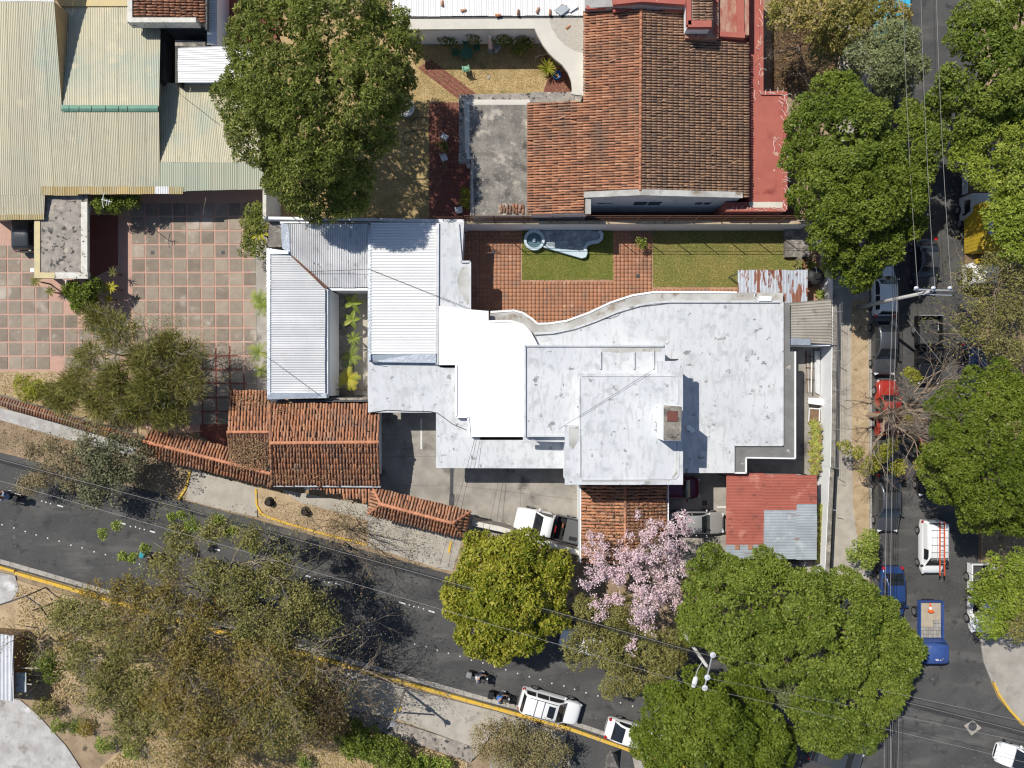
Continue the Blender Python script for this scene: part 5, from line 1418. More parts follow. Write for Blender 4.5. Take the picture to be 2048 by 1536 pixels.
# pale twigs
def lobe(px, py, z, rpx, rypx=None, rz=None):
    c = P(px, py, z); r = mpx(rpx, z); ry = mpx(rypx if rypx else rpx, z)
    return (c.x, c.y, z, r, ry, rz if rz else min(r, ry) * .75)
def tree(name, label, base_px, lobes, leaf, dens=9, L=.24, W=.11, k=7, seed=1, trunk=.25, bark=BARK, cat='tree', group=None, sub=.36, fill=.8, zmin=-.3, rough=.14, single=False, cr=.12):
    """broadleaf tree: trunk with limbs, crown of leaf rosettes over bumpy lobes"""
    rng = np.random.default_rng(seed); pr = random.Random(seed)
    bx = P(*base_px, 0)
    root = thing(name, label, cat, (bx.x, bx.y, 0), group=group)
    Lb = [lobe(*q) for q in lobes]
    Lb = [(q[0], q[1], max(q[5] * .6, q[2] + pr.uniform(-.45, .45) * min(1, q[3])), *q[3:]) for q in Lb]
    zc = np.mean([q[2] for q in Lb]); fork = Vector((bx.x, bx.y, max(.6, zc * .38)))
    segs = [(*bx, *fork, trunk * 1.15, trunk * .9)]
    for q in Lb:
        tgt = Vector((q[0], q[1], q[2] + q[5] * .1))
        s2, _ = grow(fork, fork.lerp(tgt, .62), trunk * .6, pr, 4, (2, 3), .55, .66, .12, .16, maxseg=160)
        segs += s2
    def within(x, y, z):
        return z < fork.z + .3 or any(((x - q[0]) / q[3]) ** 2 + ((y - q[1]) / q[4]) ** 2 + ((z - q[2]) / (q[5] * .9)) ** 2 < .62 for q in Lb) or z < min(q[2] - q[5] * .5 for q in Lb)
    def near(x, y):
        return any(((x - q[0]) / q[3]) ** 2 + ((y - q[1]) / q[4]) ** 2 < .8 for q in Lb)
    segs = segs[:1] + [g for g in segs[1:] if within(*g[3:6]) and near(g[3], g[4])]
    wood(root, segs, bark, 'trunk', 5)
    C, O = crown_points(Lb, dens * 1.55, rng, sub, zmin, rough)
    ok = C[:, 2] > .2
    C, O = C[ok], O[ok]
    if single:
        n_ = unit(O * .7 + rng.normal(size=O.shape) * .55 + np.array([0, 0, .5]))
        V, Fc = leaf_quads(np.repeat(C, k, 0) + rng.normal(size=(len(C) * k, 3)) * L * .8, unit(np.repeat(n_, k, 0) + rng.normal(size=(len(C) * k, 3)) * .5), L, W, rng)
    else:
        V, Fc = rosettes(C, unit(O + np.array([0, 0, .45])), k, L, W, rng, cr)
    # deeper leaves close the crown
    if fill:
        D2 = []
        for q in Lb:
            n2 = int(fill * 60 * q[3] * q[4])
            dd = unit(rng.normal(size=(n2, 3))); dd[:, 2] = np.abs(dd[:, 2]) * .9 - .1
            D2.append(np.array(q[:3]) + dd * np.array(q[3:6]) * rng.uniform(.42, .74, (n2, 1)))
        D2 = np.concatenate(D2)
        V2, F2 = leaf_quads(D2, unit(rng.normal(size=D2.shape) * .5 + np.array([0, 0, 1.])), L * 1.5, W * 2.2, rng)
        Fc = np.concatenate([Fc, F2 + len(V)]); V = np.concatenate([V, V2])
    # neighbouring leaves of a bough share a tone, single leaves differ a little
    cen = V[Fc[:, 0]]
    base_t = .5 + .28 * np.sin(cen[:, 0] * .9 + seed) * np.cos(cen[:, 1] * .8 + seed * 2)
    tint = np.clip(base_t + rng.normal(size=len(Fc)) * .2, 0.01, .99)
    o = npmesh('crown', V, Fc, leaf, tint * .98, root)
    return root
def twiggy(name, label, base_px, tops, leaf, bark=TWIG, nl=5, L=.14, W=.07, cl=.28, seed=1, r=.12, depth=5, spread=.6, lenf=.72, up=.15, cat='tree', group=None, maxseg=2500, leafpart='crown', droop=0, prob=1.0, trunkz=.35, flowers=None, cloud=None):
    """tree whose twigs show: branches with loose leaf tufts at the tips. tops: (px,py,z) aims of main limbs"""
    rng = np.random.default_rng(seed); pr = random.Random(seed)
    bx = P(*base_px, 0)
    root = thing(name, label, cat, (bx.x, bx.y, 0), group=group)
    zc = np.mean([q[2] for q in tops]); fork = Vector((bx.x, bx.y, zc * trunkz))
    segs = [(*bx, *fork, r * 1.2, r)]; tips = []
    for q in tops:
        tgt = P(*q)
        s2, t2 = grow(fork, fork.lerp(tgt, .5), r * .75, pr, depth, (2, 3), spread, lenf, up, .2, maxseg=maxseg)
        segs += s2; tips += t2
    segs = [s for s in segs if min(s[2], s[5]) > -.05]
    wood(root, segs, bark, 'trunk', 4)
    if leaf is not None and nl > 0:
        T = np.array(tips)
        T = T[rng.random(len(T)) < prob]
        c = np.repeat(T[:, :3], nl, 0) + rng.normal(size=(len(T) * nl, 3)) * cl
        c = c[c[:, 2] > .1]
        V, Fc = leaf_quads(c, unit(rng.normal(size=c.shape) * .7 + np.array([0, 0, .8])), L, W, rng, droop)
        cen = V[Fc[:, 0]]
        tint = np.clip(.5 + .3 * np.sin(cen[:, 0] * .7 + seed) * np.cos(cen[:, 1] * .6 + seed) + rng.normal(size=len(Fc)) * .2, .01, .99)
        npmesh(leafpart, V, Fc, leaf, tint * .98, root)
    if cloud is not None and leaf is not None:
        rpx, dens, kk, cL, cW, rgh = cloud
        Lb = [lobe(q[0], q[1], q[2] - .3, rpx * pr.uniform(.8, 1.2)) for q in tops]
        C, O = crown_points(Lb, dens * 1.5, rng, .34, -.3, rgh, None, .6, 1.45)
        ok = C[:, 2] > .15; C, O = C[ok], O[ok]
        c = np.repeat(C, kk, 0) + rng.normal(size=(len(C) * kk, 3)) * .17
        n_ = unit(np.repeat(O, kk, 0) * .6 + rng.normal(size=c.shape) * .55 + np.array([0, 0, .6]))
        if cW < .05:
            # feathery sprays point away from the bough
            d = unit(np.repeat(O, kk, 0) * 1.1 + rng.normal(size=c.shape) * .45)
            sd = unit(np.cross(d, rng.normal(size=c.shape)))
            l_ = (cL * rng.uniform(.6, 1.3, len(c)))[:, None]
            V = np.stack([c - sd * cW * .5, c + sd * cW * .5, c + d * l_ + sd * cW * .3, c + d * l_ - sd * cW * .3], 1).reshape(-1, 3); Fc = np.arange(len(V)).reshape(-1, 4)
        else:
            V, Fc = leaf_quads(c, n_, cL, cW, rng, droop)
        cen = V[Fc[:, 0]]
        tint = np.clip(.5 + .3 * np.sin(cen[:, 0] * .7 + seed) * np.cos(cen[:, 1] * .6 + seed) + rng.normal(size=len(Fc)) * .22, .01, .99)
        npmesh(leafpart, V, Fc, leaf, tint * .98, root)
    if flowers is not None:
        T = np.array(tips); T = T[rng.random(len(T)) < flowers[1]]
        nf = flowers[2]
        c = np.repeat(T[:, :3] + np.array([0, 0, .08]), nf, 0) + rng.normal(size=(len(T) * nf, 3)) * flowers[3]
        V, Fc = leaf_quads(c, unit(rng.normal(size=c.shape) + np.array([0, 0, .6])), .13, .11, rng)
        npmesh('blossom', V, Fc, flowers[0], rng.random(len(Fc)), root)
    return root

FICUS = leafmat('ficus_leaves', [(0.081, 0.123, 0.013), (0.118, 0.169, 0.021), (0.166, 0.218, 0.03), (0.228, 0.271, 0.049)])
FICUS2 = leafmat('deep_green_leaves', [(0.068, 0.105, 0.009), (0.104, 0.15, 0.014), (0.149, 0.196, 0.022), (0.199, 0.239, 0.036)])
MANGO = leafmat('mango_leaves', [(0.088, 0.117, 0.021), (0.15, 0.188, 0.03), (0.227, 0.258, 0.051), (0.32, 0.315, 0.085)])
YGREEN = leafmat('yellow_green_leaves', [(0.136, 0.167, 0.014), (0.218, 0.246, 0.021), (0.309, 0.317, 0.032), (0.4, 0.361, 0.057)])
OLIVE = leafmat('olive_leaves', [(0.128, 0.136, 0.037), (0.191, 0.193, 0.051), (0.265, 0.251, 0.079), (0.33, 0.29, 0.101)])
BROWNL = leafmat('brown_olive_leaves', [(0.138, 0.112, 0.029), (0.202, 0.161, 0.042), (0.276, 0.215, 0.058), (0.34, 0.269, 0.083)])
MUSTARD = leafmat('mustard_leaves', [(0.228, 0.154, 0.021), (0.3, 0.202, 0.029), (0.352, 0.248, 0.045), (0.228, 0.188, 0.041)])
GREYG = leafmat('grey_green_leaves', [(0.131, 0.164, 0.068), (0.187, 0.22, 0.093), (0.253, 0.281, 0.125), (0.309, 0.327, 0.154)])
LIGHTG = leafmat('light_green_leaves', [(0.144, 0.216, 0.032), (0.216, 0.297, 0.045), (0.297, 0.36, 0.068), (0.36, 0.387, 0.09)])
DRYL = leafmat('dry_leaves', [(.26, .18, .10), (.36, .26, .15), (.20, .145, .08), (.28, .23, .11)], .15)
FEATH = leafmat('feathery_leaves', [(0.133, 0.141, 0.031), (0.204, 0.21, 0.046), (0.286, 0.274, 0.073), (0.347, 0.313, 0.099)])
FRESH = leafmat('fresh_leaves', [(.13, .19, .02), (.20, .27, .03), (.28, .34, .045), (.37, .40, .08)])
PINK = leafmat('pink_petals', [(.68, .50, .54), (.78, .61, .64), (.84, .70, .72), (.76, .57, .62)], .3)
CROTON = leafmat('croton_leaves', [(.50, .45, .10), (.38, .40, .09), (.24, .28, .06), (.32, .18, .09)], .25)
PALM = leafmat('palm_leaves', [(.20, .27, .045), (.30, .36, .065), (.15, .21, .04), (.38, .40, .10)], .25)
GOLDP = leafmat('golden_palm_leaves', [(.50, .46, .05), (.60, .53, .07), (.40, .41, .05), (.54, .45, .06)], .25)

# --- broadleaf trees
tree('mango_tree', 'huge dark green bushy tree filling the yard left of the tiled house', (640, 235),
     [(560, 90, 9.2, 105), (660, 60, 9.6, 110), (760, 90, 8.2, 80), (500, 190, 8.6, 72), (600, 190, 10.6, 105), (710, 180, 10.2, 105), (770, 170, 7.8, 68),
      (530, 265, 8.2, 78), (630, 280, 9.8, 95), (735, 270, 8.2, 60), (600, 350, 7.6, 75), (690, 330, 8.0, 66), (640, 400, 6.6, 52), (700, 395, 6.6, 42)],
     MANGO, 4.7, .27, .085, 13, 11, .45, BARK, sub=.34, fill=.5, rough=.2)
tree('street_tree', 'tall rounded green tree beside the red flat roof', (1680, 300),
     [(1668, 190, 8.2, 52), (1640, 250, 8.4, 66), (1700, 250, 9.0, 72), (1620, 310, 7.6, 58), (1690, 320, 9.4, 84), (1755, 300, 8.2, 56)], FICUS, 6.2, .22, .10, 13, 12, .35)
tree('street_tree', 'broad dark green tree hanging over the corner of the garden wall', (1720, 470),
     [(1650, 390, 7.8, 66), (1720, 400, 8.8, 86), (1790, 390, 7.8, 62), (1670, 455, 7.4, 62), (1740, 470, 7.8, 72), (1800, 440, 7.0, 52), (1720, 530, 6.6, 48), (1690, 510, 6.4, 44)], FICUS2, 6.2, .22, .10, 13, 13, .35)
tree('street_tree', 'small green tree bridging the street between two larger crowns', (1835, 300), [(1830, 235, 6.5, 38), (1850, 290, 6.8, 42), (1830, 350, 6.2, 36), (1862, 225, 6.0, 30)], FICUS, 5.6, .22, .10, 12, 14, .2)
tree('street_tree', 'large bright green tree at the top right corner', (2000, 110),
     [(1960, 80, 8.5, 75), (2030, 60, 9.0, 80), (1930, 160, 8.0, 62), (2010, 150, 9.2, 80), (1900, 200, 7.0, 42), (1950, 230, 7.6, 62), (2060, 180, 8, 70)], FICUS, 5.6, .24, .10, 12, 15, .35)
tree('street_tree', 'fresh yellowish green tree below the bright one at the right edge', (2010, 300),
     [(2020, 200, 7.6, 55), (1990, 270, 7.2, 58), (2040, 290, 8.0, 60), (1940, 300, 6.6, 48), (1985, 340, 6.8, 52), (2030, 370, 7.2, 58), (2040, 400, 6.4, 36)], FRESH, 4.7, .24, .09, 12, 16, .25, sub=.38)
tree('street_tree', 'yellow green tree above the yellow truck at the right edge', (2030, 450), [(2030, 430, 7.0, 58), (1995, 440, 6.2, 26), (2030, 490, 6.4, 40), (2060, 480, 6.5, 45)], FRESH, 5.0, .24, .10, 12, 17, .22)
tree('verge_tree', 'yellow brown tree at the top edge right of the red roof', (1640, 40), [(1570, 25, 5.6, 40), (1630, 30, 6.2, 52), (1690, 35, 6.2, 50), (1750, 20, 6.0, 45), (1660, 80, 5.4, 36), (1790, 30, 5.5, 30)], leafmat('autumn_leaves', [(.17, .175, .04), (.25, .235, .05), (.36, .30, .08), (.44, .33, .13)]), 4.6, .22, .09, 12, 18, .2, sub=.4)
tree('verge_tree', 'grey green tree beside the road near the top edge', (1780, 130), [(1790, 85, 6.6, 45), (1770, 130, 6.6, 48), (1815, 130, 6.4, 38), (1730, 105, 5.8, 36), (1785, 170, 6.0, 36)], GREYG, 5.3, .24, .08, 13, 19, .2)
tree('garden_shrub', 'low grey green shrub left of the grey green roadside tree', (1650, 110), [(1640, 110, 3.4, 28), (1680, 105, 3.6, 26), (1700, 150, 3.0, 24)], GREYG, 4.3, .22, .07, 12, 20, .08, cat='shrub')
tree('street_tree', 'big dense deep green dome tree at the right edge', (1980, 900),
     [(1990, 790, 8.4, 70), (1925, 830, 8.0, 70), (2030, 850, 9.4, 85), (1950, 900, 9.2, 95), (1900, 950, 7.6, 60), (1985, 960, 9.0, 90), (2050, 970, 8.5, 80), (1960, 1015, 7.4, 55), (2030, 1025, 7.6, 50)], FICUS2, 6.8, .20, .085, 13, 21, .4, sub=.32)
tree('street_tree', 'small round young tree on the pavement between parked cars', (1728, 1098), [(1728, 1082, 3.4, 24), (1740, 1100, 3.2, 22), (1712, 1110, 2.6, 16), (1730, 1115, 2.9, 18)], LIGHTG, 5.6, .2, .08, 11, 22, .08)
tree('street_tree', 'yellow green tree over the white car near the corner pavement', (2010, 1170), [(1990, 1140, 5.0, 40), (2030, 1130, 5.4, 40), (1965, 1175, 4.4, 28), (2010, 1190, 5.0, 48), (1985, 1240, 4.2, 34), (2045, 1200, 5, 40), (1950, 1190, 4.0, 18)], FRESH, 4.0, .22, .09, 12, 23, .2, sub=.4)
tree('street_tree', 'olive tree at the right edge above the corner pavement', (2040, 1240), [(2030, 1250, 4.4, 34), (2050, 1220, 4.6, 34)], OLIVE, 4.0, .2, .07, 11, 24, .15, sub=.4)
tree('street_tree', 'widest dense green tree below the red and blue carport', (1560, 1230),
     [(1430, 1160, 7.4, 66), (1520, 1170, 8.2, 76), (1400, 1230, 6.8, 56), (1480, 1240, 8.6, 90), (1590, 1220, 8.8, 95), (1680, 1210, 8.2, 80), (1560, 1290, 8.4, 80), (1650, 1290, 8.6, 85), (1740, 1250, 7.6, 68), (1730, 1310, 7.6, 66), (1790, 1300, 7.0, 55), (1490, 1305, 6.0, 48)], FICUS, 6.8, .22, .095, 13, 25, .45)
tree('street_tree', 'dense green tree at the bottom edge covering the white sedan', (1430, 1450),
     [(1400, 1392, 5.4, 60), (1480, 1400, 6.4, 66), (1340, 1420, 7.0, 54), (1420, 1460, 8.8, 92), (1330, 1490, 7.2, 60), (1500, 1480, 7.8, 72), (1400, 1530, 8.0, 80), (1545, 1500, 6.8, 52), (1300, 1470, 6.0, 36)], FICUS2, 6.8, .22, .095, 13, 26, .4)
tree('street_tree', 'green tree over the junction with power wires crossing it', (1690, 1420), [(1640, 1390, 7.4, 62), (1700, 1400, 7.6, 66), (1760, 1370, 7.0, 52), (1640, 1450, 7.2, 56), (1710, 1450, 7.2, 56), (1610, 1420, 6.6, 46), (1670, 1480, 6.2, 36)], FICUS, 6.8, .21, .09, 13, 27, .3)
tree('street_tree', 'round yellow green tree between the road and the white pickup', (1010, 1180),
     [(970, 1120, 5.8, 58), (1040, 1110, 6.0, 56), (930, 1190, 5.4, 50), (1010, 1190, 6.8, 78), (1085, 1180, 5.8, 56), (960, 1260, 5.4, 52), (1040, 1260, 5.6, 52), (1110, 1130, 5.2, 36), (990, 1300, 4.6, 32), (1100, 1230, 5.2, 36)], YGREEN, 4.7, .30, .11, 12, 28, .25, sub=.4)
tree('street_tree', 'dark olive tree between the yellow green tree and the road', (1220, 1280),
     [(1180, 1220, 4.6, 36), (1230, 1230, 4.8, 40), (1160, 1290, 4.8, 42), (1230, 1300, 5.2, 50), (1290, 1290, 5.0, 46), (1340, 1300, 4.8, 44), (1250, 1360, 4.2, 36), (1310, 1350, 4.4, 36), (1215, 1380, 3.6, 18)], OLIVE, 4.0, .22, .065, 12, 29, .22, sub=.4)
tree('street_tree', 'little silvery olive crown between the two dense green trees', (1560, 1370), [(1555, 1345, 6.0, 34), (1585, 1370, 5.8, 28), (1570, 1395, 5.4, 20), (1590, 1335, 5.4, 18)], GREYG, 5.0, .24, .05, 13, 30, .15)
# shrubs
tree('shrub', 'rounded shrub at the top of the strip beside the metal wing', (508, 440), [(510, 425, 2.4, 22), (498, 445, 2.2, 18), (515, 450, 2.3, 20)], MANGO, 5.0, .2, .08, 11, 31, .06, cat='shrub', fill=.9)
tree('shrub', 'rounded shrub below the first one beside the metal wing', (505, 490), [(498, 480, 2.2, 18), (512, 495, 2.3, 22), (500, 500, 2, 16)], MANGO, 5.0, .2, .08, 11, 32, .06, cat='shrub', fill=.9)
tree('shrub', 'glossy dark green shrub mass below the speckled porch', (165, 595), [(150, 580, 1.9, 18), (170, 590, 2.1, 22), (190, 575, 1.8, 16), (160, 612, 1.7, 16), (185, 605, 1.6, 14)], FICUS2, 5.6, .22, .11, 11, 33, .06, cat='shrub', fill=.9)
tree('shrub', 'dark green shrub in the shade under the beige eave', (225, 408), [(205, 405, 2.2, 18), (235, 410, 2.0, 20), (265, 404, 1.8, 16)], FICUS, 5.0, .2, .1, 11, 34, .06, cat='shrub', fill=.9)
tree('shrub', 'yellow green feathery shrub at the left edge of the planting bed', (62, 775), [(50, 770, 1.3, 20), (75, 778, 1.4, 20), (60, 790, 1.2, 14)], YGREEN, 5.0, .26, .05, 12, 35, .05, cat='shrub', fill=.6)
tree('hedge', 'bright green ivy hedge below the sloping lane', (750, 1480), [(690, 1460, 1.0, 32), (730, 1475, 1.1, 32), (770, 1495, 1.2, 34), (800, 1515, 1.1, 32), (710, 1490, .9, 26), (830, 1530, 1.0, 26)], FICUS, 6.2, .2, .1, 11, 36, .06, cat='hedge', fill=1.0, zmin=0)
tree('hedge', 'green ivy patch at the bottom edge right of the dark grate', (860, 1528), [(845, 1530, .8, 22), (880, 1535, .8, 22)], LIGHTG, 5.0, .2, .1, 11, 37, .05, cat='hedge', fill=1.0, zmin=0)
tree('shrub', 'vivid green bush beside the lean-to in the south-west thicket', (100, 1330), [(98, 1322, 2.2, 20), (105, 1345, 2.0, 18)], FICUS, 5.6, .2, .08, 11, 38, .06, cat='shrub', fill=.9)
for i, (x, y, r_, lf, lb) in enumerate(((92, 1420, 20, FEATH, 'low olive bush at the edge of the pale cement yard'), (160, 1455, 14, FICUS, 'small deep green bush on the bank below the thicket'),
                                    (118, 1448, 12, LIGHTG, 'pale green tuft next to the pale cement yard'), (205, 1490, 16, LIGHTG, 'bright green tuft on the dry slope at the bottom left'),
                                    (262, 1500, 15, LIGHTG, 'second bright green tuft on the dry slope, right of the first'), (605, 1520, 12, LIGHTG, 'small green tuft on the straw slope left of the hedge'))):
    tree('bush', lb, (x, y), [(x, y, .7, r_), (x + r_ * .6, y + 5, .6, r_ * .7)], lf, 5.0, .24, .06, 11, 60 + i, .04, cat='bush', fill=.7, zmin=-.1)
tree('shrub', 'little lemon shrub standing on the terracotta path between the lawns', (1283, 488), [(1283, 486, .9, 9), (1279, 481, .8, 6), (1287, 490, .8, 6)], LIGHTG, 8.7, .13, .06, 11, 40, .03, cat='shrub')
for i, (x, y, r_, lf, lb) in enumerate(((900, 80, 22, FICUS2, 'dark shrub in the shaded garden corner near the big tree'), (1010, 78, 20, FICUS2, 'dark shrub behind the folded parasol in the shaded garden'),
                                    (1050, 85, 24, MANGO, 'bushy shrub under the S shaped roof edge'), (950, 76, 16, OLIVE, 'thin olive shrub against the shaded garden wall'), (887, 292, 10, FICUS, 'potted shrub between the two white chairs'),
                                    (932, 385, 9, YGREEN, 'yellowish shrub in the bed beside the grey annex'), (932, 405, 9, YGREEN, 'lower yellowish shrub beside the grey annex'))):
    tree('shrub', lb, (x, y), [(x, y, 1.0, r_), (x + 5, y + 4, .9, r_ * .7)], lf, 5.6, .18, .07, 11, 80 + i, .04, cat='shrub', fill=.8)

# --- trees whose twigs show
def thick(i, label, bp, tops, leaf, nl, L, W, cl, seed, bark=BARKP, **kw):
    twiggy('thicket_tree', label, bp, tops, leaf, bark, nl, L, W, cl, seed, group='trees of the thicket south of the road', **kw)
TK = [('sparse brown green tree at the road edge with light green shoots', (430, 1180), [(360, 1080, 6.9), (430, 1060, 7.4), (500, 1080, 8.0), (420, 1150, 7.6), (330, 1130, 6.4), (560, 1140, 7.2)], OLIVE),
      ('mustard leaved thicket tree in the middle of the south-west trees', (330, 1260), [(260, 1190, 6.4), (330, 1200, 7.0), (400, 1230, 7.2), (300, 1270, 6.9), (380, 1290, 7.2)], BROWNL),
      ('brownish thicket tree nearest the left shack', (200, 1300), [(140, 1230, 5.9), (200, 1240, 6.2), (250, 1290, 6.4), (160, 1310, 6.0), (220, 1350, 6.0)], OLIVE),
      ('dense olive thicket tree beside the road shadow', (540, 1230), [(480, 1170, 7.8), (540, 1160, 7.8), (600, 1200, 7.4), (560, 1250, 7.8), (500, 1240, 8.2), (640, 1230, 6.8)], OLIVE),
      ('pale twiggy thicket tree above the yellow kerb', (560, 1330), [(500, 1290, 7.2), (560, 1300, 7.4), (620, 1330, 6.8), (540, 1370, 6.2), (600, 1390, 5.6)], BROWNL),
      ('olive thicket tree with grey limbs in the centre', (420, 1370), [(370, 1320, 6.8), (430, 1330, 7.2), (480, 1370, 6.8), (400, 1410, 6.6), (350, 1390, 6.4)], BROWNL),
      ('low brown thicket tree at the lower left', (280, 1410), [(220, 1380, 5.4), (280, 1370, 5.8), (330, 1420, 5.6), (270, 1450, 5.2)], OLIVE),
      ('brown thicket tree at the bottom edge', (430, 1480), [(370, 1450, 5.6), (430, 1450, 6.0), (490, 1470, 5.8), (440, 1510, 5.4), (380, 1510, 5.2)], BROWNL),
      ('dim olive thicket tree by the straw slope', (560, 1440), [(520, 1410, 5.6), (570, 1400, 5.6), (610, 1440, 5.2), (560, 1470, 5.2)], OLIVE),
      ('rust brown thicket tree left of the ivy hedge', (640, 1420), [(620, 1380, 5.0), (660, 1400, 5.0), (650, 1440, 4.6)], leafmat('rusty_leaves', [(.09, .06, .03), (.14, .09, .04), (.19, .13, .06), (.12, .10, .04)]))]
for i, (lb, bp_, tops, lf) in enumerate(TK):
    thick(i, lb, bp_, tops, lf, 6, .17, .08, .35, 100 + i, depth=4, spread=.6, lenf=.70, r=.15, maxseg=420, cloud=(42, 3.0, 8, .19, .09, .45))
for i, (x, y, z, r_, lb) in enumerate(((185, 1180, 3.6, 22, 'mustard yellow crown at the kerb in the south-west thicket'), (345, 1175, 5.2, 34, 'mustard yellow crown near the road in the south-west thicket'), (440, 1215, 5.6, 26, 'mustard yellow crown in the heart of the thicket'),
                                    (225, 1330, 5.0, 28, 'mustard yellow crown above the lean-to side of the thicket'), (135, 1280, 3.4, 18, 'mustard yellow sprig crown nearest the rusty shack'), (310, 1390, 5.2, 36, 'broad mustard crown low in the thicket'), (175, 1450, 2.6, 18, 'mustard yellow bush near the cement yard'), (260, 1240, 5.0, 24, 'small mustard crown in the upper left of the thicket'))):
    tree('thicket_tree', lb, (x, y), [(x, y, z, r_), (x + r_ * .7, y + r_ * .3, z - .4, r_ * .7), (x - r_ * .5, y + r_ * .5, z - .5, r_ * .6)], MUSTARD, 5, .16, .06, 5, 130 + i, .06, BARKP, group='trees of the thicket south of the road', sub=.45, fill=.15, rough=.35)
tree('thicket_tree', 'light green leafy shoots above the road at the thicket edge', (440, 1120), [(345, 1033, 7.2, 7), (362, 1029, 7.4, 6), (205, 1067, 6.2, 8), (235, 1052, 6.4, 7), (380, 1047, 7.2, 12), (395, 1053, 7.0, 8), (435, 1040, 7.4, 9), (457, 1063, 7.2, 9), (247, 1112, 6.0, 7), (268, 1114, 6.0, 8), (290, 1098, 6.2, 7), (510, 1100, 6.4, 8), (470, 1060, 7.2, 6)],
     LIGHTG, 6, .2, .1, 9, 140, .1, BARKP, fill=.0, rough=.35, sub=.6)
twiggy('thicket_tree', 'nearly leafless reddish twig tree overhanging the yellow kerb', (640, 1350), [(665, 1250, 5.2), (700, 1290, 5.0), (720, 1320, 4.6), (640, 1300, 5.0), (760, 1330, 4.2)], DRYL, BARKP, 3, .12, .05, .2, 141, .14, 5, .6, .72, maxseg=700, prob=.6)
twiggy('thicket_tree', 'thin crooked tree with drooping green tufts beside the shack', (95, 1270), [(60, 1230, 3.6), (95, 1215, 3.8), (40, 1255, 3.2), (120, 1240, 3.6), (70, 1290, 3.2), (110, 1300, 3.2)], FEATH, TWIG, 10, .2, .04, .28, 142, .1, 3, .6, .7, maxseg=260, prob=.6)
twiggy('leafless_tree', 'wide leafless tan tree over the street with a red truck below', (1735, 830), [(1760, 740, 6.8), (1830, 760, 7.0), (1880, 810, 6.8), (1890, 860, 6.4), (1850, 880, 6.8), (1790, 870, 6.4), (1720, 790, 5.6), (1730, 880, 5.4), (1810, 810, 7.4)], None, TWIG, 0, seed=150, r=.2, depth=5, spread=.55, lenf=.76, up=.02, maxseg=1100, trunkz=.4)
tree('street_tree', 'yellow green sprigs growing at the foot of the leafless tree', (1760, 900), [(1690, 893, 3.2, 12), (1712, 905, 3.0, 12), (1740, 925, 3.0, 16), (1765, 905, 3.4, 16), (1795, 935, 2.8, 16), (1835, 930, 3.0, 10), (1780, 890, 3.4, 12), (1845, 895, 3.4, 8), (1815, 838, 4.4, 8), (1815, 745, 5.0, 10), (1828, 755, 5.0, 12), (1725, 935, 2.6, 12)], YGREEN, 6.2, .2, .08, 11, 151, .08, fill=.3)
twiggy('blossom_tree', 'bare branched tree with pale pink blossom in front of the tiled carport', (1255, 1160), [(1200, 1080, 5.6), (1260, 1060, 5.8), (1310, 1070, 5.6), (1200, 1150, 5.6), (1260, 1150, 6.4), (1320, 1140, 5.8), (1230, 1230, 5.6), (1280, 1240, 5.6), (1320, 1210, 5.4), (1180, 1110, 5.2)], None, BARKP, 0, seed=152, r=.16, depth=5, spread=.55, lenf=.64, maxseg=900, flowers=(PINK, .5, 20, .13))
twiggy('dry_bush', 'withered brown roadside bush nearest the left edge', (110, 930), [(70, 900, 2.6), (110, 890, 2.8), (150, 915, 2.6), (90, 950, 2.4), (140, 960, 2.4), (60, 970, 2.0)], leafmat('withered_leaves', [(.16, .125, .06), (.25, .195, .10), (.34, .27, .15), (.18, .17, .07)], .15), TWIG, 4, .15, .07, .22, 153, .07, 4, .6, .7, cat='bush', maxseg=400, cloud=(26, 4.5, 6, .15, .07, .4))
twiggy('roadside_tree', 'sparse grey green roadside tree left of the slanting wall roof', (220, 930), [(180, 900, 3.4), (230, 885, 3.6), (270, 900, 3.2), (200, 950, 3.2), (250, 950, 3.2), (190, 985, 2.8), (260, 920, 3.4), (215, 920, 3.8)], leafmat('dusty_leaves', [(.09, .105, .055), (.14, .155, .08), (.20, .21, .115), (.26, .23, .13)], .2), BARK, 4, .19, .10, .26, 154, .1, 4, .55, .68, cat='tree', maxseg=300, cloud=(30, 3.6, 7, .19, .10, .4))
twiggy('dry_bush', 'tangled dry bush with a few green tips on the verge below the gatehouse', (690, 1050), [(600, 1020, 1.8), (640, 1010, 2.0), (690, 1030, 2.4), (740, 1050, 2.4), (780, 1070, 2.2), (720, 1070, 2.2), (660, 1050, 2.0), (760, 1090, 2.0), (810, 1085, 1.8)], leafmat('half_dry_leaves', [(.14, .11, .05), (.22, .16, .09), (.28, .21, .12), (.10, .12, .03)], .15), TWIG, 4, .13, .06, .2, 155, .07, 4, .65, .76, cat='bush', maxseg=420)
twiggy('dry_bush', 'bare twigs reaching over the kerb below the tangled dry bush', (690, 1085), [(660, 1100, 2.6), (690, 1110, 3.0), (720, 1105, 2.8), (640, 1095, 2.2)], None, TWIG, 0, seed=156, r=.06, depth=4, spread=.55, lenf=.75, cat='bush', maxseg=300)
twiggy('dry_bush', 'brownish leafy bush at the bottom edge below the white jeep', (1050, 1500), [(980, 1480, 2.2), (1030, 1470, 2.6), (1080, 1480, 2.6), (1110, 1500, 2.4), (1020, 1520, 2.4), (1070, 1530, 2.4)], leafmat('brown_bush_leaves', [(.20, .165, .07), (.28, .225, .10), (.36, .29, .15), (.20, .20, .08)], .2), TWIG, 5, .15, .075, .26, 157, .08, 4, .55, .68, cat='bush', maxseg=300, cloud=(36, 4.0, 8, .15, .075, .4))
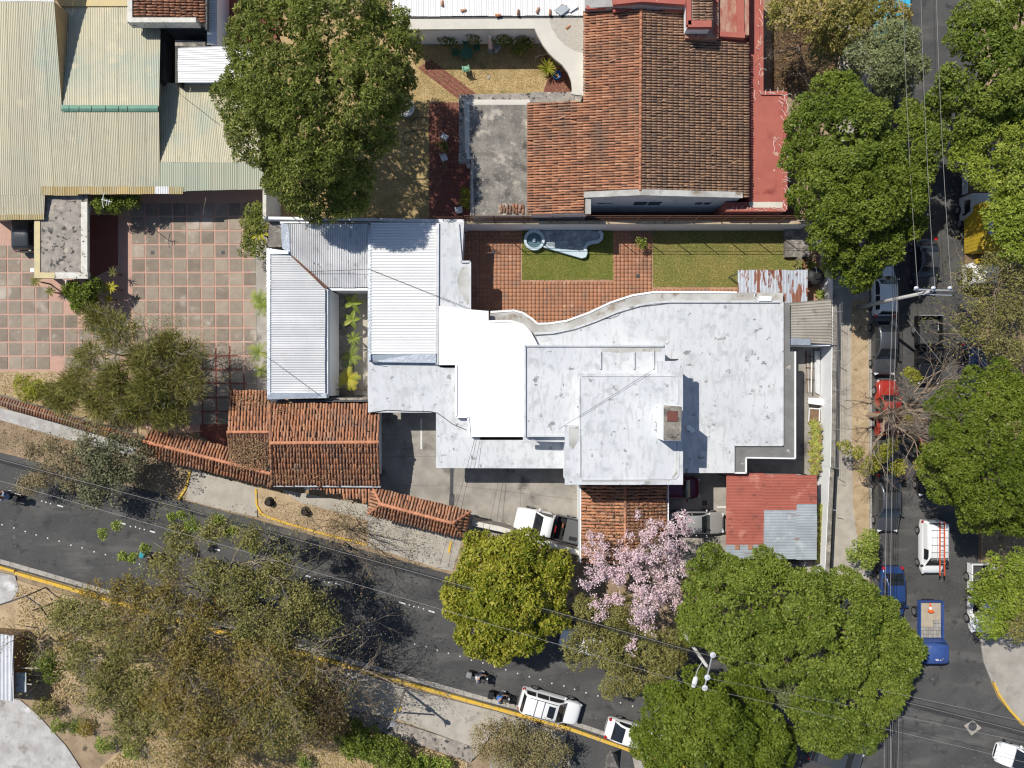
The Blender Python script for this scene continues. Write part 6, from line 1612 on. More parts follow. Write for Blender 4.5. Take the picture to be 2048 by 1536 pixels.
twiggy('dry_bush', 'grey leafless thorn bush beside the red flat roof at the top', (1590, 105), [(1560, 80, 2.6), (1590, 65, 3.0), (1610, 100, 3.0), (1570, 130, 2.6), (1590, 160, 2.4), (1560, 110, 2.6)], DRYL, mat('grey_twig', (.20, .17, .15), (.15, .13, .115), 3, .95), 2, .1, .04, .2, 158, .06, 5, .6, .76, cat='bush', maxseg=700, prob=.4)
twiggy('verge_tree', 'sparse olive tree with tan twigs overhanging the yellow truck', (2010, 620), [(1950, 560, 5.6), (1990, 530, 6.2), (2040, 560, 6.4), (1960, 620, 5.6), (2010, 620, 6.4), (2050, 640, 6.2), (1980, 680, 5.6), (2030, 700, 5.8), (1940, 640, 5.0)], OLIVE, TWIG, 4, .19, .075, .34, 159, .16, 4, .6, .72, maxseg=520, cloud=(36, 2.2, 7, .2, .075, .5))
twiggy('verge_tree', 'tan leafless branches at the right edge below the deep green dome', (2020, 1110), [(1975, 1090, 4.0), (2010, 1080, 4.4), (2045, 1090, 4.4), (2000, 1120, 4.2), (1960, 1110, 3.6)], OLIVE, TWIG, 3, .14, .06, .25, 160, .1, 4, .6, .74, maxseg=420, prob=.5)
# feathery acacia
twiggy('feathery_tree', 'wide feathery olive tree with pale twigs over the courtyard corner', (290, 780),
       [(180, 710, 4.6), (235, 660, 5.2), (200, 640, 4.8), (290, 720, 5.8), (340, 690, 5.2), (380, 710, 4.8), (160, 770, 4.6), (230, 760, 5.6), (300, 780, 6.0), (370, 770, 5.2), (385, 780, 4.6), (205, 810, 4.6), (270, 815, 5.0), (335, 820, 4.8), (130, 795, 3.6)],
       FEATH, BARKP, 8, .26, .03, .35, 161, .2, 4, .5, .66, .05, maxseg=200, cloud=(33, 3.4, 13, .42, .036, .3))
# ------------------------------------------------------------------ palms and rosette plants
def frond_plant(name, label, px, py, z, n, L, W, leaf, seed=1, droop=.5, up=.7, pinnate=0, stem=.05, cat='plant', group=None):
    rng = random.Random(seed)
    c = P(px, py, z)
    root = thing(name, label, cat, (c.x, c.y, 0), group=group)
    MB().tube([(c.x, c.y, 0), (c.x + rng.uniform(-.03, .03), c.y, z)], [stem * 1.3, stem], 6).build('stem', BARK, root)
    for i in range(n):
        a = 2 * math.pi * i / n + rng.uniform(-.25, .25)
        l_ = L * rng.uniform(.75, 1.15); u = up * rng.uniform(.5, 1.3)
        pts = []
        for k in range(6):
            t = k / 5
            pts.append(c + Vector((math.cos(a) * l_ * t, math.sin(a) * l_ * t, l_ * (u * t - droop * 1.3 * t * t))))
        sd = Vector((-math.sin(a), math.cos(a), 0))
        mb = MB()
        if pinnate:
            mb.tube(pts, [.018, .016, .013, .01, .008, .004], 4)
            for k in range(1, pinnate):
                t = k / pinnate; j = min(4, int(t * 5)); p = pts[j].lerp(pts[j + 1], t * 5 - j)
                fw = (pts[j + 1] - pts[j]).normalized()
                ll = W * (1 - .6 * abs(t - .4)) * rng.uniform(.85, 1.1)
                for sg in (-1, 1):
                    d = (sd * sg + fw * .5 + Vector((0, 0, -.15))).normalized() * ll
                    q = fw * .028
                    mb.add([p - q, p + q, p + d + q * .3, p + d - q * .3], [(0, 1, 2, 3)])
        else:
            wv = [.35, .85, 1, .85, .5, .04]
            vs, fs = [], []
            for k, p in enumerate(pts):
                w = W * .5 * wv[k]
                vs += [p - sd * w + Vector((0, 0, w * .4)), p, p + sd * w + Vector((0, 0, w * .4))]
            for k in range(5):
                o = k * 3; fs += [(o, o + 1, o + 4, o + 3), (o + 1, o + 2, o + 5, o + 4)]
            mb.add(vs, fs)
        mb.t = [rng.random() * .95] * len(mb.f)
        mb.build('leaf', leaf, root)
    return root
frond_plant('banana_plant', 'broad leaved plant with three leaves at the top of the light well', 706, 607, 1.6, 5, .85, .36, PALM, 1, .45, .5)
frond_plant('banana_plant', 'broad leaved plant second from the top in the light well', 704, 640, 1.6, 5, .85, .36, PALM, 2, .45, .5)
frond_plant('dracaena_plant', 'spiky round rosette plant in the middle of the light well', 708, 677, 1.5, 34, .62, .07, PALM, 3, .3, .5)
frond_plant('small_palm', 'green feathery palm fourth from the top in the light well', 703, 713, 1.2, 8, .85, .26, PALM, 4, .35, .5, 12)
frond_plant('golden_palm', 'golden yellow palm behind the railing of the light well', 697, 757, 1.4, 11, .95, .3, GOLDP, 5, .35, .6, 13)
for i, (x, y, lb) in enumerate(((518, 598, 'green palm tuft leaning over the path, upper one by the metal wing'), (517, 705, 'green palm tuft lower down beside the metal wing'), (528, 612, 'yellow tipped palm tuft touching the metal wing'))):
    frond_plant('small_palm', lb, x, y, 1.4, 9, .85, .26, PALM, 10 + i, .4, .5, 12)
frond_plant('shrub_palm', 'dark brownish palm tuft at the lower end of the metal wing', 522, 742, 1.0, 9, .7, .2, MANGO, 14, .4, .5, 10)
frond_plant('banana_plant', 'tattered yellow banana leaves between the shrubs by the metal wing', 520, 465, 2.4, 7, .95, .25, GOLDP, 15, .5, .5)
for i, (x, y, s, lb) in enumerate(((72, 562, 1.0, 'spiky yucca head at the corner of the speckled porch'), (101, 583, .8, 'second spiky yucca head on a bent stem below the porch'))):
    frond_plant('yucca_plant', lb, x, y, 1.7, 46, .55 * s, .05, OLIVE, 20 + i, .25, .45)
frond_plant('croton_plant', 'yellow long leaved croton beside the glossy shrubs', 222, 575, 1.6, 14, .55, .13, GOLDP, 23, .3, .5)
frond_plant('croton_plant', 'small yellow croton lower down beside the glossy shrubs', 218, 598, 1.1, 10, .45, .12, GOLDP, 24, .3, .5)
frond_plant('croton_plant', 'dry spiky tuft in the shade beside the porch', 226, 545, 1.2, 16, .5, .05, OLIVE, 25, .2, .6)
frond_plant('yucca_plant', 'yellow green spiky clump on the dry lawn near the blue tub', 1095, 138, .6, 60, .8, .06, YGREEN, 26, .3, .8)
for i in range(11):
    y = 848 + i * 9.5
    frond_plant('croton_plant', ['uppermost brown tipped croton of the alley planting strip', 'second croton from the top in the alley planting strip', 'third croton from the top in the alley planting strip', 'fourth croton from the top in the alley planting strip', 'fifth croton from the top in the alley planting strip',
                                 'sixth croton from the top in the alley planting strip', 'seventh croton from the top in the alley planting strip', 'eighth croton from the top in the alley planting strip', 'ninth croton from the top in the alley planting strip', 'croton last but one above the red carport corner', 'lowest croton above the red carport corner'][i],
                1631 + (i % 2) * 5 - 3 + random.uniform(-1.5, 1.5), y, 1.0, 24, .5, .13, CROTON, 30 + i, .3, .5, group='crotons of the alley planting strip')
for i in range(9):
    y = 1015 + i * 13
    frond_plant('croton_plant', ['first', 'second', 'third', 'fourth', 'fifth', 'sixth', 'seventh', 'eighth', 'ninth'][i] + ' croton from the top along the wall beside the carport sheets', 1641 - i * .5, y, 1.0, 16, .4, .11, CROTON, 50 + i, .3, .5, group='crotons along the wall beside the carport')
for i, (x, y, lb) in enumerate(((1648, 540, 'leafy yellow green plant right of the black tank'), (1655, 528, 'tufted plant above the black tank against the wall'), (1622, 530, 'dark leafy plant above the black tank'), (1596, 528, 'small spiky plant at the platform corner'), (1640, 590, 'small green plant between tank and grey shed'))):
    frond_plant('garden_plant', lb, x, y, .9, 16, .5, .12, [GOLDP, OLIVE, MANGO, OLIVE, PALM][i], 65 + i, .35, .55)
wp = thing('wood_pile', 'heap of pale split branches in the corner above the tank', 'wood pile', P(1633, 520))
for k in range(16):
    a = P(1612 + random.uniform(0, 30), 508 + random.uniform(0, 18), .1 + random.uniform(0, .4)); w = random.uniform(-.6, .6)
    MB().tube([a, a + Vector((math.cos(w), math.sin(w), random.uniform(-.1, .15))) * .7], .035, 5).build('branch', mat('split_wood', (.52, .42, .28), (.44, .34, .21), 4), wp)
for nm, poly, n, z, lb, mm, h_ in (('leaf_litter', [(545, 1000), (640, 1010), (735, 1035), (735, 1088), (640, 1066), (520, 1030)], 3500, .06, 'dry leaf litter on the verge below the gatehouse', LITTER, .03),
                      ('leaf_litter', [(0, 838), (120, 874), (262, 911), (400, 955), (378, 996), (130, 934), (0, 900)], 5000, .06, 'dry leaf litter on the verge at the left', LITTER, .03),
                      ('leaf_litter', [(1703, 600), (1736, 596), (1738, 1060), (1715, 1080), (1703, 800)], 2600, .11, 'dry leaf litter on the dirt strip of the street pavement', LITTER, .02),
                      ('straw_grass', [(200, 1540), (280, 1470), (420, 1430), (640, 1432), (780, 1472), (930, 1526), (930, 1560), (200, 1560)], 12000, .04, 'dry straw grass on the slope at the bottom edge', STRAW, .14),
                      ('straw_grass', [(30, 1165), (150, 1200), (440, 1285), (640, 1340), (560, 1440), (200, 1400), (70, 1420), (40, 1260)], 9000, .03, 'dry straw grass under the thicket', STRAW, .12),
                      ('straw_grass', [(0, 745), (110, 745), (300, 862), (140, 832), (0, 795)], 3500, .03, 'dry straw grass in the planting bed by the capped wall', STRAW, .06),
                      ('leaf_litter', [(1964, 500), (2048, 500), (2048, 1225), (1964, 1255)], 9000, .1, 'dry leaf litter on the east verge', LITTER, .04),
                      ('weeds', [(1545, 60), (1680, 60), (1680, 180), (1545, 180)], 6000, .0, 'brown weeds on the ground beside the red roof', LITTER, .2)):
    blades(nm, poly, n, mm, z, h_, .07, hash(lb) % 1000 if False else len(lb), label=lb, cat='litter' if 'litter' in nm else 'grass')
# dry leaves caught on the roof tiles
rngl = np.random.default_rng(9)
pts = []
for cx, cy, sx, sy, z, n in ((500, 905, 26, 20, 3.05, 1500), (470, 900, 18, 14, 3.0, 500), (560, 950, 30, 8, 3.0, 350), (500, 800, 30, 14, 2.95, 300), (620, 940, 60, 18, 3.1, 350), (560, 830, 18, 16, 3.1, 200), (1250, 1080, 60, 40, 2.75, 900)):
    x = rngl.normal(cx, sx, n); y = rngl.normal(cy, sy, n)
    for a, b_ in zip(x, y):
        if cx > 1000 and not (1165 < a < 1332 and 970 < b_ < 1124): continue
        if cx < 540 and not (458 < a < 538 and 783 < b_ < 940): continue
        if 540 < cx < 1000 and not (545 < a < 758 and 808 < b_ < 966): continue
        p = P(a, b_, z); pts.append((p.x, p.y, z + rngl.uniform(0, .15)))
pts = np.array(pts)
V, Fc = leaf_quads(pts, unit(rngl.normal(size=pts.shape) * .4 + np.array([0, 0, 1.])), .16, .06, rngl)
tag(npmesh('leaf_litter', V, Fc, LITTER, rngl.random(len(Fc)), None, 'stuff'), 'dry leaves and fallen petals lying on the clay tile roofs', 'litter')
# ------------------------------------------------------------------ vehicles
def loft(mb, secs, close=True):
    n = len(secs[0]); b = len(mb.v)
    for s in secs: mb.v += [tuple(p) for p in s]
    for i in range(len(secs) - 1):
        for k in range(n - 1):
            mb.f.append((b + i * n + k, b + i * n + k + 1, b + (i + 1) * n + k + 1, b + (i + 1) * n + k))
    if close:
        mb.f.append(tuple(b + k for k in range(n - 1, -1, -1)))
        mb.f.append(tuple(b + (len(secs) - 1) * n + k for k in range(n)))
    return mb
def lerp(a, b, t): return a + (b - a) * t
def interp(tab, x):
    for (x0, v0), (x1, v1) in zip(tab, tab[1:]):
        if x <= x1: return lerp(v0, v1, (x - x0) / (x1 - x0) if x1 > x0 else 0)
    return tab[-1][1]
def wheel(root, x, y, r, w, side):
    mx = Matrix.Rotation(R(90), 4, 'X')
    t = MB().lathe([(r * .62, -w / 2), (r * .92, -w / 2), (r, -w * .32), (r, w * .32), (r * .92, w / 2), (r * .62, w / 2)], (x, y, r), 20, mx).build('wheel', TYRE, root, True, True)
    rm = MB()
    yo = y + side * w * .47
    rm.lathe([(r * .60, -.03), (r * .60, .03), (r * .5, .035), (.001, .02)], (x, yo, r), 16, Matrix.Rotation(R(-90) * side, 4, 'X'))
    o = rm.build('rim', RIM, t, True)
    sp = MB()
    for k in range(5):
        a = 2 * math.pi * k / 5
        sp.box((x + math.cos(a + .63) * r * .36, yo + side * .028, r + math.sin(a + .63) * r * .36), (r * .24, .02, r * .13), mtx=Matrix.Rotation(-(a + .63), 4, 'Y'))
    sp.build('rim_gap', TYRE, t, True)
def car(name, label, px, py, heading, color, L=4.4, W=1.75, Ht=1.45, kind='sedan', cat='car', group=None, glass=GLASS, dz=.006, rack=False, sunroof=False):
    """heading: world angle of the nose in degrees"""
    c = P(px, py, .7)
    root = thing(name, label, cat, (c.x, c.y, dz), R(heading), group)
    hw = W / 2; h = L / 2
    prof = {
        'sedan': dict(top=[(-.5, .62), (-.485, .80), (-.44, .90), (-.36, .95), (-.25, .94), (.16, .93), (.30, .88), (.40, .80), (.46, .72), (.49, .60), (.5, .48)], cab=(-.40, -.20, .06, .24), wt=.74),
        'hatch': dict(top=[(-.5, .62), (-.49, .86), (-.47, .93), (-.3, .95), (.18, .94), (.34, .88), (.42, .80), (.475, .70), (.495, .58), (.5, .46)], cab=(-.48, -.40, .10, .29), wt=.76),
        'suv': dict(top=[(-.5, .66), (-.49, .95), (-.46, 1.04), (-.3, 1.05), (.2, 1.04), (.34, 1.0), (.43, .93), (.48, .80), (.497, .64), (.5, .5)], cab=(-.478, -.42, .10, .25), wt=.80),
        'van': dict(top=[(-.5, .70), (-.495, 1.0), (-.48, 1.05), (-.2, 1.05), (.22, 1.02), (.36, .95), (.45, .84), (.485, .70), (.5, .52)], cab=(-.49, -.455, .14, .33), wt=.84),
        'pickup': dict(top=[(-.02, .95), (.0, 1.0), (.22, 1.0), (.34, .98), (.43, .92), (.48, .80), (.497, .64), (.5, .5)], cab=(-.06, -.03, .11, .235), wt=.78),
    }[kind]
    top = prof['top']; x0 = top[0][0]
    wid = [(-.5, .80), (-.47, .92), (-.40, .985), (-.2, 1.0), (.2, 1.0), (.36, .97), (.44, .91), (.48, .80), (.5, .66)]
    secs = []
    xs = sorted(set([t[0] for t in top] + [-.33, -.1, .1, .25, .45] if x0 < -.3 else [t[0] for t in top] + [.1, .28, .45]))
    xs = [x for x in xs if x >= x0]
    bz = .24
    for x in xs:
        t = interp(top, x); w = hw * (interp(wid, x) if not (kind == 'pickup' and x < .3) else 1.0)
        sh = min(.74, t - .06)
        half = [(w * .86, bz), (w * .97, bz + .10), (w, .5 if t > .6 else t - .1), (w * .985, sh), (w * .94, t - .035), (w * .84, t), (w * .45, t + .018), (0, t + .024)]
        ring = [Vector((x * L, y, z)) for y, z in half] + [Vector((x * L, -y, z)) for y, z in half[-2::-1]]
        secs.append(ring)
    mb = loft(MB(), secs)
    body = mb.build('body', color, root, True, True)
    sub = body.modifiers.new('sub', 'SUBSURF'); sub.levels = sub.render_levels = 1
    a, b, c2, d = [q * L for q in prof['cab']]
    belt = interp(top, (prof['cab'][1] + prof['cab'][2]) / 2) - .03
    wb = hw * .93; wt = hw * prof['wt']; zr = Ht
    line = [(a, belt), (lerp(a, b, .55), lerp(belt, zr, .72)), (b, zr - .03), (lerp(b, c2, .5), zr), (c2, zr - .04), (lerp(c2, d, .5), lerp(zr - .04, belt, .46)), (d, belt)]
    def sect(x, u):
        z = interp(line, x); f = (z - belt) / (zr - belt)
        w = lerp(wb, wt, max(0, f))
        return Vector((x, u * w, z + .03 * (1 - u * u) * f))
    def side(x, v, sg):
        z = interp(line, x); f = max(0, (z - belt) / (zr - belt)); w = lerp(wb, wt, f)
        return Vector((x, sg * lerp(wb, w, v), lerp(belt, z, v)))
    secs = []
    for x in [l_[0] for l_ in line]:
        ring = [side(x, v, 1) for v in (0, .5, .93)] + [sect(x, u) for u in (.88, .5, 0, -.5, -.88)] + [side(x, v, -1) for v in (.93, .5, 0)]
        secs.append(ring)
    loft(MB(), secs).build('cabin', color, root, True, True)
    def patch(fn, us, vs, off):
        m_ = MB(); n_ = len(vs)
        for u in us:
            for v in vs: m_.v.append(tuple(fn(u, v) + off))
        for i in range(len(us) - 1):
            for j in range(n_ - 1):
                m_.f.append((i * n_ + j, i * n_ + j + 1, (i + 1) * n_ + j + 1, (i + 1) * n_ + j))
        return m_
    us = [-.9, -.6, -.3, 0, .3, .6, .9]
    patch(lambda u, v: sect(lerp(c2 + .02, d - .05, v), u), us, [0, .25, .5, .75, 1], Vector((.012, 0, .014))).build('windscreen', glass, root, True, True)
    patch(lambda u, v: sect(lerp(b - .03, a + (.06 if kind != 'pickup' else .0), v), u * .95), us, [0, .25, .5, .75, 1], Vector((-.014, 0, .014))).build('rear_window', glass, root, True, True)
    spl = {'sedan': [(.13, .47), (.50, .86)], 'hatch': [(.13, .48), (.51, .86)], 'suv': [(.06, .26), (.30, .55), (.575, .90)], 'van': [(.60, .84)], 'pickup': [(.15, .86)]}[kind]
    for sg in (1, -1):
        for f0, f1 in spl:
            X = [lerp(a, d, f0 + (f1 - f0) * k / 4) for k in range(5)]
            patch(lambda u, v: side(u, v, sg), X, [.12, .5, .86], Vector((0, sg * .014, .006))).build('side_window', glass, root, True)
        MB().box((d - .22 * (kind != 'van') - .05, sg * (hw + .09), belt + .07), (.12, .2, .13)).build('mirror', color if kind != 'van' else BLACKP, root, True, bevel=.03)
        MB().box((h - .14, sg * hw * .68, .64), (.2, .32, .13), rz=-sg * .45).build('headlight', CLEARL, root, True, bevel=.03)
        if kind != 'pickup':
            MB().box((-h + .12, sg * hw * .80, .80), (.2, .2, .2), rz=sg * .5).build('tail_light', REDL, root, True, bevel=.03)
        else:
            MB().box((-h + .04, sg * hw * .93, .8), (.08, .1, .3)).build('tail_light', REDL, root, True)
        r = .32 if kind in ('sedan', 'hatch', 'van') else .37
        for x in (-.295 * L, .305 * L): wheel(root, x, sg * (hw - .085), r, .21, sg)
    MB().box((h - .03, 0, .42), (.07, W * .55, .14)).build('grille', BLACKP, root, True)
    MB().box((-h + .03, 0, .45), (.07, W * .6, .1)).build('rear_bumper', BLACKP, root, True)
    if rack:
        for sg in (1, -1):
            MB().tube([(b + .15, sg * wt * .86, zr + .06), (c2 - .1, sg * wt * .86, zr + .05)], .022).build('roof_rail', DSTEEL, root, True)
        for f in (.32, .56):
            x = lerp(b, c2, f); MB().tube([(x, -wt * .86, zr + .075), (x, wt * .86, zr + .075)], .03).build('cross_bar', STEEL, root, True)
    if sunroof:
        MB().box((lerp(b, c2, .82), 0, zr + .015), (.5, wt * 1.15, .04)).build('sunroof', glass, root, True)
    return root
WHITEC = paint('white_car_paint', (.78, .79, .80)); GREYC = paint('graphite_paint', (.05, .055, .06)); DGREY = paint('dark_grey_paint', (.075, .08, .088), .3, .6, .3)
SILVER = paint('silver_paint', (.42, .42, .41), .35, .5, .4); BLUEC = paint('blue_paint', (.02, .05, .16)); BLACKC = paint('black_paint', (.012, .012, .014)); NAVY = paint('navy_paint', (.012, .018, .045))
MAROON = paint('maroon_paint', (.10, .012, .04)); REDC = paint('red_paint_car', (.35, .03, .02)); TRUCKB = mat('blue_truck_paint', (.035, .075, .24), (.045, .09, .27), 2, .45, coord='obj')
YELT = mat('yellow_box_paint', (.52, .36, .03), (.46, .32, .035), 1.2, .55, coord='obj', stains=[((.30, .20, .05), 1.0, .62, .75)])
CYAN = paint('cyan_paint', (.06, .42, .62))

car('suv', 'white off-roader with roof bars and sunroof at the yellow kerb', 1100, 1412, -16, WHITEC, 4.75, 1.85, 1.75, 'suv', rack=True, sunroof=True)
car('sedan_car', 'white sedan with its front under the bottom tree', 1268, 1470, -16, WHITEC, 4.4, 1.72, 1.45)
car('sedan_car', 'silver sedan parked beside the tiled carport', 1391, 1046, 0, SILVER, 4.4, 1.75, 1.45)
car('hatchback', 'maroon car half hidden under the tall white block', 1350, 976, 0, MAROON, 3.9, 1.65, 1.45, 'hatch')
car('sedan_car', 'black car nose showing between carport sheets and dense tree', 1555, 1143, 0, BLACKC, 4.4, 1.75, 1.4)
car('sedan_car', 'graphite sedan driving down the street next to the tall pole', 1851, 530, -90, DGREY, 4.1, 1.75, 1.45)
car('sedan_car', 'dark sedan with red tail lamp parked below the white hatchback', 1769, 690, -90, DGREY, 4.6, 1.8, 1.45)
car('hatchback', 'white hatchback with dark glass parked under the tree by the pole', 1768, 582, 90, WHITEC, 3.9, 1.7, 1.5, 'hatch')
car('hatchback', 'grey hatchback in the deepest shade under the broad street tree', 1768, 480, -90, GREYC, 3.9, 1.7, 1.5, 'hatch')
car('hatchback', 'dark navy car parked opposite the black pickup', 1943, 740, -90, NAVY, 4.0, 1.75, 1.5, 'hatch')
car('sedan_car', 'dark grey sedan parked below the leafless tree', 1775, 1006, -90, DGREY, 4.45, 1.8, 1.45)
car('sedan_car', 'black sedan half covered by the deep green dome tree', 1858, 935, -90, BLACKC, 4.4, 1.75, 1.45)
van = car('van', 'small white van with a roof rack carrying a red ladder', 1863, 1094, -90, WHITEC, 4.1, 1.75, 1.75, 'van')
car('sedan_car', 'blue sedan disappearing under the widest green tree', 1784, 1190, -90, BLUEC, 4.4, 1.75, 1.45)
car('hatchback', 'dark grey car in the shade at the bottom edge', 1672, 1512, -16, GREYC, 4.2, 1.75, 1.5, 'hatch')
car('sedan_car', 'white car entering at the bottom right corner', 2050, 1520, 164, WHITEC, 4.4, 1.75, 1.45)
car('hatchback', 'pale car glimpsed through the dark olive tree', 1172, 1285, 164, WHITEC, 4.0, 1.7, 1.5, 'hatch')
car('hatchback', 'dark car parked under the beige eave of the courtyard', 52, 455, 90, GREYC, 3.8, 1.65, 1.45, 'hatch')
car('hatchback', 'dark car in the shade between the trees at the top of the street', 1775, 215, -90, GREYC, 3.9, 1.7, 1.45, 'hatch')
# van rack and ladder
for k in range(5):
    MB().tube([(-1.5 + k * .55, -.66, 1.83), (-1.5 + k * .55, .66, 1.83)], .022).build('rack_bar', STEEL, van, True)
for y in (-.62, -.2, .2, .62):
    MB().tube([(-1.6, y, 1.81), (.8, y, 1.81)], .018).build('rack_rail', STEEL, van, True)
ld = thing('ladder', 'red orange ladder lying on the roof rack of the white van', 'ladder', van.location + Vector((0, 0, 1.88)), R(-90))
for y in (-.18, .16):
    MB().box((-.15, y + .1, .02), (4.0, .07, .07)).build('stile', mat('ladder_red', (.55, .085, .03), rough=.6), ld, True)
for k in range(12):
    MB().tube([(-2.0 + k * .33, -.1, .02), (-2.0 + k * .33, .28, .02)], .018, 5).build('rung', STEEL, ld, True)

def pickup(name, label, px, py, heading, color, bedc, L=5.1, W=1.85, Ht=1.75, cover=None, liner=BLACKP):
    r = car(name, label, px, py, heading, color, L, W, Ht, 'pickup', 'pickup')
    h = L / 2; hw = W / 2
    x1 = -.075 * L
    for sg in (1, -1):
        MB().box(((x1 - h) / 2, sg * (hw - .05), .72), (h + x1, .1, .62)).build('bed_side', bedc, r, True, bevel=.03)
    MB().box((-h + .05, 0, .70), (.08, W - .2, .58)).build('tailgate', bedc, r, True, bevel=.02)
    MB().box((x1 - .05, 0, .74), (.08, W - .2, .64)).build('bed_front', bedc, r, True)
    MB().box(((x1 - h) / 2, 0, .56), (h + x1 - .2, W - .22, .05)).build('bed_floor', liner, r, True)
    return r
pk = pickup('pickup', 'white pickup with a ribbed black bed cover in the driveway', 1098, 1050, 167, WHITEC, DGREY, 5.3, 1.9, 1.8)
for k in range(26):
    MB().box((-1.28 - k * .052 + .02, 0, 1.05 + .006 * (k % 2)), (.049, 1.68, .03)).build('cover_slat', mat('cover_grey', (.11, .112, .115), rough=.6), pk, True)
MB().box((-1.0, -.25, .95), (.12, .3, .1)).build('tool_bag', mat('brown_leather', (.22, .08, .04), rough=.7), pk, True)
MB().box((-1.95, .55, 1.09), (.6, .3, .06)).build('cover_latch', BLACKP, pk, True, bevel=.03)
MB().box((-.44, 0, 1.72), (.05, .5, .08)).build('brake_light', REDL, pk, True)
pk2 = pickup('pickup', 'black pickup with open bed driving down the street', 1857, 700, -90, BLACKC, BLACKC, 5.2, 1.9, 1.8, liner=mat('bed_liner', (.06, .06, .062), rough=.8))
MB().tube([(-2.6, -.9, 1.12), (-2.6, .9, 1.12)], .04).build('rear_bar', STEEL, pk2, True)
MB().tube([(-2.1, .6, .62), (-2.1, .6, .95), (-1.5, .6, .95), (-1.5, .6, .62)], .03).build('bed_hoop', STEEL, pk2, True)
pickup('pickup', 'long white pickup mostly hidden by the yellow green corner tree', 1962, 1196, -90, WHITEC, WHITEC, 5.3, 1.8, 1.75, liner=mat('bed_liner'))
rd = pickup('pickup', 'small red truck with a faded pinkish load under the leafless tree', 1774, 815, 90, REDC, REDC, 4.2, 1.65, 1.6)
MB().box((-1.05, 0, 1.0), (1.6, 1.45, .5)).build('load_cover', mat('faded_tarp', (.36, .19, .17), (.28, .12, .11), 2, .9, coord='obj'), rd, True, bevel=.08)
def truck(name, label, px, py, heading, cabc, L, W, bed, bx):
    c = P(px, py, .8)
    root = thing(name, label, 'truck', (c.x, c.y, .006), R(heading))
    h = L / 2
    secs = []
    # cab-over front
    xa, xb = h - 1.75, h
    for x, t, w in ((xa, 1.98, .97), (xa + .1, 2.04, .985), (xa + .9, 2.06, .985), (xb - .42, 2.0, .97), (xb - .22, 1.7, .97), (xb - .08, 1.15, .96), (xb - .03, .8, .95), (xb, .5, .9)):
        hw = W / 2 * w
        half = [(hw * .93, .42), (hw, .6), (hw, min(1.1, t - .1)), (hw * .955, t - .10), (hw * .86, t), (0, t + .03)]
        secs.append([Vector((x, y, z)) for y, z in half] + [Vector((x, -y, z)) for y, z in half[-2::-1]])
    loft(MB(), secs).build('cab', cabc, root, True, True)
    mb = MB().add([(xb - .20, -W * .42, 1.68), (xb - .20, W * .42, 1.68), (xb - .06, W * .43, 1.16), (xb - .06, -W * .43, 1.16)], [(3, 2, 1, 0)])
    for i in range(len(mb.v)): mb.v[i] = (mb.v[i][0] + .02, mb.v[i][1], mb.v[i][2] + .02)
    mb.build('windscreen', GLASS, root, True)
    for sg in (1, -1):
        q = [(xa + .35, sg * W * .498, 1.15), (xb - .28, sg * W * .488, 1.15), (xb - .45, sg * W * .475, 1.78), (xa + .4, sg * W * .478, 1.82)]
        MB().add(q, [(0, 1, 2, 3)]).build('side_window', GLASS, root, True)
        MB().box((xb - .3, sg * (W / 2 + .16), 1.4), (.1, .14, .3)).build('mirror', BLACKP, root, True)
        MB().box((xb - .03, sg * W * .36, .7), (.1, .3, .16)).build('headlight', CLEARL, root, True)
        for x in (xb - .85, -h + 1.0): wheel(root, x, sg * (W / 2 - .07), .38, .24, sg)
    MB().box(((-h + xa) / 2, 0, .62), (xa + h, W * .5, .16)).build('chassis', BLACKP, root, True)
    return root, xa, h
bt, xa, h = truck('flatbed_truck', 'blue flatbed truck loaded with grey pavers and a traffic cone', 1858, 1262, -90, TRUCKB, 4.75, 1.75, None, None)
MB().box(((-h + xa - .08) / 2, 0, .82), (xa + h - .1, 1.75, .1)).build('bed_floor', mat('sandy_floor', (.44, .38, .29), (.36, .31, .24), 2.0, .95, coord='obj'), bt, True)
for sg in (1, -1): MB().box(((-h + xa - .08) / 2, sg * .87, 1.0), (xa + h - .1, .06, .42)).build('bed_side', TRUCKB, bt, True)
MB().box((-h + .03, 0, 1.0), (.06, 1.72, .42)).build('tailgate', TRUCKB, bt, True)
MB().box((xa - .12, 0, 1.25), (.06, 1.7, .8)).build('headboard', TRUCKB, bt, True)
for k, y in enumerate((-.58, 0, .58)):
    MB().tube([(xa + .25, y * .9, 2.09), (xa + .65, y, 2.11)], .03, 5).build('roof_rib', TRUCKB, bt, True)
pm = MB()
rg2 = random.Random(5)
for k in range(26): pm.box((h - .62 - rg2.uniform(0, .45), -.05 + rg2.uniform(-.2, .35), 2.055 + .002), (rg2.uniform(.03, .1), rg2.uniform(.03, .14), .02))
pm.build('flaked_paint', SEALW, bt, True)
pc = MB().box((0, 0, 0), (.24, .16, .12)).mesh('paver'); pc.materials.append(mat('paver_grey', (.36, .34, .31), (.28, .27, .25), 4, .95, rnd=.15))
k = 0
for i in range(5):
    for j in range(8):
        if i > 2 and j > 2: continue
        o = bpy.data.objects.new('paver', pc); COL.objects.link(o)
        lp = Vector((xa - .32 - i * .27, .70 - j * .19, .935 + random.uniform(0, .02)))
        o.location = bt.location + Matrix.Rotation(R(-90), 3, 'Z') @ lp; o.rotation_euler = (0, 0, R(-90) + random.uniform(-.08, .08))
        tag(o, 'grey concrete paver in the load of the blue flatbed truck', 'paver', 'pavers on the blue flatbed truck')
cone = thing('traffic_cone', 'orange and white traffic cone lying in the blue truck bed', 'traffic cone', P(1858, 1214, .95), R(100))
cm = Matrix.Rotation(R(80), 4, 'Y')
MB().lathe([(.17, 0), (.12, .22)], (-.3, 0, .15), 14, cm).build('cone_base', ORANGEP, cone, True)
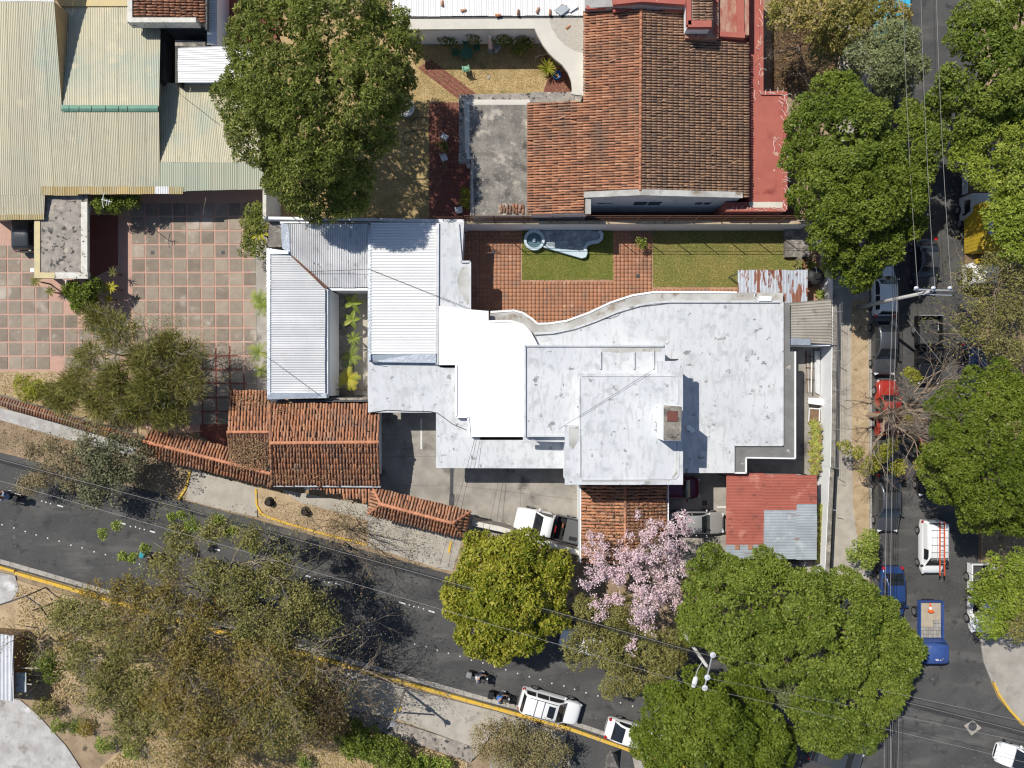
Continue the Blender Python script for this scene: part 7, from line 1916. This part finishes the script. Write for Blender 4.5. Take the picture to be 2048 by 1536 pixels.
MB().lathe([(.12, .22), (.085, .42)], (-.3, 0, .15), 14, cm).build('white_band', PLASTW, cone, True)
MB().lathe([(.085, .42), (.035, .7)], (-.3, 0, .15), 14, cm).build('cone_tip', ORANGEP, cone, True)
MB().box((-.3, 0, .17), (.05, .36, .36)).build('foot_plate', ORANGEP, cone, True)
yt, xa, h = truck('box_truck', 'white cab truck with a yellow cargo box under the yellow green tree', 1953, 497, -90, WHITEC, 6.0, 2.0, None, None)
MB().box(((-h + xa - .75) / 2, 0, 1.95), (xa + h - .85, 2.05, 2.1)).build('cargo_box', YELT, yt, True, bevel=.03)
for k in range(12): MB().box((-h + .2 + k * .27, -1.03, 1.95), (.03, .02, 2.0)).build('box_rib', YELT, yt, True)
for k in range(12): MB().box((-h + .2 + k * .27, 0, 3.01), (.03, 2.0, .02)).build('roof_rib', YELT, yt, True)
MB().box((xa - .4, 0, .92), (.7, 2.0, .08)).build('open_deck', WOODB, yt, True)
MB().box((xa - .03, 0, 2.1), (.4, 1.9, .45)).build('wind_deflector', YELT, yt, True, bevel=.1)
lg = MB()
for (x, y, a, b_) in ((-1.4, -.35, 1.5, .5),): lg.box((x, y, 3.025), (a, b_, .012))
lg.build('logo_panel', mat('logo_blue', (.10, .16, .34), (.50, .54, .62), 1.2, .5, coord='obj'), yt, True)
tx = MB()
for k in range(9): tx.box((-2.0 + k * .17, -.35 + (.05 if k % 2 else -.04), 3.036), (.09, .30 - .02 * (k % 3), .01), rz=.2 * ((k % 3) - 1))
tx.build('lettering', PLASTW, yt, True)
wt2, xa, h = truck('box_truck', 'pale grey truck half buried under the yellowish trees', 1948, 370, -90, mat('dull_white_paint', (.50, .51, .53), rough=.5), 5.4, 1.95, None, None)
MB().box(((-h + xa - .1) / 2, 0, .9), (xa + h - .2, 1.9, .1)).build('bed_floor', WOODB, wt2, True)
for sg in (1, -1): MB().box(((-h + xa - .1) / 2, sg * .95, 1.2), (xa + h - .2, .07, .6)).build('bed_side', mat('dull_white_paint'), wt2, True)
MB().box((-h + .05, 0, 1.2), (.07, 1.9, .6)).build('tailgate', mat('dull_white_paint'), wt2, True)
cb, xa, h = truck('box_truck', 'cyan painted truck glimpsed between leaves at the top edge', 1775, 20, -90, CYAN, 5.0, 1.9, None, None)
MB().box(((-h + xa - .1) / 2, 0, 1.5), (xa + h - .2, 1.9, 1.5)).build('cargo_box', CYAN, cb, True, bevel=.04)

# ------------------------------------------------------------------ motorcycles with riders
def skin_body(name, joints, edges, radii, m, parent, local=True):
    me = bpy.data.meshes.new(name)
    me.from_pydata([tuple(j) for j in joints], edges, [])
    o = bpy.data.objects.new(name, me); COL.objects.link(o)
    me.materials.append(m)
    o.modifiers.new('skin', 'SKIN'); ss = o.modifiers.new('sub', 'SUBSURF'); ss.levels = ss.render_levels = 1
    for i, v in enumerate(me.skin_vertices[0].data):
        v.radius = (radii[i], radii[i]); v.use_root = (i == 0)
    adopt(o, parent, local)
    return o
SKIN = mat('skin', (.42, .24, .16), rough=.6)
DENIM = mat('dark_denim', (.025, .035, .06), rough=.9)
def motorcycle(px, py, heading, label, rlabel, shirt, boxc, helmet, boxshape='round'):
    c = P(px, py, .5)
    root = thing('motorcycle', label, 'motorcycle', (c.x, c.y, .006), R(heading))
    for x in (-.62, .66):
        mx = Matrix.Rotation(R(90), 4, 'X')
        w = MB().lathe([(.20, -.045), (.29, -.05), (.305, 0), (.29, .05), (.20, .045)], (x, 0, .305), 18, mx).build('wheel', TYRE, root, True, True)
        MB().lathe([(.20, -.02), (.20, .02), (.05, .05), (.001, .05)], (x, 0, .305), 14, mx).build('rim', RIM, w, True)
    MB().tube([(-.62, 0, .32), (-.2, 0, .42), (.2, 0, .45), (.5, 0, .85)], .06, 6).build('frame', BLACKP, root, True)
    MB().ball((0, 0, 0), 1, 12).mesh('x')
    MB().box((.05, 0, .42), (.42, .26, .3)).build('engine', DSTEEL, root, True, bevel=.05)
    MB().lathe([(.02, -.26), (.12, -.2), (.16, 0), (.15, .12), (.06, .24), (.001, .26)], (.22, 0, .78), 12, Matrix.Rotation(R(90), 4, 'Y')).build('fuel_tank', BLACKC, root, True, True)
    MB().box((-.32, 0, .76), (.7, .26, .09)).build('seat', BLACKP, root, True, bevel=.04)
    for sg in (1, -1): MB().tube([(.66, sg * .08, .32), (.48, sg * .08, .95)], .025, 6).build('fork', RIM, root, True)
    MB().tube([(.36, .36, 1.02), (.46, .2, 1.05), (.47, 0, 1.0), (.46, -.2, 1.05), (.36, -.36, 1.02)], .018, 6).build('handlebar', DSTEEL, root, True)
    for sg in (1, -1): MB().tube([(.42, sg * .28, 1.04), (.46, sg * .36, 1.2)], .012, 5).build('mirror_stalk', DSTEEL, root, True); MB().box((.46, sg * .38, 1.22), (.03, .13, .08)).build('mirror', BLACKP, root, True)
    MB().lathe([(.02, -.06), (.09, 0), (.1, .05), (.001, .06)], (.58, 0, .9), 12, Matrix.Rotation(R(90), 4, 'Y')).build('headlight', CLEARL, root, True)
    MB().box((.66, 0, .62), (.4, .12, .04)).build('front_fender', BLACKC, root, True)
    MB().box((-.78, 0, .66), (.3, .16, .06)).build('tail', BLACKC, root, True)
    MB().box((-.9, 0, .70), (.05, .14, .08)).build('tail_light', REDL, root, True)
    MB().tube([(-.1, -.16, .3), (-.75, -.17, .38)], .05, 8).build('exhaust', RIM, root, True)
    MB().box((-.82, 0, .98), (.42, .44 if boxshape == 'round' else .52, .34)).build('luggage_box', boxc, root, True, bevel=.09 if boxshape == 'round' else .03)
    # rider
    pr = thing('person', rlabel, 'person', (c.x, c.y, .006), R(heading))
    J = [(-.28, 0, .90), (-.24, 0, 1.08), (-.15, 0, 1.28), (-.08, 0, 1.46), (-.04, 0, 1.56), (0.0, 0, 1.66)]
    E = [(0, 1), (1, 2), (2, 3), (3, 4), (4, 5)]; Rr = [.14, .13, .14, .13, .06, .07]
    for sg in (1, -1):
        n = len(J)
        J += [(-.24, sg * .12, .88), (.12, sg * .22, .80), (.02, sg * .24, .42), (.14, sg * .25, .34)]; Rr += [.10, .075, .05, .04]
        E += [(0, n), (n, n + 1), (n + 1, n + 2), (n + 2, n + 3)]
        n = len(J)
        J += [(-.08, sg * .2, 1.42), (.05, sg * .3, 1.2), (.32, sg * .31, 1.07)]; Rr += [.07, .055, .04]
        E += [(3, n), (n, n + 1), (n + 1, n + 2)]
    skin_body('body', J, E, Rr, SKIN, pr)
    T = [(-.28, 0, .95), (-.23, 0, 1.1), (-.14, 0, 1.28), (-.08, 0, 1.45)]; TE = [(0, 1), (1, 2), (2, 3)]; TR = [.165, .16, .175, .15]
    for sg in (1, -1):
        n = len(T); T += [(-.09, sg * .21, 1.42), (-.0, sg * .28, 1.27)]; TR += [.095, .085]; TE += [(3, n), (n, n + 1)]
    skin_body('shirt', T, TE, TR, shirt, pr)
    T, TE, TR = [(-.28, 0, .88)], [], [.155]
    for sg in (1, -1):
        n = len(T); T += [(-.24, sg * .12, .87), (.13, sg * .225, .80), (.03, sg * .245, .46)]; TR += [.12, .095, .075]; TE += [(0, n), (n, n + 1), (n + 1, n + 2)]
    skin_body('trousers', T, TE, TR, DENIM, pr)
    for sg in (1, -1):
        MB().box((.14, sg * .25, .33), (.27, .1, .1)).build('shoe', mat('pale_shoe', (.5, .5, .48), rough=.7), pr, True, bevel=.03)
        for f in range(4):
            z = 1.06; x = .34 + .005 * f; y = sg * (.24 + f * .026); l_ = (.07, .08, .078, .06)[f]
            MB().tube([(x - .02, y, z), (x + l_ * .5, y, z + .012), (x + l_ * .75, y, z - .02), (x + l_ * .4, y, z - .045)], .011, 5).build('finger', SKIN, pr, True)
        MB().tube([(.31, sg * .23, 1.06), (.34, sg * .205, 1.04), (.37, sg * .21, 1.015)], .012, 5).build('thumb', SKIN, pr, True)
    MB().ball((0, 0, 1.69), .10, 14, (1, 1, 1.2)).build('head', SKIN, pr, True, True)
    MB().ball((-.01, 0, 1.72), .145, 16, (1, 1, 1.05)).build('helmet', helmet, pr, True, True)
    MB().box((.115, 0, 1.70), (.06, .18, .1)).build('visor', GLASS, pr, True, bevel=.03)
    return root
HELM = paint('black_helmet', (.015, .015, .017)); HELW = paint('navy_helmet', (.03, .035, .06))
motorcycle(960, 1350, -14, 'motorcycle with a rounded silver top box, ahead of the other on the road', 'person in a white and navy top riding the motorcycle with silver box', mat('white_shirt', (.66, .68, .72), (.05, .06, .12), 3, .9, coord='obj'), mat('silver_box', (.22, .23, .24), rough=.5), HELW)
motorcycle(1003, 1390, -14, 'motorcycle with a square black delivery box close behind the white off-roader', 'person in a bright blue shirt riding beside the yellow kerb', mat('blue_shirt', (.07, .19, .48), rough=.9), BLACKP, HELM, 'square')
motorcycle(20, 990, 166, 'motorcycle with black box at the left edge of the road', 'person in a light blue shirt riding at the left edge', mat('lightblue_shirt', (.22, .33, .52), rough=.9), BLACKP, HELM)
motorcycle(312, 1112, -14, 'motorcycle with teal bag partly under the thicket', 'person in dark clothes riding under the thicket branches', mat('dark_shirt', (.03, .03, .035), rough=.9), mat('teal_box', (.03, .28, .33), rough=.6), HELM)
# ------------------------------------------------------------------ pond and garden furniture
pd = thing('garden_pond', 'pale blue pond with round fountain basin and a curling rim at the garden wall', 'pond', P(1120, 490))
MB().prism(PP([(1060, 461), (1180, 461), (1198, 463), (1204, 472), (1198, 480), (1190, 483), (1182, 484), (1172, 492), (1170, 505), (1166, 512), (1090, 492), (1060, 485)], .25), 0, .25).build('pond_floor', mat('pond_water_stain', (.34, .39, .42), (.17, .20, .225), 1.6, .5, stains=[((.46, .50, .52), 3.0, .54, .64)]), pd)
BLUEW = mat('pale_blue_plaster', (.52, .62, .66), (.46, .57, .62), 1.5, .8, stains=[((.62, .66, .67), 1.2, .58, .75)])
mb = MB()
pts = [(1172, 505), (1170, 495), (1176, 487), (1186, 484), (1196, 483), (1203, 477), (1204, 468), (1199, 462)]
pw = PP(pts, .42)
for a, b_ in zip(pw, pw[1:]): bar(mb, a + (a - b_).normalized() * .05, b_ + (b_ - a).normalized() * .05, 0, .42 + random.uniform(0, .004), .24)
mb.build('rim', BLUEW, pd)
MB().prism(PP([(1086, 494), (1091, 490), (1122, 499), (1168, 501), (1172, 499), (1175, 506), (1172, 514), (1164, 516.5), (1155, 514)], .45), 0, .45).build('rim_wedge', BLUEW, pd)
c = P(1068.5, 480, .4)
MB().lathe([(.80, 0), (.80, .5), (.60, .5), (.56, .16), (.001, .16)], (c.x, c.y, 0), 32).build('basin', BLUEW, pd, smooth=False)
MB().lathe([(.57, .17), (.57, .30), (.001, .30)], (c.x, c.y, 0), 24).build('water', mat('basin_water', (.10, .17, .20), rough=.08, spec=.6), pd)
MB().lathe([(.16, .2), (.12, .36), (.15, .40), (.05, .44), (.04, .62), (.001, .63)], (c.x, c.y, 0), 14).build('fountain_jet', BLUEW, pd)
def chair(px, py, rz, m, label, tilt=0.0, group=None):
    c = P(px, py, .3); t = thing('garden_chair', label, 'chair', (c.x, c.y, .04), R(rz), group)
    MB().box((0, 0, .42), (.46, .46, .04)).build('seat', m, t, True, bevel=.015)
    for k in range(5): MB().box((-.24, -.18 + k * .09, .66), (.03, .06, .46)).build('back_slat', m, t, True)
    MB().box((-.25, 0, .90), (.04, .5, .06)).build('back_rail', m, t, True)
    for x in (-.2, .2):
        for y in (-.2, .2): MB().tube([(x, y, 0), (x, y, .41)], .022).build('leg', m, t, True)
    for y in (-.25, .25): MB().box((0, y, .62), (.44, .05, .03)).build('armrest', m, t, True)
    return t
tb = thing('garden_table', 'round dark green garden table half in the roof shadow', 'table', P(933, 106, 0))
c = P(933, 106, .72)
MB().lathe([(.48, .70), (.50, .72), (.50, .74), (.001, .745)], (c.x, c.y, .03), 28).build('table_top', PLASTG, tb)
for k in range(4):
    a = R(45 + 90 * k); MB().tube([(c.x + math.cos(a) * .32, c.y + math.sin(a) * .32, .03), (c.x + math.cos(a) * .3, c.y + math.sin(a) * .3, .73)], .025).build('leg', PLASTG, tb)
chair(912, 108, 0, PLASTG, 'green garden chair left of the round table in shadow')
chair(953, 97, 200, PLASTG, 'green garden chair right of the round table in shadow')
chair(933, 86, -80, PLASTG, 'green garden chair behind the round table in deep shadow')
chair(932, 140, 100, mat('pale_green_plastic', (.18, .38, .26), rough=.5), 'pale green garden chair standing in the sun below the round table')
chair(890, 276, 60, PLASTW, 'white plastic chair above the potted shrub on the brick path')
chair(889, 317, 20, PLASTW, 'white folding chair below the potted shrub on the brick path')
chair(918, 421, 100, PLASTW, 'slatted white chair by the annex at the boundary wall')
pa = thing('garden_parasol', 'folded pale pink garden parasol on a pole in the shaded garden', 'parasol', P(981, 103))
c = P(981, 103)
MB().tube([(c.x, c.y, 0), (c.x, c.y, 2.75)], .025).build('pole', PLASTW, pa)
MB().lathe([(.20, .75), (.17, 1.0), (.10, 1.5), (.11, 1.9), (.09, 2.3), (.03, 2.55)], (c.x, c.y, 0), 9).build('folded_canopy', mat('pale_pink_cloth', (.62, .50, .52), (.55, .44, .47), 3, .9), pa)
MB().lathe([(.1, 2.3), (.1, 2.42), (.02, 2.6)], (c.x, c.y, 0), 9).build('canopy_cap', PLASTW, pa)
MB().lathe([(.25, 0), (.25, .1), (.05, .14)], (c.x, c.y, .03), 14).build('foot', CEMENT, pa)
gb = thing('folding_table', 'pale grey folding table set askew beside the parasol', 'table', P(995, 95))
MB().prism(PP([(987, 82), (1004, 92), (993, 107), (989, 105), (990, 98), (986, 96)], .7), .66, .70).build('table_top', mat('grey_plastic', (.38, .38, .40), rough=.6), gb)
for x, y in ((988, 86), (1001, 92), (993, 102)):
    q = P(x, y, .66); MB().tube([(q.x, q.y, .03), (q.x, q.y, .67)], .02).build('leg', STEEL, gb)
bk = thing('plastic_tub', 'bright blue plastic tub filled with broken pieces', 'tub', P(1113, 154))
c = P(1113, 154)
MB().lathe([(.24, .04), (.29, .42), (.32, .44), (.28, .42), (.24, .22), (.001, .22)], (c.x, c.y, 0), 20).build('tub', mat('blue_plastic', (.02, .14, .55), rough=.4), bk)
for k in range(14): MB().box((c.x + random.uniform(-.15, .15), c.y + random.uniform(-.15, .12), .30), (.12, .08, .1), random.uniform(0, 3)).build('rubble', mat('rubble_tan', (.50, .38, .24), rough=.9), bk)
tp = thing('tile_heap', 'heap of broken clay tiles under the S shaped roof edge', 'tile heap', P(1105, 125))
for k in range(22):
    o = bpy.data.objects.new('clay_tile', tile_mesh(.36, .2, .09, TILEG)); COL.objects.link(o); o.parent = tp
    o.matrix_parent_inverse = Matrix.Translation(-abs_loc(tp))
    o.matrix_basis = Matrix.Translation(P(1088 + k * 1.3 + random.uniform(-6, 6), 112 + k * 1.5 + random.uniform(-5, 5), .1 + random.uniform(0, .45))) @ Matrix.Rotation(random.uniform(0, 6.3), 4, 'Z') @ Matrix.Rotation(random.uniform(-.5, .5), 4, 'Y')
rk = thing('clothes_rack', 'thin metal rack leaning in the shade under the curved roof', 'rack', P(1085, 105))
for a, b_ in (((1078, 90), (1077, 113)), ((1070, 114), (1097, 107)), ((1078, 90), (1095, 95))): MB().tube([P(*a, 1.0), P(*b_, 1.0)], .02, 5).build('bar', STEEL, rk)
for x, y in ((1078, 91), (1072, 113), (1095, 107)):
    q = P(x, y, 1.0); MB().tube([q, (q.x, q.y, 0)], .02, 5).build('leg', STEEL, rk)
dr = thing('garden_drain', 'small round drain with ring in the dry lawn', 'drain', P(977, 155))
c = P(977, 155); MB().lathe([(.13, .05), (.13, .09), (.07, .09), (.06, .07), (.001, .07)], (c.x, c.y, 0), 16).build('ring', CEMENT, dr)
hz = thing('garden_hose', 'dark garden hose looping over the dry lawn and brick path', 'hose', P(880, 240))
import itertools
hp = [(845, 300), (830, 280), (815, 290), (805, 270), (825, 262), (850, 255), (862, 235), (875, 230), (887, 240), (884, 262), (862, 280), (840, 275), (820, 250), (835, 235), (858, 236)]
def smooth(pts, n=6):
    out = []
    for i in range(len(pts) - 1):
        p0, p1, p2, p3 = pts[max(0, i - 1)], pts[i], pts[i + 1], pts[min(len(pts) - 1, i + 2)]
        for k in range(n):
            t = k / n
            out.append(tuple(.5 * (2 * p1[j] + (p2[j] - p0[j]) * t + (2 * p0[j] - 5 * p1[j] + 4 * p2[j] - p3[j]) * t * t + (3 * p1[j] - p0[j] - 3 * p2[j] + p3[j]) * t ** 3) for j in range(len(p1))))
    return out + [pts[-1]]
MB().tube([P(x, y, .08) for x, y in smooth(hp)], .018, 5).build('hose', BLACKP, hz)
pool = thing('tin_basin', 'round pale tin basin peeking out beside the big tree', 'basin', P(818, 222))
c = P(812, 220); MB().lathe([(.62, .0), (.72, .5), (.74, .52), (.66, .5), (.58, .12), (.001, .12)], (c.x, c.y, .02), 28).build('basin', STEEL, pool)

# ------------------------------------------------------------------ poles and overhead lines
def utility_pole(label, base, zt, rz=0.0):
    b = P(*base); t = thing('utility_pole', label, 'utility pole', (b.x, b.y, 0))
    MB().tube([(b.x, b.y, 0), (b.x, b.y, zt)], [.17, .10], 12).build('pole', POLE, t, smooth=True)
    return t, b
p1, b1 = utility_pole('tall concrete power pole with steel crossarms on the street pavement', (1715, 615), 9.4)
top1 = Vector((b1.x, b1.y, 9.4))
INSUL = mat('porcelain', (.52, .55, .60), rough=.3)
ends1 = []
for (xa_, ya_), (xb_, yb_), z in (((1828, 579), (1904, 581), 9.3), ((1838, 588), (1903, 590), 8.9)):
    mb = MB(); bar(mb, P(xa_, ya_, z).xy, P(xb_, yb_, z).xy, z - .05, z + .05, .1); mb.build('crossarm', STEEL, p1)
for x in (1831, 1865, 1898):
    c = P(x, 576, 9.35)
    MB().lathe([(.03, 0), (.11, .04), (.05, .08), (.11, .12), (.05, .16), (.09, .2), (.02, .24)], c, 12).build('insulator', INSUL, p1)
    ends1.append(Vector((c[0], c[1], 9.6)))
MB().tube([P(1846, 590, 8.6), P(1875, 581, 9.25)], .03, 5).build('brace', STEEL, p1)
p2, b2 = utility_pole('concrete pole with street lamp and three porcelain discs among the trees', (1345, 1233), 9.7)
la = [P(1401, 1312, 9), P(1396, 1338, 9.1), P(1391, 1354, 9.1)]
MB().tube([Vector((b2.x, b2.y, 8.8))] + la[1:], .035, 6).build('lamp_arm', STEEL, p2)
lm = MB()
lm.lathe([(.02, -.40), (.14, -.33), (.17, 0), (.15, .28), (.06, .38), (.001, .38)], (0, 0, 0), 14)
lm.v = [(x, z, y * .45) for x, y, z in lm.v]
rot = Matrix.Rotation(R(-15), 4, 'Z')
lm.v = [tuple(rot @ Vector(v) + P(1389.5, 1364, 9.1)) for v in lm.v]
lm.build('lamp_head', mat('lamp_white', (.62, .63, .64), rough=.4), p2, smooth=True)
arm = (P(1425, 1309, 9.6), P(1409, 1375, 9.6))
MB().tube([arm[0], arm[1]], .05, 6).build('crossarm', STEEL, p2)
e2 = []
for f in (.0, .68, 1.0):
    q = arm[0].lerp(arm[1], f)
    MB().lathe([(.04, 0), (.18, .04), (.19, .08), (.08, .10), (.05, .18), (.001, .19)], q, 16).build('insulator', INSUL, p2)
    e2.append(q + Vector((0, 0, .2)))
def wire(label, a, b, sag=.5, r=.016, m=WIREL, nm='power_line', grp=None, n=14):
    a, b = Vector(a), Vector(b)
    pts = [a.lerp(b, i / n) - Vector((0, 0, 4 * sag * (i / n) * (1 - i / n))) for i in range(n + 1)]
    tag(MB().tube(pts, r, 5).build(nm, m), label, 'wire', grp)
G1, G2 = 'wires along the street', 'wires along the main road'
far = [P(1800, -400, 9), P(1838, -400, 9), P(1868, -400, 9)]
for e, f, w in zip(ends1, far, ('left', 'middle', 'right')):
    wire(w + ' of the three thin wires running up the street from the pole top', e, f, .5, .013, grp=G1)
for k, (x, z) in enumerate(((1786, 6.6), (1790, 6.3), (1794, 6.0), (1798, 5.7))):
    wire(['outermost', 'second', 'third', 'innermost'][k] + ' dark cable of the bundle above the parked cars', P(x - 8, -300, z), P(x, 600, z), .3, .02, CABLE, 'cable', G1)
    wire(['outermost', 'second', 'third', 'innermost'][k] + ' cable of the bundle below the pole towards the junction', P(x, 600, z), P(1770 + k * 7, 1750, z), .5, .018, CABLE if k % 2 else WIREL, 'cable', G1)
wire('slanting guy wire from the pole over the black pickup', P(1815, 640, 7.6), P(2160, 1060, 6), .2, .016, grp=G1)
wire('faint second guy wire right of the slanting one', P(1865, 610, 7.6), P(2100, 860, 6), .2, .010, grp=G1)
wire('thin service wire crossing from the pole towards the dark sedan', top1 + Vector((.3, 0, -.4)), P(1680, 740, 3.0), .2, .008, CABLE, 'cable', G1)
L0 = [(0, 918), (690, 1092), (1398, 1298), (2200, 1500)]
for k, dz in enumerate((0, .22, .44, .66, .9)):
    nm = ['lowest', 'second lowest', 'middle', 'second highest', 'highest'][k]
    wire(nm + ' cable of the bundle along the road left of the lamp pole', P(-300, 838 + k * 2.2, 5.6 + dz), P(1397, 1304 + k * 2, 8.6), .7, .013, WIREL if k == 1 else CABLE, 'cable', G2)
    wire(nm + ' cable of the bundle along the road right of the lamp pole', P(1399, 1304 + k * 2, 8.6), P(2300, 1528 + k * 3, 5.6 + dz), .5, .013, WIREL if k == 1 else CABLE, 'cable', G2)
wire('upper thin wire slanting across the road left of the lamp pole', P(-200, 905, 8), e2[2], .4, .013, grp=G2)
wire('thin wire from the outer disc of the lamp pole over the junction', e2[2], P(2250, 1575, 8), .4, .013, grp=G2)
wire('thin wire from the middle disc of the lamp pole over the junction', e2[1], P(2250, 1530, 8), .4, .011, grp=G2)
wire('thin wire from the inner disc of the lamp pole over the junction', e2[0], P(2250, 1490, 8), .4, .013, grp=G2)
wire('service cable dipping from the bright roof to the driveway gate', P(950, 876, 3.95), P(880, 1130, 5.8), .3, .012, CABLE, 'cable')
wire('second service cable from the bright roof to the road bundle', P(954, 876, 3.95), P(896, 1135, 5.9), .25, .012, CABLE, 'cable')
wire('cable sagging across the corrugated wing roofs', P(738, 538, 4.15), P(941, 618, 3.9), .15, .016, CABLE, 'cable')
wire('cable hanging across the aged corrugated roof', P(618, 543, 3.75), P(738, 538, 4.15), .12, .016, CABLE, 'cable')
wire('thin cable across the lower left corrugated roof', P(535, 715, 4.2), P(642, 793, 3.6), .05, .012, CABLE, 'cable')
wire('thin cable over the top white roof block', P(1118, 858, 6.9), P(1304, 741, 6.95), .05, .012, CABLE, 'cable')
wire('thin cable across the beige roof to the big tree', P(340, 172, 3.2), P(440, 250, 3.6), .1, .010, CABLE, 'cable')
wire('thin cable from the red roof parapet towards the weeds', P(1503, 130, 3.7), P(1545, 40, 5), .1, .010, CABLE, 'cable')
wire('vertical wire crossing the junction near the bottom, right one', P(1800, 1385, 6.5), P(1798, 1700, 6.5), .2, .014, grp=G2)
wire('vertical wire crossing the junction near the bottom, left one', P(1787, 1418, 6.5), P(1783, 1700, 6.5), .2, .010, grp=G2)
# roadside sign post
sp = thing('sign_post', 'grey steel post with a small yellow plate on the south pavement', 'sign', P(810, 1378))
b = P(810, 1378); MB().tube([(b.x, b.y, 0), (b.x, b.y, 5.8)], [.10, .08], 8).build('post', STEEL, sp)
MB().box((b.x - .03, b.y - .05, 3.4), (.5, .05, .55), R(15)).build('plate', mat('sign_yellow', (.66, .50, .04), rough=.6), sp)
MB().box((b.x, b.y, 5.6), (.3, .25, .4)).build('junction_box', STEEL, sp)
MB().tube([(b.x, b.y, 5.3), (b.x - .3, b.y - .2, 5.9)], .04, 5).build('bracket', STEEL, sp)
gp = thing('sign_post', 'low bent signpost leaning by the south pavement slab', 'sign', P(820, 1420))
MB().tube([P(806, 1425, 0), P(804, 1430, 3.4)], .06, 8).build('post', STEEL, gp)
cg = thing('iron_grate', 'square black iron grate lying on the slope at the bottom', 'grate', P(810, 1524))
for k in range(6):
    MB().tube([P(798 + k * 5, 1513, .25), P(798 + k * 5, 1536, .25)], .03, 4).build('bar', DSTEEL, cg)
for y in (1513, 1524, 1536): MB().tube([P(797, y, .25), P(824, y, .25)], .03, 4).build('cross_bar', DSTEEL, cg)
MB().prism(PP([(797, 1512), (824, 1512), (824, 1537), (797, 1537)], .15), .05, .15).build('sheet', BLACKP, cg)
pyr = thing('concrete_obelisk', 'pointed weathered concrete pillar at the bottom edge', 'pillar', P(1225, 1530))
a = P(1222, 1500, 1.9)
MB().add([P(1208, 1545, 0), P(1240, 1545, 0), P(1236, 1512, 0), P(1212, 1512, 0), a], [(0, 1, 4), (1, 2, 4), (2, 3, 4), (3, 0, 4), (3, 2, 1, 0)]).build('shaft', OLDSLAB, pyr)
bol = thing('pipe_post', 'short pale pipe post near the bottom edge', 'post', P(1135, 1505))
MB().tube([P(1134, 1500, 0), P(1138, 1530, 1.5)], .12, 10).build('pipe', CEMENT, bol)
for x, y, lb in ((540, 1003, 'burnt black tree stump at the yellow kerb corner of the verge'), (612, 1022, 'low dark tree stump in the dry bush on the verge')):
    c = P(x, y); tr = thing('tree_stump', lb, 'stump', (c.x, c.y, 0))
    MB().lathe([(.42, .0), (.30, .2), (.26, .55), (.22, .6), (.001, .5)], (c.x, c.y, 0), 11).build('stump', mat('charred_bark', (.06, .05, .042), (.03, .026, .022), 6, .95, .6, 20), tr)
MBx = MB()
rgx = random.Random(11)
for k in range(260):
    x, y = rgx.uniform(0, 1300), 0
    f = rgx.random(); x = rgx.uniform(10, 1290); y = 905 + x * .285 + f * 205
    c = P(x, y, .01); MBx.box((c.x, c.y, .008), (rgx.uniform(.02, .045), rgx.uniform(.02, .04), .01), rgx.uniform(0, 3))
for k in range(240):
    c = P(rgx.uniform(1760, 1950), rgx.uniform(10, 1500), .02); MBx.box((c.x, c.y, .016), (rgx.uniform(.02, .05), rgx.uniform(.02, .04), .008), rgx.uniform(0, 3))
tag(MBx.build('road_debris', mat('debris', (.30, .25, .19), rough=.9)), 'scattered fallen leaves and litter bits on the asphalt', 'litter', kind='stuff')
